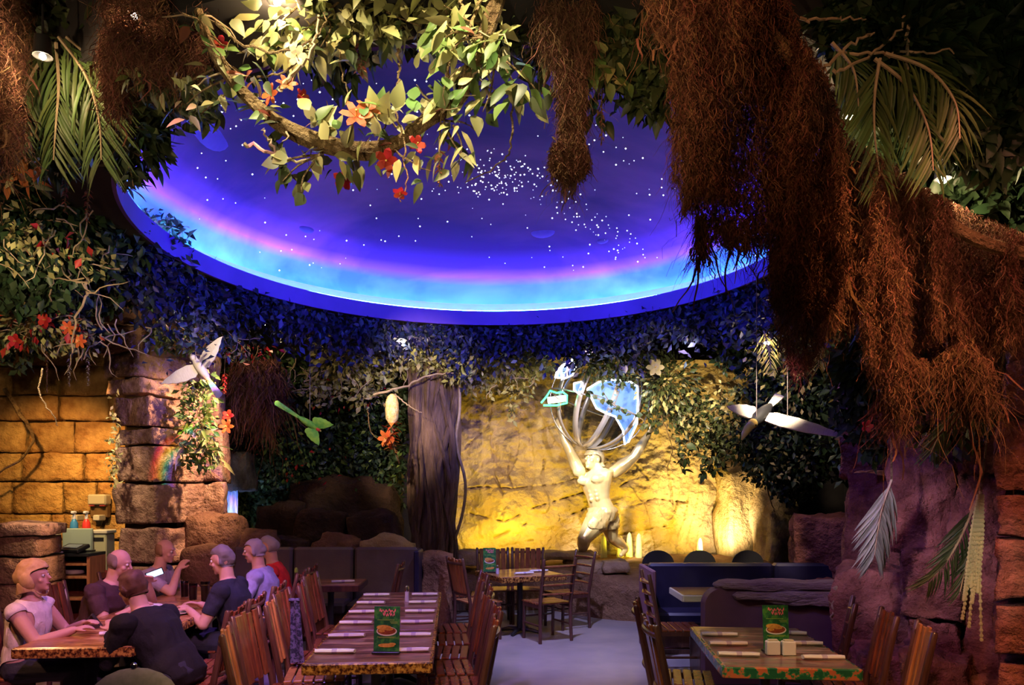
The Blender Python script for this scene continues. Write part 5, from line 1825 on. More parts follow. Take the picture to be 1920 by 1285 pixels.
globe_patch('continent', [(1092, 742), (1100, 760), (1108, 776), (1126, 785), (1142, 790), (1158, 812), (1172, 840), (1184, 842), (1185, 800), (1184, 760), (1183, 735), (1170, 728), (1148, 726), (1130, 726), (1112, 730)], M_CONT, 1.0, 0.02, M_NWHITE)
globe_patch('continent', [(1033, 706), (1038, 690), (1048, 675), (1060, 670), (1070, 680), (1074, 700), (1068, 714), (1056, 718), (1044, 714)], M_CONT, 1.0, 0.02, M_NWHITE)
globe_patch('continent', [(1070, 730), (1082, 728), (1086, 742), (1078, 750), (1070, 742)], M_CONT, 1.0, 0.02, M_NWHITE)
globe_patch('continent', [(1094, 662), (1106, 656), (1112, 664), (1104, 672), (1096, 670)], M_CONT, 1.0, 0.02, M_NPINK)
for k, (xa, ya, xb, yb) in enumerate(((1040, 712, 1046, 680), (1050, 716, 1056, 676), (1060, 716, 1066, 684))):
    MB().tube([on_globe(xa, ya, 1.03), on_globe((xa + xb) / 2 - 3, (ya + yb) / 2, 1.05), on_globe(xb, yb, 1.03)], 0.018, 7).build('neon_stroke', M_NWHITE if k < 2 else M_NPINK, GL)
# green neon ribbon at the left
rb_ = MB().box((PX(1041, 12.0) - GC.x, -0.55, PZ(757, 12.0) - GC.z), (0.30, 0.03, 0.10), 0.01, Matrix.Rotation(-0.12, 3, 'Y')).build('ribbon_sign', mat('ribbon_white', (0.9, 1, 0.95), emit=2.2, ecol=(0.75, 1.0, 0.85)), GL, False)
MB().tube([Vector((PX(x, 12.0) - GC.x, -0.58, PZ(y, 12.0) - GC.z)) for x, y in ((1012, 764), (1022, 752), (1028, 742), (1040, 746), (1050, 744), (1058, 750), (1058, 764), (1040, 768), (1016, 768))], 0.016, 7).build('green_tube', M_NGREEN, GL)
MB().tube([Vector((PX(1124, 12) - GC.x, 0, -GR)), Vector((PX(1118, 12) - GC.x, 0, -GR - 0.06))], 0.05, 10).build('neck_stub', M_BAND, GL)

# low water jets bubbling in the pool behind the planter edge
M_JET = mat('foaming_water', (0.85, 0.85, 0.70), (1.0, 1.0, 0.9), 0.25, scale=20, translucent=0.5)
for k, (px, h_) in enumerate(((1132, 44), (1163, 44), (1180, 50), (1198, 48), (1312, 40))):
    z0 = 0.645
    hh = h_ / F * 12.4
    o = MB().lathe([(0.055, 0), (0.06, 0.03), (0.052, hh * 0.4), (0.045, hh * 0.75), (0.03, hh * 0.93), (0.006, hh)], 12).build('water_jet', M_JET)
    o.location = (PX(px, 12.7), 12.7, z0)
    tag(o, ['first', 'second', 'third', 'fourth', 'fifth'][k] + ' pale water jet from the left at the foot of the golden rock', 'water jet', 'water jets in the planter pool')


# ------------------------------------------------------------------ hanging birds
def wing_mesh(name, pts, thick, m, parent, ridge=0.01):
    """pts: outline (x along span, y chord) with feathers; domed slab"""
    n = len(pts)
    cx_, cy_ = sum(p[0] for p in pts) / n, sum(p[1] for p in pts) / n
    vs = [(x, y, 0) for x, y in pts] + [(x, y, -thick) for x, y in pts] + [(cx_, cy_, ridge), (cx_, cy_, -thick + ridge * 0.5)]
    fs = []
    for j in range(n):
        k = (j + 1) % n
        fs += [(j, k, 2 * n), (n + k, n + j, 2 * n + 1), (j, n + j, n + k, k)]
    return mesh_obj(name, vs, fs, m, parent)


def bird(label, loc, rot, s, mats, wings, tail_len=0.25, beak='parrot', wires=()):
    body_m, wing_m, head_m, beak_m = mats
    t = empty('hanging_bird', loc, 0, label, 'bird ornament', 'bird ornaments on wires')
    t.rotation_euler = rot
    prof = [(0.004, -0.30), (0.03, -0.26), (0.06, -0.15), (0.075, -0.03), (0.07, 0.07), (0.05, 0.14), (0.045, 0.17)]
    mb = MB()
    mb.tube([(0, y * s, 0.01 * s) for r_, y in prof], [r_ * s for r_, y in prof], 12)
    mb.build('body', body_m, t)
    hd = MB().ball((0, 0.20 * s, 0.02 * s), (0.052 * s, 0.062 * s, 0.055 * s), 12, 8).build('head', head_m, t)
    for sg in (-1, 1):
        MB().ball((sg * 0.045 * s, 0.225 * s, 0.035 * s), 0.010 * s, 8, 6).build('eye', M_BLACKP, hd)
    if beak == 'hornbill':
        MB().tube([(0, 0.24 * s, 0.03 * s), (0, 0.32 * s, 0.025 * s), (0, 0.39 * s, -0.01 * s), (0, 0.43 * s, -0.06 * s)], [0.042 * s, 0.044 * s, 0.032 * s, 0.006 * s], 10).build('beak', beak_m, t)
    else:
        MB().tube([(0, 0.245 * s, 0.025 * s), (0, 0.275 * s, 0.015 * s), (0, 0.285 * s, -0.02 * s)], [0.022 * s, 0.018 * s, 0.004 * s], 8).build('beak', beak_m, t)
    for sg, (ln, up, sweep) in zip((-1, 1), wings):
        pts = [(0.03, 0.07), (0.14, 0.11), (0.32, 0.10), (0.52, 0.045), (0.60, 0.0), (0.54, -0.02), (0.50, -0.05), (0.44, -0.065), (0.38, -0.10), (0.31, -0.11), (0.24, -0.135), (0.16, -0.13), (0.08, -0.14), (0.03, -0.10)]
        w = wing_mesh('wing', [(x * s * ln, y * s) for x, y in pts], 0.012 * s, wing_m, t, 0.012 * s)
        w.location = (sg * 0.03 * s, 0.02 * s, 0.03 * s)
        w.rotation_euler = (0, -up if sg > 0 else up, sweep * sg)
        if sg < 0:
            w.scale = (-1, 1, 1)
    tl = wing_mesh('tail', [(-0.03 * s, 0), (0.03 * s, 0), (0.055 * s, -tail_len * s), (0.02 * s, -tail_len * 1.06 * s), (-0.02 * s, -tail_len * 1.06 * s), (-0.055 * s, -tail_len * s)], 0.012 * s, wing_m, t, 0.006)
    tl.location = (0, -0.24 * s, 0.01)
    Ri = t.rotation_euler.to_matrix().inverted()
    for w0 in wires:
        MB().tube([Vector(w0) * s, Vector(w0) * s + Ri @ Vector((0, 0, 4.06 - loc[2]))], 0.0035, 5).build('wire', mat('wire_grey', (0.25, 0.2, 0.2), None, 0.5), t)
    return t


M_FWHITE = mat('white_feather', (0.75, 0.66, 0.56), (0.85, 0.78, 0.68), 0.7, scale=12, stretch=(8, 1, 1))
M_FBLACK = mat('black_feather', (0.02, 0.02, 0.022), None, 0.6)
M_FGREEN = mat('green_feather', (0.05, 0.30, 0.06), (0.30, 0.55, 0.08), 0.6, scale=8)
M_FYEL = mat('yellow_feather', (0.75, 0.42, 0.08), (0.85, 0.6, 0.2), 0.6, scale=8)
M_BEAK = mat('cream_beak', (0.75, 0.62, 0.32), None, 0.35)
R_ = math.radians
bird('white winged bird ornament flying in front of the stone pillar', P(376, 690, 8.2), (R_(75), R_(-38), R_(0)), 0.72, (M_FWHITE, M_FWHITE, M_FWHITE, M_BEAK), ((1.0, 0.1, 0.2), (0.95, 0.25, 0.1)), 0.35, 'parrot', ((0, 0.1, 0.05),))
bird('green parrot ornament diving in front of the dark ivy', P(580, 795, 9.6), (R_(60), R_(125), R_(0)), 0.62, (M_FGREEN, M_FGREEN, mat('red_feather', (0.6, 0.05, 0.05), None, 0.6), M_BEAK), ((0.75, 0.2, 1.0), (0.75, 0.2, 1.0)), 0.55, 'parrot', ((0, 0, 0.07),))
bird('hornbill ornament with long cream wings hanging at the right', P(1425, 782, 7.2), (Matrix.Rotation(R_(40), 3, 'X') @ Matrix.Rotation(R_(142), 3, 'Z')).to_euler(), 0.9, (M_FBLACK, M_FWHITE, M_FYEL, M_BEAK), ((1.45, 0.05, -0.15), (0.55, 0.1, 0.3)), 0.28, 'hornbill', ((0.0, 0.12, 0.06), (-0.25, -0.1, 0.06)))
bird('small grey bird ornament half hidden under the moss at the right', P(1778, 740, 5.2), (R_(-5), R_(10), R_(150)), 0.55, (mat('grey_feather', (0.2, 0.2, 0.24), None, 0.7), M_FWHITE, M_FBLACK, M_BEAK), ((0.8, 0.2, 0.2), (0.8, 0.3, 0.2)), 0.28, 'parrot', ((0, 0, 0.07),))
# ------------------------------------------------------------------ foliage materials
def leafmat(name, c, vary=0.45, tl=0.22, rough=0.45):
    return mat(name, c, None, rough, vary=vary, translucent=tl, spec=0.4)


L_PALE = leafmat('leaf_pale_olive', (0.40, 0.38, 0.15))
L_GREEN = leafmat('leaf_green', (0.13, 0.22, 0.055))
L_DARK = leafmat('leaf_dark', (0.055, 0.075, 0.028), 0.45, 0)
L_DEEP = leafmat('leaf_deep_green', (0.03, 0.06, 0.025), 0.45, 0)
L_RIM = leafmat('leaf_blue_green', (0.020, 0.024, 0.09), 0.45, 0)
L_PALM = leafmat('leaf_palm', (0.10, 0.15, 0.045))
L_ORANGE = leafmat('leaf_orange', (0.55, 0.16, 0.04), 0.25)
L_RED = leafmat('petal_red', (0.50, 0.035, 0.025), 0.2)
L_CORAL = leafmat('petal_coral', (0.75, 0.17, 0.05), 0.2)
L_WHITE = leafmat('petal_cream', (0.65, 0.58, 0.36), 0.2)
L_POD = leafmat('pod_brown', (0.36, 0.13, 0.06), 0.4)
M_VINE = mat('vine_bark', (0.16, 0.085, 0.035), (0.42, 0.28, 0.13), 0.8, scale=14, stretch=(1, 1, 1), bump=1.0, bscale=40)
M_TWIG = mat('pale_twig', (0.36, 0.25, 0.15), (0.52, 0.40, 0.26), 0.8, scale=12)
M_MOSS = mat('spanish_moss', (0.17, 0.085, 0.05), None, 0.9, vary=0.5, spec=0.1)
M_MOSSD = mat('dark_moss', (0.13, 0.06, 0.036), None, 0.95, vary=0.5, spec=0.05)


# leaf templates: unit length along +y, lies in xy, folded along the midrib
def leaf_template(w=0.42, tip=1.6, fold=0.14, droop=0.18, n=5):
    vs, fs = [], []
    for i in range(n + 1):
        s = i / n
        wd = w * math.sin(math.pi * min(1, s ** 0.72)) ** 0.9 * (1 - s ** tip * 0.25) * 0.5 if 0 < i < n else 0.0
        z = -droop * s * s
        vs += [(0, s, z), (-wd, s, z + fold * wd * 2), (wd, s, z + fold * wd * 2)]
    for i in range(n):
        a, b = 3 * i, 3 * i + 3
        if i == 0:
            fs += [(a, b, b + 1), (a, b + 2, b)]
        elif i == n - 1:
            fs += [(a, b, a + 1), (a, a + 2, b)]
        else:
            fs += [(a, b, b + 1, a + 1), (a, a + 2, b + 2, b)]
    used = sorted({i for f in fs for i in f})
    mp = {k: i for i, k in enumerate(used)}
    return np.array([vs[k] for k in used]), [tuple(mp[i] for i in f) for f in fs]


T_BROAD = leaf_template(0.62, 1.6, 0.12, 0.22)
T_OVAL = leaf_template(0.46, 1.4, 0.14, 0.16)
T_LONG = leaf_template(0.24, 1.4, 0.18, 0.30)
T_ROUND = leaf_template(0.95, 3.0, 0.06, 0.15)


def leaf_me(name, tpl, m):
    me = bpy.data.meshes.new(name)
    me.from_pydata([tuple(v) for v in tpl[0]], [], tpl[1])
    me.polygons.foreach_set('use_smooth', np.ones(len(me.polygons), dtype=bool))
    me.materials.append(m)
    me.update()
    return me


LM = {}


def LMesh(t, m):
    k = (id(t), m.name)
    if k not in LM:
        LM[k] = leaf_me('leaf', t, m)
    return LM[k]


def dir_matrix(p, d, up, s, roll=0.0):
    y = Vector(d).normalized()
    z = Vector(up)
    z = z - y * z.dot(y)
    if z.length < 1e-4:
        z = y.orthogonal()
    z.normalize()
    x = y.cross(z)
    R = Matrix((x, y, z)).transposed().to_4x4()
    return Matrix.Translation(p) @ R @ Matrix.Rotation(roll, 4, 'Y') @ Matrix.Scale(s, 4)


GR_ = random.Random(21)


def rdir(r, down=0.3):
    v = Vector((r.gauss(0, 1), r.gauss(0, 1), r.gauss(0, 0.7) - down))
    return v.normalized()


def leafy(name, label, cat, paths, n, tpl, m, size, stem_r=0.006, seed=0, spread=0.10, group=None, stem_m=None, towards=None, mats=None):
    """a plant: stems along 3-D paths, each leaf an object of its own"""
    t = empty(name, paths[0][0], 0, label, cat, group)
    o0 = Vector(paths[0][0])
    r = random.Random(seed)
    curves = [[p - o0 for p in spline(pp, 14)] for pp in paths]
    for c in curves:
        MB().tube(c, [stem_r * (1 - 0.6 * k / 13) for k in range(14)], 5).build('stem', stem_m or M_TWIG, t)
    for k in range(n):
        c = curves[k % len(curves)]
        u = r.random() ** 0.8 * (len(c) - 1.001)
        i = int(u)
        p = c[i].lerp(c[i + 1], u - i)
        d = (rdir(r) + (c[i + 1] - c[i]).normalized() * 0.5).normalized()
        up = Vector((r.gauss(0, 0.5), -0.9 + r.gauss(0, 0.5), 0.7 + r.gauss(0, 0.4)))
        mm = r.choice(mats) if mats else m
        s = size * r.uniform(0.65, 1.25)
        put('leaf', LMesh(tpl, mm), t, mtx=dir_matrix(p + Vector((r.gauss(0, spread), r.gauss(0, spread), r.gauss(0, spread))) * 0.5, d, up, s, r.uniform(-0.5, 0.5)))
    return t


# joined leaf masses --------------------------------------------------------
QUAD = (np.array([(0, 0, 0), (-0.27, 0.5, 0.07), (0, 1, -0.12), (0.27, 0.5, 0.07)]), np.array([(0, 3, 2), (0, 2, 1)]))


def tri_template(t):
    f = []
    for q in t[1]:
        f += [(q[0], q[k], q[k + 1]) for k in range(1, len(q) - 1)]
    return t[0], np.array(f)


def leaf_cloud(name, pts, size, m, seed=0, parent=None, up=(0, -0.8, 0.6), jitter=0.8, wide=1.0, tpl=None):
    rg = np.random.default_rng(seed)
    n = len(pts)
    y = rg.normal(size=(n, 3))
    y[:, 2] -= 0.6
    y /= np.linalg.norm(y, axis=1, keepdims=True)
    z = np.array(up) + rg.normal(size=(n, 3)) * jitter
    z -= y * (z * y).sum(1, keepdims=True)
    z /= np.linalg.norm(z, axis=1, keepdims=True) + 1e-9
    x = np.cross(y, z)
    s = size * rg.uniform(0.55, 1.35, n)
    tp = tpl or QUAD
    T = tp[0] * np.array([wide, 1, 1])
    V = (T[None, :, 0, None] * x[:, None] + T[None, :, 1, None] * y[:, None] + T[None, :, 2, None] * z[:, None]) * s[:, None, None] + pts[:, None]
    Fq = (tp[1][None] + (np.arange(n) * len(T))[:, None, None]).reshape(-1, 3)
    return big_mesh(name, V.reshape(-1, 3), Fq, m, parent, False)


def blob(px, py, Y, rx, ry, rd, n, rg, hollow=0.0):
    """points in an ellipsoid given by its picture size at depth Y (rx, ry in px of the photo) and depth radius rd"""
    d = rg.normal(size=(n, 3))
    d /= np.linalg.norm(d, axis=1, keepdims=True)
    d *= (rg.random(n) ** 0.45)[:, None]
    c = P(px, py, Y)
    return np.array(c) + d * np.array([rx / F * Y, rd, ry / F * Y])


def cloud(name, label, blobs, size, m, seed, kind='stuff', cat='foliage', group=None, twigs=0, wide=1.0, stem_m=None):
    rg = np.random.default_rng(seed)
    pts = np.concatenate([blob(*b, rg) for b in blobs])
    pts[:, 2] = np.minimum(pts[:, 2], 5.36)
    near = min(b[2] for b in blobs) < 4.6
    o = leaf_cloud(name, pts, size, m, seed, wide=wide, tpl=tri_template(T_OVAL) if near else None)
    tag(o, label, cat, group, kind)
    return o


# garland round the dome opening: sprays of leaves on the ceiling and fascia
rg = np.random.default_rng(5)
for k, (ta, tb, lab, m, n) in enumerate(((0.10, 0.9, 'dark ivy hanging under the dome rim at the right', L_RIM, 3000),
                                         (0.9, 1.6, 'dark ivy hanging under the dome rim right of centre', L_RIM, 3000),
                                         (1.6, 2.3, 'dark ivy hanging under the dome rim left of centre', L_RIM, 3000),
                                         (2.3, 3.2, 'blue lit ivy under the dome rim at the left', L_RIM, 4200))):
    t = rg.uniform(ta, tb, n)
    off = np.abs(rg.normal(0.25, 0.32, n)) + 0.02
    hang = np.abs(rg.normal(0, 0.22, n)) * (0.5 + vnoise(np.stack([t * 7, t * 0, t * 0], -1), 3) * 0.5 + 0.5)
    up_ = np.where(off < 0.16, rg.uniform(-0.02, 0.10, n) * (rg.random(n) < 0.5), 0)
    pts = np.stack([DC[0] + (DA + off) * np.cos(t), DC[1] + (DB + off) * np.sin(t), 4.06 - hang + up_], -1)
    o = leaf_cloud('rim_ivy', pts, 0.10, m, 60 + k)
    tag(o, lab, 'ivy', 'ivy round the dome', 'stuff')

# back garland (lit creamy leaves), hanging drops, dark hedges
cloud('garland_foliage', 'pale lit garland leaves above the dark alcove', [(640, 672, 10.9, 60, 42, .35, 380), (720, 665, 10.9, 80, 46, .35, 520), (790, 660, 10.6, 60, 42, .3, 330), (600, 720, 11.0, 40, 45, .3, 220), (680, 720, 11.0, 70, 45, .3, 330), (860, 680, 10.6, 50, 42, .3, 280)], 0.105, L_PALE, 11)
cloud('garland_foliage', 'pale lit garland leaves hanging over the top left of the golden rock', [(930, 672, 11.6, 70, 42, .35, 420), (905, 720, 11.6, 35, 32, .2, 130), (975, 715, 11.6, 35, 36, .2, 130), (960, 770, 11.7, 10, 26, .1, 36), (1010, 680, 11.6, 40, 36, .3, 200)], 0.10, L_PALE, 12)
cloud('garland_foliage', 'mixed leaves crowding the top of the globe', [(1110, 680, 11.0, 40, 36, .25, 230), (1160, 690, 11.0, 50, 36, .25, 280), (1215, 690, 11.0, 50, 45, .3, 300), (1150, 655, 10.9, 60, 24, .3, 220)], 0.09, L_DARK, 13)
cloud('hanging_foliage', 'dark leafy spray drooping right of the globe', [(1260, 720, 10.8, 55, 55, .3, 380), (1300, 780, 10.8, 55, 55, .3, 380), (1340, 830, 10.6, 50, 45, .3, 300), (1225, 770, 10.9, 26, 55, .2, 120), (1280, 860, 10.6, 16, 24, .1, 36), (1335, 875, 10.6, 26, 20, .1, 60), (1390, 790, 10.4, 60, 80, .4, 480), (1430, 860, 10.2, 45, 50, .3, 280)], 0.10, L_DARK, 14)
cloud('hanging_foliage', 'few pale lit leaves among the spray right of the globe', [(1240, 720, 10.6, 60, 50, .2, 90), (1310, 790, 10.5, 60, 60, .2, 100), (1370, 740, 10.2, 60, 60, .2, 70)], 0.09, L_PALE, 15)
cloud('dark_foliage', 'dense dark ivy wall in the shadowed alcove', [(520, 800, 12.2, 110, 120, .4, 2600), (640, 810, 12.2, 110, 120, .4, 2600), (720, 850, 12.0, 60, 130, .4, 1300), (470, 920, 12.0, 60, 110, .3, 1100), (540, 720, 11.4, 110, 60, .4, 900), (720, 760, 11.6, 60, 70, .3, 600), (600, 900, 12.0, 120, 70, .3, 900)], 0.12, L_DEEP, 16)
cloud('dark_foliage', 'lighter leaf tips scattered over the dark ivy wall', [(560, 820, 11.7, 130, 130, .3, 240), (690, 830, 11.6, 80, 130, .3, 200), (500, 700, 11.0, 100, 60, .3, 200), (520, 770, 11.2, 60, 90, .3, 150)], 0.09, L_GREEN, 17)
cloud('dark_foliage', 'red leaves scattered in the shadowed ivy', [(660, 740, 11.2, 120, 50, .3, 40), (450, 720, 10.6, 30, 40, .2, 26), (470, 660, 9.8, 60, 30, .2, 40), (560, 870, 11.2, 120, 50, .2, 20)], 0.085, L_RED, 18)
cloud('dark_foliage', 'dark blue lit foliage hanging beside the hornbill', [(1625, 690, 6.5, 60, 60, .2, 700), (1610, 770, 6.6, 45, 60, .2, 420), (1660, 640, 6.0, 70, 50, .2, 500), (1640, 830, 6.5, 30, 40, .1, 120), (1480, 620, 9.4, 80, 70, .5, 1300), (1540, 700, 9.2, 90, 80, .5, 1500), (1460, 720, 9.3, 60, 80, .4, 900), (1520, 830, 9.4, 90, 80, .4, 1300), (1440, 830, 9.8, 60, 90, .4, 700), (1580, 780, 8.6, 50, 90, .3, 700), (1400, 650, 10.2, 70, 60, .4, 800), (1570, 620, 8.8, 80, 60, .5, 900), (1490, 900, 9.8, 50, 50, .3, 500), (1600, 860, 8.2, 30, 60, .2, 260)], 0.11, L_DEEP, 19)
cloud('dark_foliage', 'pale lit leaf tips beside the hornbill', [(1500, 690, 8.8, 90, 90, .3, 110), (1440, 660, 8.9, 50, 50, .3, 70), (1480, 850, 9.2, 70, 60, .3, 90), (1590, 760, 8.0, 40, 70, .2, 70)], 0.075, L_PALE, 20)
# left side masses
cloud('ceiling_foliage', 'dark leaf mass high on the left under the ceiling', [(80, 400, 6.2, 110, 90, .5, 1300), (180, 430, 6.6, 90, 90, .5, 1000), (60, 520, 6.6, 100, 70, .4, 900), (270, 460, 7.4, 90, 70, .4, 800), (300, 540, 8.4, 80, 50, .4, 600), (150, 540, 7.4, 90, 50, .4, 600), (410, 560, 9.0, 90, 40, .4, 600)], 0.115, L_DEEP, 31)
cloud('ceiling_foliage', 'mixed olive leaves low on the left above the ochre wall', [(60, 600, 7.2, 100, 50, .4, 420), (140, 620, 7.4, 60, 46, .3, 260), (20, 660, 7.4, 50, 40, .3, 150), (100, 560, 7.0, 90, 30, .3, 240)], 0.085, L_DARK, 32)
cloud('ceiling_foliage', 'pale leaf tips low on the left above the ochre wall', [(70, 610, 6.9, 110, 55, .3, 170), (150, 630, 7.1, 45, 45, .2, 80), (40, 450, 5.8, 70, 70, .3, 130), (160, 480, 6.2, 60, 50, .3, 60)], 0.07, L_PALE, 33)
cloud('ceiling_foliage', 'red blossoms and leaves low on the left above the ochre wall', [(70, 610, 6.8, 110, 50, .2, 34), (150, 620, 6.9, 40, 40, .2, 16), (120, 460, 5.9, 90, 50, .2, 14)], 0.085, L_RED, 34)
cloud('ceiling_foliage', 'dark leaf cluster against the glowing dome rim at the left', [(255, 250, 4.4, 48, 60, .25, 260), (235, 310, 4.6, 30, 40, .2, 120), (290, 200, 4.3, 50, 40, .25, 200), (350, 170, 4.0, 60, 45, .3, 240)], 0.095, L_DARK, 35)
cloud('ceiling_foliage', 'dark leaf mass in the top left corner', [(60, 60, 4.4, 110, 90, .4, 900), (170, 90, 4.4, 90, 110, .4, 900), (300, 60, 4.2, 120, 80, .4, 800), (70, 230, 4.8, 100, 110, .4, 800), (430, 50, 4.0, 90, 60, .3, 500)], 0.11, L_DARK, 36)
cloud('ceiling_foliage', 'foliage along the top edge above the liana', [(560, 30, 3.9, 110, 60, .3, 520), (680, 30, 3.9, 110, 55, .3, 520), (780, 20, 3.9, 90, 40, .3, 300), (620, 110, 4.0, 50, 50, .2, 130), (880, 30, 3.8, 60, 50, .2, 200), (1010, 60, 3.9, 60, 90, .3, 260), (1180, 80, 3.7, 90, 90, .15, 800), (1225, 160, 3.75, 45, 60, .15, 320), (1150, 20, 3.7, 110, 50, .15, 500), (950, 30, 3.7, 60, 60, .12, 260)], 0.105, L_DARK, 37)
cloud('ceiling_foliage', 'lit olive leaves along the top edge above the liana', [(560, 50, 3.6, 110, 60, .25, 120), (680, 40, 3.6, 110, 60, .25, 130), (790, 40, 3.6, 80, 50, .2, 80), (890, 60, 3.5, 70, 70, .2, 80)], 0.10, L_PALE, 38)
# top right: dark canopy behind the moss
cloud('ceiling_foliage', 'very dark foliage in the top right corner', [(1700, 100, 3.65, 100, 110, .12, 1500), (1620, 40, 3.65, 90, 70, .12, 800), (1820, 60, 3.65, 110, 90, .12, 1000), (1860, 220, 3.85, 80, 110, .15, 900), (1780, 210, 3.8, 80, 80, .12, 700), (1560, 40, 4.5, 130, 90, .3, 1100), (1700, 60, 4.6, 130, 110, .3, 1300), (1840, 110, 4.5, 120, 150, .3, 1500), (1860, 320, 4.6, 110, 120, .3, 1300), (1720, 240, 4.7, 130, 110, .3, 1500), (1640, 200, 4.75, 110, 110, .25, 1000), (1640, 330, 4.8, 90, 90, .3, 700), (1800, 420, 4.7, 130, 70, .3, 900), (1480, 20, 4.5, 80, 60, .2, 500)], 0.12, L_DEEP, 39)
cloud('ceiling_foliage', 'dim orange leaves in the top right corner', [(1890, 160, 4.6, 40, 60, .2, 34), (1880, 330, 4.6, 40, 30, .2, 14), (1910, 20, 4.5, 20, 26, .1, 10), (1900, 220, 4.6, 30, 40, .2, 20)], 0.10, L_ORANGE, 40)
cloud('wall_foliage', 'dark leaves and straggling moss high on the right boulders', [(1770, 800, 5.4, 60, 60, .2, 130), (1720, 740, 5.4, 70, 50, .2, 130), (1830, 780, 5.2, 40, 50, .2, 80)], 0.10, L_DARK, 41)
# plants on the pier with the rainbow
cloud('pier_plants', 'small green plants growing on the lit pier', [(370, 790, 9.0, 34, 50, .15, 170), (372, 860, 9.0, 34, 30, .15, 110), (350, 760, 9.1, 18, 60, .1, 90), (392, 740, 9.0, 20, 50, .1, 90)], 0.085, L_GREEN, 42)
cloud('pier_plants', 'dry pale leaves among the plants on the pier', [(375, 790, 8.9, 36, 60, .1, 60), (370, 700, 8.9, 40, 60, .1, 60), (215, 800, 8.8, 14, 90, .1, 60), (212, 880, 8.8, 12, 40, .1, 50), (440, 660, 9.6, 40, 20, .2, 60)], 0.07, L_PALE, 43)
cloud('pier_plants', 'dark vine leaves dangling over the pillar top', [(295, 600, 8.5, 12, 40, .1, 60), (300, 640, 8.5, 30, 20, .1, 60), (330, 640, 8.6, 60, 30, .2, 130), (400, 620, 9.0, 60, 40, .3, 200), (440, 640, 9.2, 50, 40, .3, 160)], 0.075, L_DARK, 44)


# ------------------------------------------------------------------ twigs and vines
def twig(name, label, pts, Y, r, m, cat='vine', group=None, n=24, wob=0.02, seed=1, dy=0.0):
    q = [P(x, y, Y + dy * i) for i, (x, y) in enumerate(pts)]
    c = spline(q, n)
    rr_ = random.Random(seed)
    c = [p + Vector((rr_.gauss(0, wob), rr_.gauss(0, wob), rr_.gauss(0, wob))) * 0.3 for p in c]
    o = MB().tube(c, [r * (1 - 0.55 * k / (n - 1)) for k in range(n)], 6).build(name, m)
    return tag(o, label, cat, group)


TW = [([(385, 50), (440, 130), (520, 140), (580, 90)], 3.5, .008, 'thin vine looping over the left end of the liana'),
      ([(400, 40), (470, 90), (540, 95), (600, 60), (610, 20)], 3.4, .007, 'thin vine looping under the top edge'),
      ([(520, 170), (560, 130), (590, 80), (600, 30)], 3.4, .012, 'pale branch rising through the white blossoms'),
      ([(635, 70), (645, 150), (660, 200)], 3.6, .006, 'straight aerial root left of the long pod'),
      ([(745, 90), (748, 140), (746, 185)], 3.6, .009, 'reddish aerial root above the liana leaves'),
      ([(870, -10), (850, 90), (820, 180), (760, 240)], 3.4, .010, 'brown vine slanting down to the orange blossom'),
      ([(905, -10), (880, 60), (870, 150), (840, 190)], 3.4, .008, 'reddish vine hanging beside the thick branch'),
      ([(830, -10), (845, 60), (850, 120)], 3.5, .006, 'thin straight root at the top centre'),
      ([(740, 210), (755, 260), (760, 330), (750, 380)], 3.3, .005, 'thin drooping stem below the liana'),
      ([(545, 300), (520, 280), (500, 260), (495, 240)], 3.4, .008, 'short forked twig below the liana'),
      ([(460, 268), (500, 285), (545, 300), (600, 295)], 3.4, .010, 'pale twig pointing left below the liana'),
      ([(1145, 0), (1140, 60), (1130, 120)], 3.7, .014, 'pale upright stalk right of the moss hank'),
      ([(965, 180), (955, 260), (945, 300), (870, 340)], 3.5, .006, 'long drooping stem left of the moss hank'),
      ([(290, 590), (350, 640), (400, 620), (420, 560)], 8.5, .014, 'looped pale vine under the small lamp'),
      ([(190, 605), (230, 608), (262, 612)], 8.6, .010, 'pale vine stretched across the pillar'),
      ([(165, 520), (160, 560), (140, 610), (135, 660)], 6.6, .014, 'pale twisted branch hanging left of the pillar'),
      ([(80, 690), (75, 740), (100, 780), (108, 800)], 8.0, .010, 'thin vine trailing down the ochre wall'),
      ([(10, 730), (40, 780), (62, 820), (40, 860), (-10, 890)], 10.3, .030, 'dark thick vine curling on the ochre wall'),
      ([(700, 740), (760, 725), (800, 705), (850, 700)], 10.4, .018, 'pale forked branch in front of the banyan trunk'),
      ([(740, 740), (765, 760), (790, 775)], 10.4, .012, 'pale twig beside the cream flower'),
      ([(690, 770), (695, 810), (720, 830)], 10.5, .010, 'curved thin vine left of the cream flower'),
      ([(1545, 130), (1600, 80), (1640, 60)], 3.5, .010, 'pale bare twig upper right'),
      ([(1560, 140), (1620, 110), (1680, 60), (1700, 30)], 3.5, .009, 'long bare twig reaching up at the upper right'),
      ([(1480, 10), (1485, 45)], 4.5, .014, 'short bright stalk beside the moss top'),
      ([(1500, 40), (1560, 35), (1620, 40)], 3.5, .008, 'horizontal bare twig at the upper right'),
      ([(1700, 30), (1702, 110), (1698, 170)], 3.5, .010, 'vertical bare twig at the upper right'),
      ([(1580, 100), (1700, 100), (1790, 95)], 3.5, .008, 'level bare twig crossing at the upper right'),
      ([(1240, 780), (1260, 840), (1250, 880)], 10.6, .008, 'thin dark vine hanging before the golden rock'),
      ([(1430, 850), (1440, 920), (1452, 960)], 10.2, .014, 'grey vine hanging by the paper notice'),
      ([(1568, 1100), (1562, 1130), (1560, 1165)], 6.4, .014, 'pink brown root at the end of the stone cap'),
      ([(1585, 1080), (1566, 1105), (1556, 1130)], 6.4, .012, 'pink brown root climbing the purple boulder')]
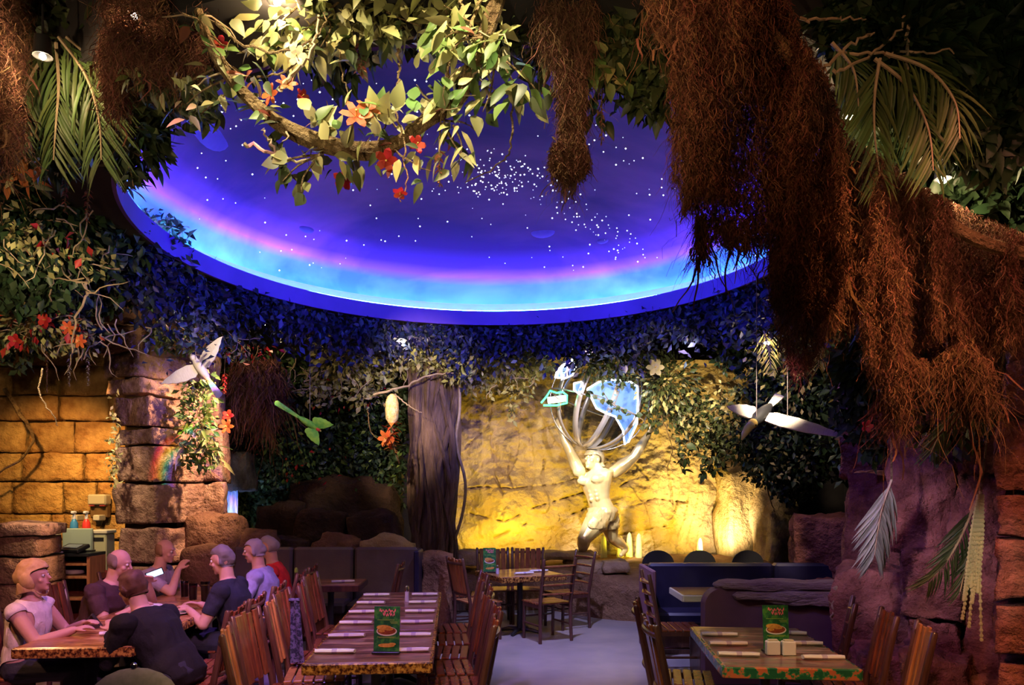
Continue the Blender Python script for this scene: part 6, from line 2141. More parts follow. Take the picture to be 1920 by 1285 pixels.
for i, (pts, Y, r, lab) in enumerate(TW):
    twig('vine' if 'vine' in lab else 'twig', lab, pts, Y, r, M_TWIG if ('pale' in lab or 'twig' in lab or 'bright' in lab or 'pink' in lab) else M_VINE, 'vine', None, 20, 0.02, i)
# twisted masses of thin tendrils (too many to count)
rr_ = random.Random(8)
mb = MB()
for k in range(120):
    x, y, Y = rr_.choice(((60, 440, 5.9), (70, 600, 7.0), (150, 500, 6.4), (400, 630, 8.8), (160, 620, 7.0), (560, 700, 10.8), (720, 690, 10.6), (960, 690, 11.4)))
    x, y = x + rr_.gauss(0, 45), y + rr_.gauss(0, 30)
    q = P(x, y, Y)
    pts = [q]
    d = rdir(rr_, 0.2)
    for j in range(6):
        d = (d + rdir(rr_, 0.15) * 0.7).normalized()
        pts.append(pts[-1] + d * 0.07)
    mb.tube(pts, [0.007, 0.007, 0.006, 0.006, 0.005, 0.004, 0.002], 4)
tag(mb.build('tendril_tangle', M_TWIG), 'tangle of thin pale tendrils among the garlands', 'vines', None, 'stuff')

# ------------------------------------------------------------------ the thick liana slung under the dome
lp_ = [(372, 20), (388, 70), (420, 130), (470, 188), (530, 236), (590, 264), (650, 280), (700, 283), (745, 268), (800, 228), (860, 188), (885, 130), (912, 60), (935, -20)]
rad_px = [8, 9, 10, 12, 15, 17, 18, 17, 13, 12, 12, 15, 17, 18]
base = spline([P(x, y, 3.45) for x, y in lp_], 60)
lt = empty('liana', base[0], 0, 'thick twisted liana slung low in front of the starry dome', 'liana')
for s_ in range(4):
    pts, rad = [], []
    for k, p_ in enumerate(base):
        u = k / 59 * (len(rad_px) - 1)
        i = min(int(u), len(rad_px) - 2)
        rp = lerp(rad_px[i], rad_px[i + 1], u - i) / F * 3.45
        a_ = s_ * math.pi / 2 + k * 0.16
        tng = (base[min(k + 1, 59)] - base[max(k - 1, 0)]).normalized()
        n1 = tng.cross(Vector((0, 1, 0))).normalized()
        n2 = tng.cross(n1)
        pts.append(p_ - base[0] + (n1 * math.cos(a_) + n2 * math.sin(a_)) * rp * 0.42)
        rad.append(rp * 0.62)
    MB().tube(pts, rad, 8).build('twisted_stem', M_VINE, lt)
rl = random.Random(12)


def liana_leaf(px, py, s, tpl, m, d=None):
    p_ = P(px, py, 3.40 + rl.uniform(-0.12, 0.12)) - base[0]
    put('leaf', LMesh(tpl, m), lt, mtx=dir_matrix(p_, d or rdir(rl, 0.1), (rl.gauss(0, .4), -1, 0.5 + rl.gauss(0, .3)), s * rl.uniform(0.75, 1.25), rl.uniform(-0.4, 0.4)))


for k in range(46):                    # pale leaves above the low sag
    x = rl.uniform(580, 850)
    liana_leaf(x, 250 - (x - 580) * 0.15 + rl.gauss(0, 22), 0.10, T_BROAD, rl.choice((L_PALE, L_PALE, L_GREEN)), Vector((rl.gauss(0, .6), rl.gauss(0, .4), abs(rl.gauss(0, .8)))))
for k in range(40):                    # dry leaves under it
    x = rl.uniform(520, 860)
    liana_leaf(x, 300 + rl.gauss(0, 18), 0.085, T_OVAL, rl.choice((L_PALE, L_DARK, L_DARK)), Vector((rl.gauss(0, .6), rl.gauss(0, .4), -abs(rl.gauss(0, .9)))))
for k in range(44):                    # around the upward arms
    x, y = rl.choice(((400, 130), (470, 170), (440, 110), (870, 150), (840, 120), (930, 120), (860, 90)))
    liana_leaf(x + rl.gauss(0, 28), y + rl.gauss(0, 28), 0.085, T_OVAL, rl.choice((L_PALE, L_GREEN, L_DARK)))
for k in range(26):                    # long blades gathered at the right bend
    x, y = rl.uniform(780, 920), rl.uniform(90, 240)
    liana_leaf(x, y, 0.20, T_LONG, rl.choice((L_PALE, L_PALE, L_GREEN)), Vector((0.5 + rl.gauss(0, .2), rl.gauss(0, .2), 0.9)))

for k in range(110):                   # dry clutter of small leaves round the sag and arms
    u = rl.random() * 58
    p_ = base[int(u)] - base[0]
    d_ = rdir(rl, 0.0)
    put('leaf', LMesh(rl.choice((T_OVAL, T_LONG, T_BROAD)), rl.choice((L_PALE, L_PALE, L_DARK, L_POD, L_GREEN))), lt, mtx=dir_matrix(p_ + Vector((rl.gauss(0, .07), rl.gauss(0, .06), rl.gauss(0.02, .07))), d_, (rl.gauss(0, .5), -1, 0.5), rl.uniform(0.05, 0.11), rl.uniform(-.6, .6)))
for k in range(34):                    # wiry side shoots
    u = int(rl.random() * 58)
    q_ = [base[u] - base[0]]
    d_ = rdir(rl, 0.0)
    for j in range(5):
        d_ = (d_ + rdir(rl, 0.1) * 0.5).normalized()
        q_.append(q_[-1] + d_ * rl.uniform(0.03, 0.06))
    MB().tube(q_, [0.006, 0.005, 0.005, 0.004, 0.003, 0.002], 5).build('side_shoot', rl.choice((M_TWIG, M_VINE)), lt)

# flowers ------------------------------------------------------------------
def flower_me(name, m, petals=6, w=0.5, cup=0.5):
    vs, fs = [], []
    for k in range(petals):
        a = 2 * math.pi * k / petals
        ca, sa = math.cos(a), math.sin(a)
        b = len(vs)
        for s_, wd, z in ((0.05, 0.05, 0), (0.45, w * 0.5, cup * 0.3), (0.8, w * 0.42, cup * 0.45), (1.0, 0.04, cup * 0.35)):
            for sg in (-1, 1):
                vs.append((ca * s_ - sa * sg * wd, sa * s_ + ca * sg * wd, z + 0.02 * sg))
        for j in range(3):
            fs.append((b + 2 * j, b + 2 * j + 1, b + 2 * j + 3, b + 2 * j + 2))
    me = bpy.data.meshes.new(name)
    me.from_pydata(vs, [], fs)
    me.materials.append(m)
    me.update()
    return me


FLM = {'coral': flower_me('petals', L_CORAL, 6, 0.5), 'red': flower_me('petals', L_RED, 5, 0.7, 0.7), 'orange': flower_me('petals', L_ORANGE, 5, 0.6, 0.3), 'cream': flower_me('petals', L_WHITE, 6, 0.6, 0.5)}
M_STAM = mat('stamen_yellow', (0.7, 0.5, 0.1), None, 0.6)
SM = MB().tube([(0, 0, 0), (0.03, 0, 0.25), (0.0, 0.02, 0.5)], [0.05, 0.04, 0.07], 6).build('tmp', M_STAM)
SM_me = SM.data
bpy.data.objects.remove(SM)


def flower(label, px, py, Y, s, kind, face=(0, -1, -0.2), group='silk flowers on the vines', roll=0.0):
    t = empty('silk_flower', P(px, py, Y), 0, label, 'flower', group)
    R = Vector(face).to_track_quat('Z', 'Y').to_matrix().to_4x4()
    put('petals', FLM[kind], t, mtx=R @ Matrix.Rotation(roll, 4, 'Z') @ Matrix.Scale(s, 4))
    put('stamen', SM_me, t, mtx=R @ Matrix.Scale(s, 4))
    return t


flower('large coral orange blossom in the middle of the liana', 668, 218, 3.32, 0.075, 'coral', (0.2, -1, 0.3))
flower('smaller coral orange blossom just above the large one', 690, 205, 3.36, 0.06, 'coral', (0.4, -1, 0.6), roll=0.5)
flower('red orange blossom at the left arm of the liana', 508, 178, 3.35, 0.05, 'coral', (-0.5, -1, -0.2))
flower('orange blossom right of the left arm of the liana', 538, 158, 3.4, 0.05, 'coral', (0.3, -1, 0.4))
flower('small red bud flower hanging beside the liana', 566, 180, 3.5, 0.035, 'red', (0.8, -0.8, 0))
flower('red flower on the far left of the liana', 412, 85, 3.5, 0.045, 'red', (0.2, -1, 0))
flower('dark red blossom under the right of the liana', 725, 300, 3.4, 0.055, 'red', (0, -1, -0.6))
flower('bright red blossom at the right under the liana', 780, 272, 3.35, 0.045, 'red', (0.6, -1, 0.1))
flower('dark red drooping blossom below the liana', 645, 335, 3.4, 0.05, 'red', (0, -0.7, -0.8))
flower('small red hanging blossom at the lowest stem tip', 750, 360, 3.3, 0.035, 'red', (0, -0.5, -0.9))
flower('cream white blossom on the left branch', 548, 75, 3.42, 0.06, 'cream', (-0.2, -1, 0.2))
flower('second cream white blossom under the first', 556, 105, 3.4, 0.05, 'cream', (0.2, -1, -0.2))
flower('big orange leaf flower at the left edge', 40, 325, 4.3, 0.085, 'orange', (0.2, -1, 0))
flower('pale orange blossom at the left edge above the big one', 30, 225, 4.3, 0.07, 'orange', (0.2, -1, 0.2))
flower('orange red blossom in the dark ivy right of the pier', 425, 800, 9.4, 0.10, 'coral', (0, -1, 0))
flower('red blossom above the orange one right of the pier', 428, 780, 9.5, 0.08, 'red', (0, -1, 0.2))
flower('orange blossom at the foot of the cream flower spike', 725, 822, 10.2, 0.13, 'coral', (-0.3, -1, -0.2))
flower('red blossom on the lower right moss', 1625, 800, 5.5, 0.05, 'red', (0, -1, 0))
for k, (x, y) in enumerate(((85, 600), (128, 615), (150, 640), (30, 640))):
    flower(['red', 'salmon', 'small salmon', 'far left red'][k] + ' blossom low in the left foliage', x, y, 6.7, 0.07, 'red' if k in (0, 3) else 'coral')
flower('yellow cream blossom beside the globe', 1228, 690, 10.4, 0.13, 'cream', (0, -1, 0.1))


# seed pods / hanging bract spikes -------------------------------------------
def pod(label, px, py, Y, ln, r, m, seed=0, tip=0.3):
    t = empty('bract_spike', P(px, py, Y), 0, label, 'flower spike', 'hanging bract spikes')
    MB().tube([(0.03, 0, 0.36), (0.01, 0, 0.2), (0, 0, 0.06), (0, 0, -ln)], [0.004, 0.004, 0.004, 0.003], 5).build('stem', M_VINE, t)
    rr = random.Random(seed)
    n = max(12, int(ln / 0.0085))
    me = LMesh(T_OVAL, m)
    for k in range(n):
        u = k / n
        a_ = k * 2.4
        rad = r * (1 - (1 - tip) * u)
        d = Vector((math.cos(a_), math.sin(a_), -0.55))
        put('bract', me, t, mtx=dir_matrix(Vector((0, 0, -ln * u)), d, (0, 0, 1), rad * rr.uniform(0.9, 1.2), 0))
    return t


pod('long brown bract spike hanging at the top centre left', 678, 70, 3.6, 0.19, 0.05, L_POD, 1, 0.8)
pod('brown gold bract spike under the right of the liana', 824, 285, 3.4, 0.16, 0.040, L_POD, 2, 0.5)
pod('red brown bract spike right of the moss hank', 1128, 205, 3.7, 0.17, 0.034, L_POD, 3, 0.6)
pod('pink brown bract spike hanging at the left', 122, 335, 4.8, 0.22, 0.045, L_POD, 4, 0.5)
pod('darker bract spike right of the pink brown one', 164, 355, 5.0, 0.22, 0.045, L_POD, 5, 0.5)
pod('red bract spike hanging right of the pier', 421, 700, 9.4, 0.26, 0.06, L_RED, 6, 0.5)
pod('thin pale bract spike on the ochre wall', 130, 670, 7.6, 0.30, 0.04, L_WHITE, 7, 0.4)
pod('second thin pale bract spike on the ochre wall', 165, 650, 7.6, 0.40, 0.045, L_WHITE, 8, 0.4)
pod('reddish thin bract spike on the ochre wall', 88, 660, 7.6, 0.42, 0.03, L_POD, 9, 0.4)
# the tall cream flower lamp spike
t = empty('flower_spike', P(735, 835, 10.2), 0, 'glowing cream flower spike over orange bracts beside the trunk', 'flower spike')
MB().lathe([(0.05, 0.30), (0.085, 0.36), (0.095, 0.48), (0.09, 0.58), (0.065, 0.66), (0.02, 0.70)], 14).build('cone', mat('cream_cone', (0.80, 0.52, 0.15), (0.85, 0.75, 0.5), 0.6, scale=16, bump=0.6, bscale=40), t)
rr = random.Random(4)
for k in range(40):
    a_ = k * 2.4
    put('bract', LMesh(T_OVAL, rr.choice((L_CORAL, L_ORANGE, L_POD))), t, mtx=dir_matrix(Vector((0.02 * math.cos(a_), 0.02 * math.sin(a_), 0.33 - k * 0.011)), (math.cos(a_), math.sin(a_), rr.gauss(0, .4)), (0, 0, 1), rr.uniform(0.09, 0.16)))
MB().tube([(0, 0, 0.3), (0.02, 0, 0.0), (0.10, 0, -0.25)], 0.012, 6).build('stem', M_VINE, t)

# ------------------------------------------------------------------ leafy sprays near the camera (each leaf its own object)
def spray(name, label, stems, Y, n, tpl, size, mats, seed, cat='plant', spread=0.07, dy=0.0):
    paths = [[P(x, y, Y + dy * i) for i, (x, y) in enumerate(st)] for st in stems]
    return leafy(name, label, cat, paths, n, tpl, None, size, 0.006, seed, spread, None, M_VINE, None, mats)


spray('leafy_branch', 'dark round leaf cluster hanging under the left of the liana', [[(600, 290), (560, 310), (530, 340)], [(600, 290), (570, 330), (565, 360)], [(600, 290), (540, 300), (515, 330)]], 3.35, 17, T_ROUND, 0.075, [L_DARK, L_DARK, L_PALE], 1, spread=0.03)
spray('leafy_branch', 'bright green broad leaves right of the liana', [[(905, 70), (870, 75), (845, 95)], [(905, 70), (860, 60), (835, 70)]], 3.3, 13, T_BROAD, 0.105, [L_GREEN, L_PALE], 2, spread=0.03)
spray('leafy_branch', 'olive leaf spray above the drooping stem', [[(930, 100), (960, 150), (975, 190)], [(930, 100), (990, 150), (1020, 195)], [(930, 100), (920, 170), (905, 210)]], 3.4, 34, T_BROAD, 0.10, [L_PALE, L_GREEN, L_DARK], 3)
spray('leafy_branch', 'light green leaf rosette right of the moss hank', [[(1130, 120), (1130, 140), (1110, 170)], [(1130, 120), (1150, 140), (1165, 155)], [(1130, 120), (1110, 130), (1095, 145)]], 3.6, 24, T_BROAD, 0.095, [L_PALE, L_GREEN], 4, spread=0.05)
spray('leafy_branch', 'dark leaves dangling right of the light rosette', [[(1160, 150), (1190, 180), (1220, 215)], [(1150, 160), (1130, 190), (1120, 215)], [(1200, 130), (1230, 170), (1240, 205)]], 3.9, 36, T_OVAL, 0.095, [L_DARK, L_DARK, L_GREEN], 5)
spray('leafy_branch', 'drooping olive leaves at the right end of the liana', [[(850, 235), (865, 270), (860, 310)], [(830, 230), (845, 260), (870, 300)]], 3.4, 16, T_LONG, 0.12, [L_DARK, L_PALE], 6)
spray('leafy_branch', 'green rosette in front of the top left moss', [[(265, 120), (265, 150), (240, 170)], [(265, 120), (280, 150), (300, 165)], [(265, 120), (255, 135), (250, 150)]], 3.7, 22, T_BROAD, 0.085, [L_GREEN, L_PALE, L_DARK], 7, spread=0.04)
spray('leafy_branch', 'olive leaf spray left of the liana arm', [[(420, 150), (380, 170), (350, 195)], [(430, 170), (400, 195), (375, 215)], [(400, 130), (360, 150), (330, 170)]], 3.5, 40, T_OVAL, 0.085, [L_PALE, L_DARK, L_DARK], 8)
spray('leafy_branch', 'pale leaves hanging above the white blossoms', [[(560, 10), (520, 50), (500, 100)], [(600, 20), (620, 50), (600, 90)], [(640, 0), (590, 40), (560, 70)]], 3.5, 48, T_BROAD, 0.095, [L_PALE, L_GREEN, L_DARK], 9)
spray('leafy_branch', 'lit olive leaves at the top beside the long pod', [[(640, 0), (690, 30), (720, 70)], [(680, 0), (740, 30), (790, 50)], [(650, 10), (660, 50), (650, 90)]], 3.55, 54, T_BROAD, 0.10, [L_PALE, L_PALE, L_DARK], 10)
spray('leafy_branch', 'dark leaf spray silhouetted on the bright dome edge at the left', [[(215, 210), (245, 250), (270, 300)], [(220, 220), (260, 240), (295, 250)], [(200, 260), (240, 310), (250, 350)]], 4.2, 60, T_OVAL, 0.09, [L_DARK, L_DEEP], 11)
spray('leafy_branch', 'orange and olive leaves at the left edge', [[(0, 250), (30, 290), (60, 300)], [(0, 330), (40, 350), (70, 345)]], 4.3, 26, T_OVAL, 0.085, [L_ORANGE, L_PALE, L_DARK], 12)
spray('leafy_branch', 'dim orange leaf branch at the right edge', [[(1930, 60), (1890, 130), (1870, 170)], [(1930, 180), (1900, 200), (1890, 250)]], 4.3, 34, T_OVAL, 0.11, [L_ORANGE, L_POD], 13)
spray('leafy_branch', 'dark leaf vine trailing across the front of the globe', [[(1095, 735), (1140, 750), (1170, 775)], [(1130, 735), (1155, 765), (1195, 780)]], 10.9, 40, T_ROUND, 0.085, [L_DEEP, L_DARK], 14, spread=0.05)
spray('leafy_branch', 'three dark leaves dangling before the golden rock', [[(1290, 830), (1282, 860), (1278, 880)], [(1320, 850), (1335, 870), (1340, 885)], [(1335, 860), (1328, 880), (1320, 886)]], 10.5, 16, T_BROAD, 0.14, [L_DEEP, L_DARK], 15, spread=0.05)
spray('trailing_plant', 'bushy spider plant on the rainbow lit pier', [[(372, 850), (350, 830), (340, 850)], [(372, 850), (390, 820), (408, 850)], [(372, 850), (372, 820), (380, 800)], [(372, 850), (395, 845), (420, 870)]], 8.9, 60, T_LONG, 0.20, [L_GREEN, L_PALE], 16, spread=0.06)
spray('leafy_branch', 'large pale leaf blades left of the moss hank', [[(1060, 0), (1020, 60), (1005, 110)], [(1100, 0), (1110, 60), (1090, 110)], [(1180, -10), (1150, 50), (1120, 110)]], 3.75, 16, T_LONG, 0.26, [L_PALE, L_GREEN], 17, spread=0.06)


# ------------------------------------------------------------------ palms
def frond(name, label, pts, Y, leaflet, n, m, seed=0, width=0.022, group=None, droop=0.5, dy=0.0, hang=0.0):
    q = [P(x, y, Y + dy * i) for i, (x, y) in enumerate(pts)]
    c = spline(q, 24)
    o0 = c[0].copy()
    c = [p_ - o0 for p_ in c]
    t = empty(name, o0, 0, label, 'palm frond', group)
    MB().tube(c, [0.010 * (1 - 0.7 * k / 23) for k in range(24)], 5).build('rachis', M_TWIG, t)
    if hang:
        MB().tube([(0, 0, 0), (0.02, 0.05, hang * 0.5), (0.03, 0.25, hang)], 0.008, 5).build('stalk', M_VINE, t)
    r = random.Random(seed)
    tpl = leaf_template(0.075, 2.0, 0.3, 0.25, 4)
    me = leaf_me('leaflet', tpl, m)
    for k in range(n):
        u = 2 + (k / n) * 21.0
        i = min(int(u), 22)
        p_ = c[i].lerp(c[i + 1], u - i)
        tg = (c[i + 1] - c[i]).normalized()
        sg = 1 if k % 2 else -1
        sd = tg.cross(Vector((0, -1, 0))).normalized() * sg
        d = (sd * 0.75 + tg * 0.75 + Vector((r.gauss(0, .1), r.gauss(0, .12), -droop + r.gauss(0, .1)))).normalized()
        put('leaflet', me, t, mtx=dir_matrix(p_, d, (0, -1, 0.4), leaflet * r.uniform(0.8, 1.15) * (1 - 0.45 * (k / n) ** 2)))
    return t


for k, (pts, Y, ll, n, lab) in enumerate((([(110, 70), (160, 140), (185, 220), (190, 300)], 4.0, 0.34, 52, 'green palm frond drooping to the right at the top left'),
                                          ([(105, 80), (110, 160), (105, 230), (100, 300)], 4.1, 0.32, 48, 'green palm frond hanging straight down at the top left'),
                                          ([(100, 80), (60, 140), (40, 200), (30, 260)], 4.2, 0.28, 44, 'green palm frond drooping to the left at the top left'),
                                          ([(125, 70), (190, 130), (215, 190)], 4.0, 0.28, 40, 'short palm frond near the glowing lamp at the top left'))):
    frond('palm_frond', lab, pts, Y, ll, n, L_PALM, k, group='palm fronds at the top left')
for k, (pts, Y, ll, n, lab) in enumerate((([(1640, 110), (1700, 160), (1740, 240), (1750, 320)], 3.48, 0.30, 52, 'dark palm frond drooping at the upper right'),
                                          ([(1650, 110), (1640, 180), (1640, 250), (1650, 330)], 3.48, 0.28, 48, 'palm frond hanging beside the bright right lamp'),
                                          ([(1660, 100), (1740, 130), (1790, 190), (1800, 260)], 3.45, 0.28, 46, 'dark palm frond arching to the far right'),
                                          ([(1560, 80), (1600, 130), (1610, 200)], 3.5, 0.25, 40, 'short palm frond behind the moss branch'))):
    frond('palm_frond', lab, pts, Y, ll, n, L_PALM, 10 + k, group='palm fronds at the upper right')
frond('palm_frond', 'grey green palm frond hanging in front of the purple boulders', [(1672, 900), (1655, 950), (1645, 1000), (1640, 1040)], 5.4, 0.34, 96, leafmat('leaf_grey', (0.36, 0.36, 0.28)), 30, droop=0.9, hang=0.75)
frond('palm_frond', 'dark green frond hanging beside the bead rope', [(1830, 940), (1800, 1010), (1770, 1060), (1740, 1090)], 4.6, 0.24, 56, L_DARK, 31, droop=0.6)
frond('palm_frond', 'dark frond clump under the bead rope', [(1835, 1000), (1815, 1050), (1800, 1110)], 4.6, 0.20, 44, L_DARK, 32, droop=0.8)
frond('palm_frond', 'drooping dark frond above the bead rope under the moss', [(1800, 760), (1770, 800), (1745, 850)], 5.1, 0.24, 40, L_DARK, 33, droop=0.8)
frond('palm_frond', 'spiky pale palm leaf behind the right moss', [(1540, 640), (1535, 660), (1535, 690)], 7.0, 0.22, 24, L_PALE, 34, droop=0.3)
frond('palm_frond', 'bright spiky leaf beside the right lamp in the foliage', [(1432, 620), (1440, 650), (1445, 690)], 8.0, 0.22, 26, L_PALE, 35, droop=0.3)
for k, (x, y, b) in enumerate(((375, 455, 0.3), (385, 478, 0.1), (400, 490, -0.2), (572, 540, 0.2), (575, 548, -0.2))):
    pts = [(x, y + 24), (x + 3 + 14 * b, y + 8), (x + 24 * b, y - 8)]
    frond('grass_tuft', ['first', 'second', 'third', 'fourth', 'fifth'][k] + ' spiky tuft from the left standing on the dome rim', pts, 8.4 if k < 3 else 9.9, 0.12, 12, L_DEEP, 40 + k, group='tufts on the dome rim', droop=-0.3)

# bead rope hanging on the right boulders
br = empty('bead_rope', P(1838, 930, 4.45), 0, 'long pale green bead rope bundle hanging on the right boulders', 'rope')
o0 = Vector(br.location)
M_BEAD = mat('pale_bead', (0.42, 0.40, 0.20), (0.55, 0.52, 0.30), 0.5, scale=20)
bead = MB().ball((0, 0, 0), 0.012, 6, 4).build('bead', M_BEAD, br)
bead.location = (0, 0, 0.02)
MB().tube([(0, 0, 0), (0.01, -0.06, 0.4), (0.02, -0.2, 0.85)], 0.006, 5).build('cord', M_VINE, br)
for s_ in range(7):
    r = random.Random(s_)
    xo = (s_ - 3) * 3.5
    end = (1125, 1160, 1100, 1175, 1130, 1110, 1200)[s_]
    c = spline([P(1838 + xo * 0.4, 930, 4.45) - o0, P(1832 + xo, 1000, 4.43) - o0, P(1825 + xo * 1.2, 1080, 4.43) - o0, P(1820 + xo * 1.6 + r.uniform(-6, 6), end, 4.43) - o0], 30)
    MB().tube(c, 0.006, 5).build('strand', M_BEAD, br)
    for p_ in c[::1]:
        put('bead', bead.data, br, p_)


# ------------------------------------------------------------------ hanging moss
def moss(name, label, poly, Y, thick, n, m, seed, ln=0.17, wid=0.0019, curl=0.030, steps=8, fold=0.26, core=True):
    """Spanish moss filling an outline (photo px at depth Y), with folds in depth"""
    rg = np.random.default_rng(seed)
    poly = np.array(poly, float)
    x0, y0 = poly.min(0)
    x1, y1 = poly.max(0)
    pts = []
    got = 0
    while got < n:
        c = rg.uniform((x0, y0), (x1, y1), (n, 2))
        inside = np.zeros(len(c), bool)
        j = len(poly) - 1
        for i in range(len(poly)):
            yi, yj, xi, xj = poly[i, 1], poly[j, 1], poly[i, 0], poly[j, 0]
            cond = ((yi > c[:, 1]) != (yj > c[:, 1])) & (c[:, 0] < (xj - xi) * (c[:, 1] - yi) / (yj - yi + 1e-9) + xi)
            inside ^= cond
            j = i
        c = c[inside]
        hank = vnoise(np.stack([c[:, 0] / 26.0, c[:, 1] / 160.0, np.zeros(len(c))], -1), seed) * 0.5 + 0.5
        c = c[rg.random(len(c)) < 0.25 + 0.75 * hank]
        pts.append(c)
        got += len(c)
    c = np.concatenate(pts)[:n]
    fo = fbm(np.stack([c[:, 0] / 42.0, c[:, 1] / 300.0, np.zeros(n)], -1), seed + 3, 3)
    bulk = rg.random(n) < 0.12
    Yd = Y + fo * fold + rg.normal(0, thick, n) + np.where(bulk, thick * 2.2, 0)
    root = np.stack([(c[:, 0] - 960) / F * Yd, Yd, H + (HOR - c[:, 1]) / F * Yd], -1)
    L = ln * rg.uniform(0.35, 1.0, n) * np.where(rg.random(n) < 0.08, 2.2, 1.0)
    ph = rg.uniform(0, 6.28, n)
    rad = curl * rg.uniform(0.3, 1.2, n)
    turn = rg.uniform(5.0, 13.0, n) * rg.choice((-1, 1), n)
    drift = rg.normal(0, 1, (n, 3)) * np.array([0.38, 0.38, 0.30]) * L[:, None]
    cen = []
    for k in range(steps + 1):
        u = k / steps
        p_ = root + drift * u
        p_[:, 2] -= L * u
        p_[:, 0] += rad * np.cos(ph + turn * u)
        p_[:, 1] += rad * np.sin(ph + turn * u)
        p_[:, 2] += rad * 0.6 * np.sin(ph * 2 + turn * 1.3 * u)
        cen.append(p_)
    cen = np.stack(cen, 1)                     # n, steps+1, 3
    ang = rg.uniform(0, math.pi, n)
    side = np.stack([np.cos(ang), np.sin(ang), np.zeros(n)], -1)[:, None, :]
    w = np.linspace(1.0, 0.35, steps + 1)[None, :, None] * wid * (rg.uniform(0.6, 1.4, n) * np.where(bulk, 4.5, 1.0))[:, None, None]
    A, B = cen - side * w, cen + side * w
    V = np.stack([A, B], 2).reshape(n, -1, 3)
    q = np.array([(2 * k, 2 * k + 1, 2 * k + 3, 2 * k + 2) for k in range(steps)])
    Fq = (q[None] + (np.arange(n) * (2 * (steps + 1)))[:, None, None]).reshape(-1, 4)
    o = big_mesh(name, V.reshape(-1, 3), Fq, m, None, False)
    tag(o, label, 'moss', None, 'stuff')
    return o


moss('hanging_moss', 'huge dark brown moss curtain hanging at the upper right', [(1290, -60), (1275, 60), (1258, 130), (1262, 240), (1262, 330), (1285, 400), (1320, 365), (1380, 380), (1440, 430), (1450, 560), (1490, 600), (1560, 580), (1590, 480), (1580, 250), (1545, 130), (1500, 60), (1450, -60)], 3.2, 0.07, 32000, M_MOSSD, 1, 0.085, 0.0017, 0.015, fold=0.24)
moss('hanging_moss', 'brown moss curtain sloping down along the branch to the right', [(1560, 240), (1600, 262), (1660, 295), (1720, 345), (1850, 410), (1930, 440), (1930, 640), (1880, 640), (1840, 700), (1790, 620), (1720, 640), (1690, 770), (1650, 720), (1610, 600), (1560, 600), (1520, 680), (1490, 700), (1455, 600), (1440, 440), (1520, 330)], 3.95, 0.09, 36000, M_MOSS, 2, 0.085, 0.0018, 0.017, fold=0.40)
moss('hanging_moss', 'thin moss wisp dangling in front of the bright dome edge', [(1306, 400), (1326, 400), (1320, 470), (1316, 480), (1310, 470)], 3.2, 0.012, 700, M_MOSS, 3, 0.13, 0.0013, 0.010, fold=0.03)
moss('hanging_moss', 'lacy moss fringe over the right end of the dome glow', [(1330, 380), (1440, 420), (1435, 460), (1400, 440), (1360, 450), (1335, 420)], 3.25, 0.05, 900, M_MOSS, 4, 0.13, 0.0015, 0.02)
moss('hanging_moss', 'ragged ends of the moss curtain above the right boulders', [(1620, 640), (1700, 680), (1690, 780), (1650, 740), (1800, 640), (1860, 680), (1850, 740), (1810, 700)], 4.0, 0.06, 3500, M_MOSS, 5, 0.22)
moss('hanging_moss', 'hank of brown moss hanging at the top centre', [(1000, -60), (1110, -60), (1116, 40), (1100, 110), (1095, 200), (1088, 270), (1050, 270), (1052, 200), (1050, 110), (1010, 60)], 3.55, 0.05, 9000, M_MOSS, 6, 0.11, 0.0017, 0.016, fold=0.05)
mp_ = np.array(P(1067, 305, 3.55))
t = moss('moss_ball', 'woven moss nest ball at the bottom of the centre hank', [(1040, 268), (1060, 258), (1090, 262), (1103, 290), (1102, 315), (1085, 325), (1050, 325), (1033, 310), (1032, 288)], 3.55, 0.05, 4500, M_MOSSD, 7, 0.05, 0.0017, 0.014, fold=0.03)
moss('hanging_moss', 'few moss threads under the nest ball', [(1040, 325), (1080, 325), (1074, 350), (1066, 350)], 3.55, 0.03, 200, M_MOSS, 8, 0.12, 0.0014, 0.012, fold=0.03)
moss('hanging_moss', 'dark moss clump hanging at the top left of centre', [(200, -60), (400, -60), (385, 60), (370, 110), (330, 130), (290, 120), (262, 90), (215, 70)], 3.8, 0.09, 12000, M_MOSSD, 9, 0.13)
moss('hanging_moss', 'reddish moss strip down the left edge', [(-40, -60), (55, -60), (50, 60), (30, 140), (40, 240), (20, 300), (-40, 300)], 3.9, 0.06, 8000, M_MOSS, 10, 0.13)
moss('hanging_moss', 'thin brown moss hanging beside the top left clump', [(195, 60), (235, 60), (225, 150), (222, 200), (205, 190)], 3.8, 0.04, 2400, M_MOSSD, 11, 0.12, fold=0.05)
moss('hanging_moss', 'short moss tuft at the right of the top centre', [(1220, -40), (1290, -40), (1280, 30), (1245, 40)], 3.2, 0.05, 2500, M_MOSS, 12, 0.12)
moss('hanging_moss', 'moss hanging from the dark alcove ceiling', [(430, 680), (520, 670), (530, 720), (500, 780), (470, 760), (440, 790)], 10.4, 0.12, 3500, M_MOSSD, 13, 0.4, 0.005, 0.04)
# the mossy branch that carries the curtains
bp_ = spline([P(1270, -60, 3.2), P(1420, 10, 3.25), P(1540, 140, 3.4), P(1580, 250, 3.8), P(1660, 300, 4.0), P(1740, 365, 3.95), P(1850, 425, 3.9), P(1960, 450, 3.9)], 30)
tag(MB().tube([p - Vector((0, 0, 0.09)) for p in bp_], 0.035, 8).build('branch', M_VINE), 'thick branch buried in the moss at the upper right', 'branch')


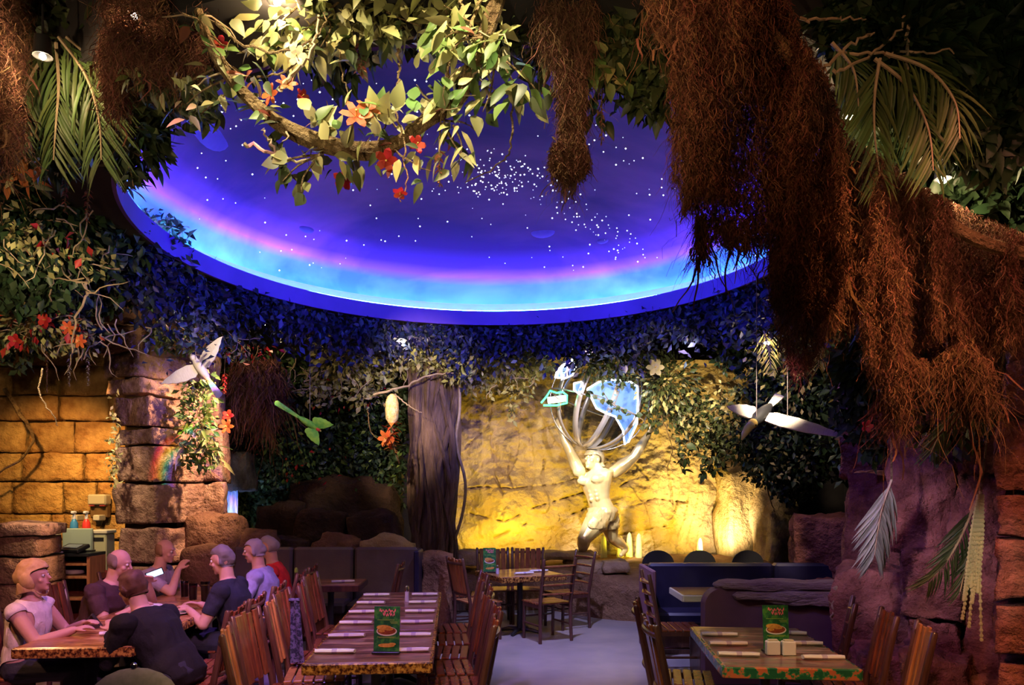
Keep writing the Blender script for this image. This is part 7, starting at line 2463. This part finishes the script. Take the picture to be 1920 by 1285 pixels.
# ------------------------------------------------------------------ visible lamps in the foliage
def lamp(label, px, py, Y, power, color=WARM, r=0.022, glow=60.0):
    t = empty('spot_lamp', P(px, py, Y), 0, label, 'lamp', 'lamps in the foliage')
    MB().lathe([(0.012, 0.10), (0.038, 0.095), (0.042, 0.03), (0.046, 0.0), (0.040, 0.002), (0.034, 0.05)], 14).build('housing', M_IRON, t)
    MB().ball((0, 0, 0.0), r, 10, 8).build('bulb', mat('lamp_bulb_%d' % int(glow), (1, 0.85, 0.6), emit=glow, ecol=(1.0, 0.80, 0.50)), t)
    MB().tube([(0, 0, 0.10), (0, 0, 0.26)], 0.006, 6).build('stem', M_IRON, t)
    bulb_light('lamp_light', (0, -0.03, -0.05), power, color, 0.03, t)
    return t


lamp('bright lamp in the moss at the top left', 248, 32, 3.5, 8, WARM, 0.024)
lamp('small star bright lamp among the palm fronds at the top left', 80, 106, 3.75, 9, WARM, 0.016)
lamp('brightest lamp beside the moss curtain at the upper right', 1592, 216, 4.25, 16, WARM, 0.026)
lamp('lamp above the sloping moss at the right', 1768, 336, 4.2, 14, WARM, 0.026)
lamp('small lamp under the ivy left of the dome', 334, 556, 8.3, 16, WARM, 0.03)
lamp('tiny lamp in the garland over the dark alcove', 494, 608, 9.9, 10, WARM, 0.026)
lamp('tiny lamp in the garland near the banyan', 756, 640, 10.1, 14, WARM, 0.026)
lamp('lamp hidden in the pale leaves right of the dome', 1438, 642, 8.2, 22, WARM, 0.035)
lamp('lamp hidden at the top edge above the liana', 520, 4, 3.5, 12, WARM, 0.018)

# rainbow projected on the pier by a small prism projector
d = bpy.data.lights.new('rainbow_projector', 'SPOT')
d.energy = 900
d.spot_size = math.radians(30)
d.spot_blend = 0.2
d.shadow_soft_size = 0.01
d.use_nodes = True
N, L = d.node_tree.nodes, d.node_tree.links
em = N['Emission']
tc = N.new('ShaderNodeTexCoord')
sx = N.new('ShaderNodeSeparateXYZ')
L.new(tc.outputs['Normal'], sx.inputs[0])
dv = []
for k in (0, 1):
    m_ = N.new('ShaderNodeMath')
    m_.operation = 'DIVIDE'
    L.new(sx.outputs[k], m_.inputs[0])
    L.new(sx.outputs[2], m_.inputs[1])
    dv.append(m_)
cx = N.new('ShaderNodeCombineXYZ')
L.new(dv[0].outputs[0], cx.inputs[0])
L.new(dv[1].outputs[0], cx.inputs[1])
ln = N.new('ShaderNodeVectorMath')
ln.operation = 'LENGTH'
L.new(cx.outputs[0], ln.inputs[0])
cr = N.new('ShaderNodeValToRGB')
els = cr.color_ramp.elements
els[0].position, els[0].color = 0.070, (0, 0, 0, 1)
els[1].position, els[1].color = 0.155, (0, 0, 0, 1)
for p_, c_ in ((0.080, (0.35, 0.1, 0.9, 1)), (0.095, (0.05, 0.2, 1, 1)), (0.108, (0, 0.8, 0.4, 1)), (0.120, (0.8, 0.8, 0.0, 1)), (0.134, (1, 0.3, 0.0, 1)), (0.144, (0.7, 0.0, 0.0, 1))):
    e = els.new(p_)
    e.color = c_
L.new(ln.outputs['Value'], cr.inputs[0])
up = N.new('ShaderNodeMath')
up.operation = 'LESS_THAN'
up.inputs[1].default_value = 0.02
L.new(dv[1].outputs[0], up.inputs[0])
mm = N.new('ShaderNodeMix')
mm.data_type = 'RGBA'
mm.inputs[6].default_value = (0, 0, 0, 1)
L.new(up.outputs[0], mm.inputs[0])
L.new(cr.outputs[0], mm.inputs[7])
L.new(mm.outputs[2], em.inputs['Color'])
o = bpy.data.objects.new('rainbow_projector', d)
COL.objects.link(o)
o.location = (-2.2, 6.2, 3.9)
o.rotation_euler = (P(378, 892, 9.2) - Vector(o.location)).to_track_quat('-Z', 'Y').to_euler()
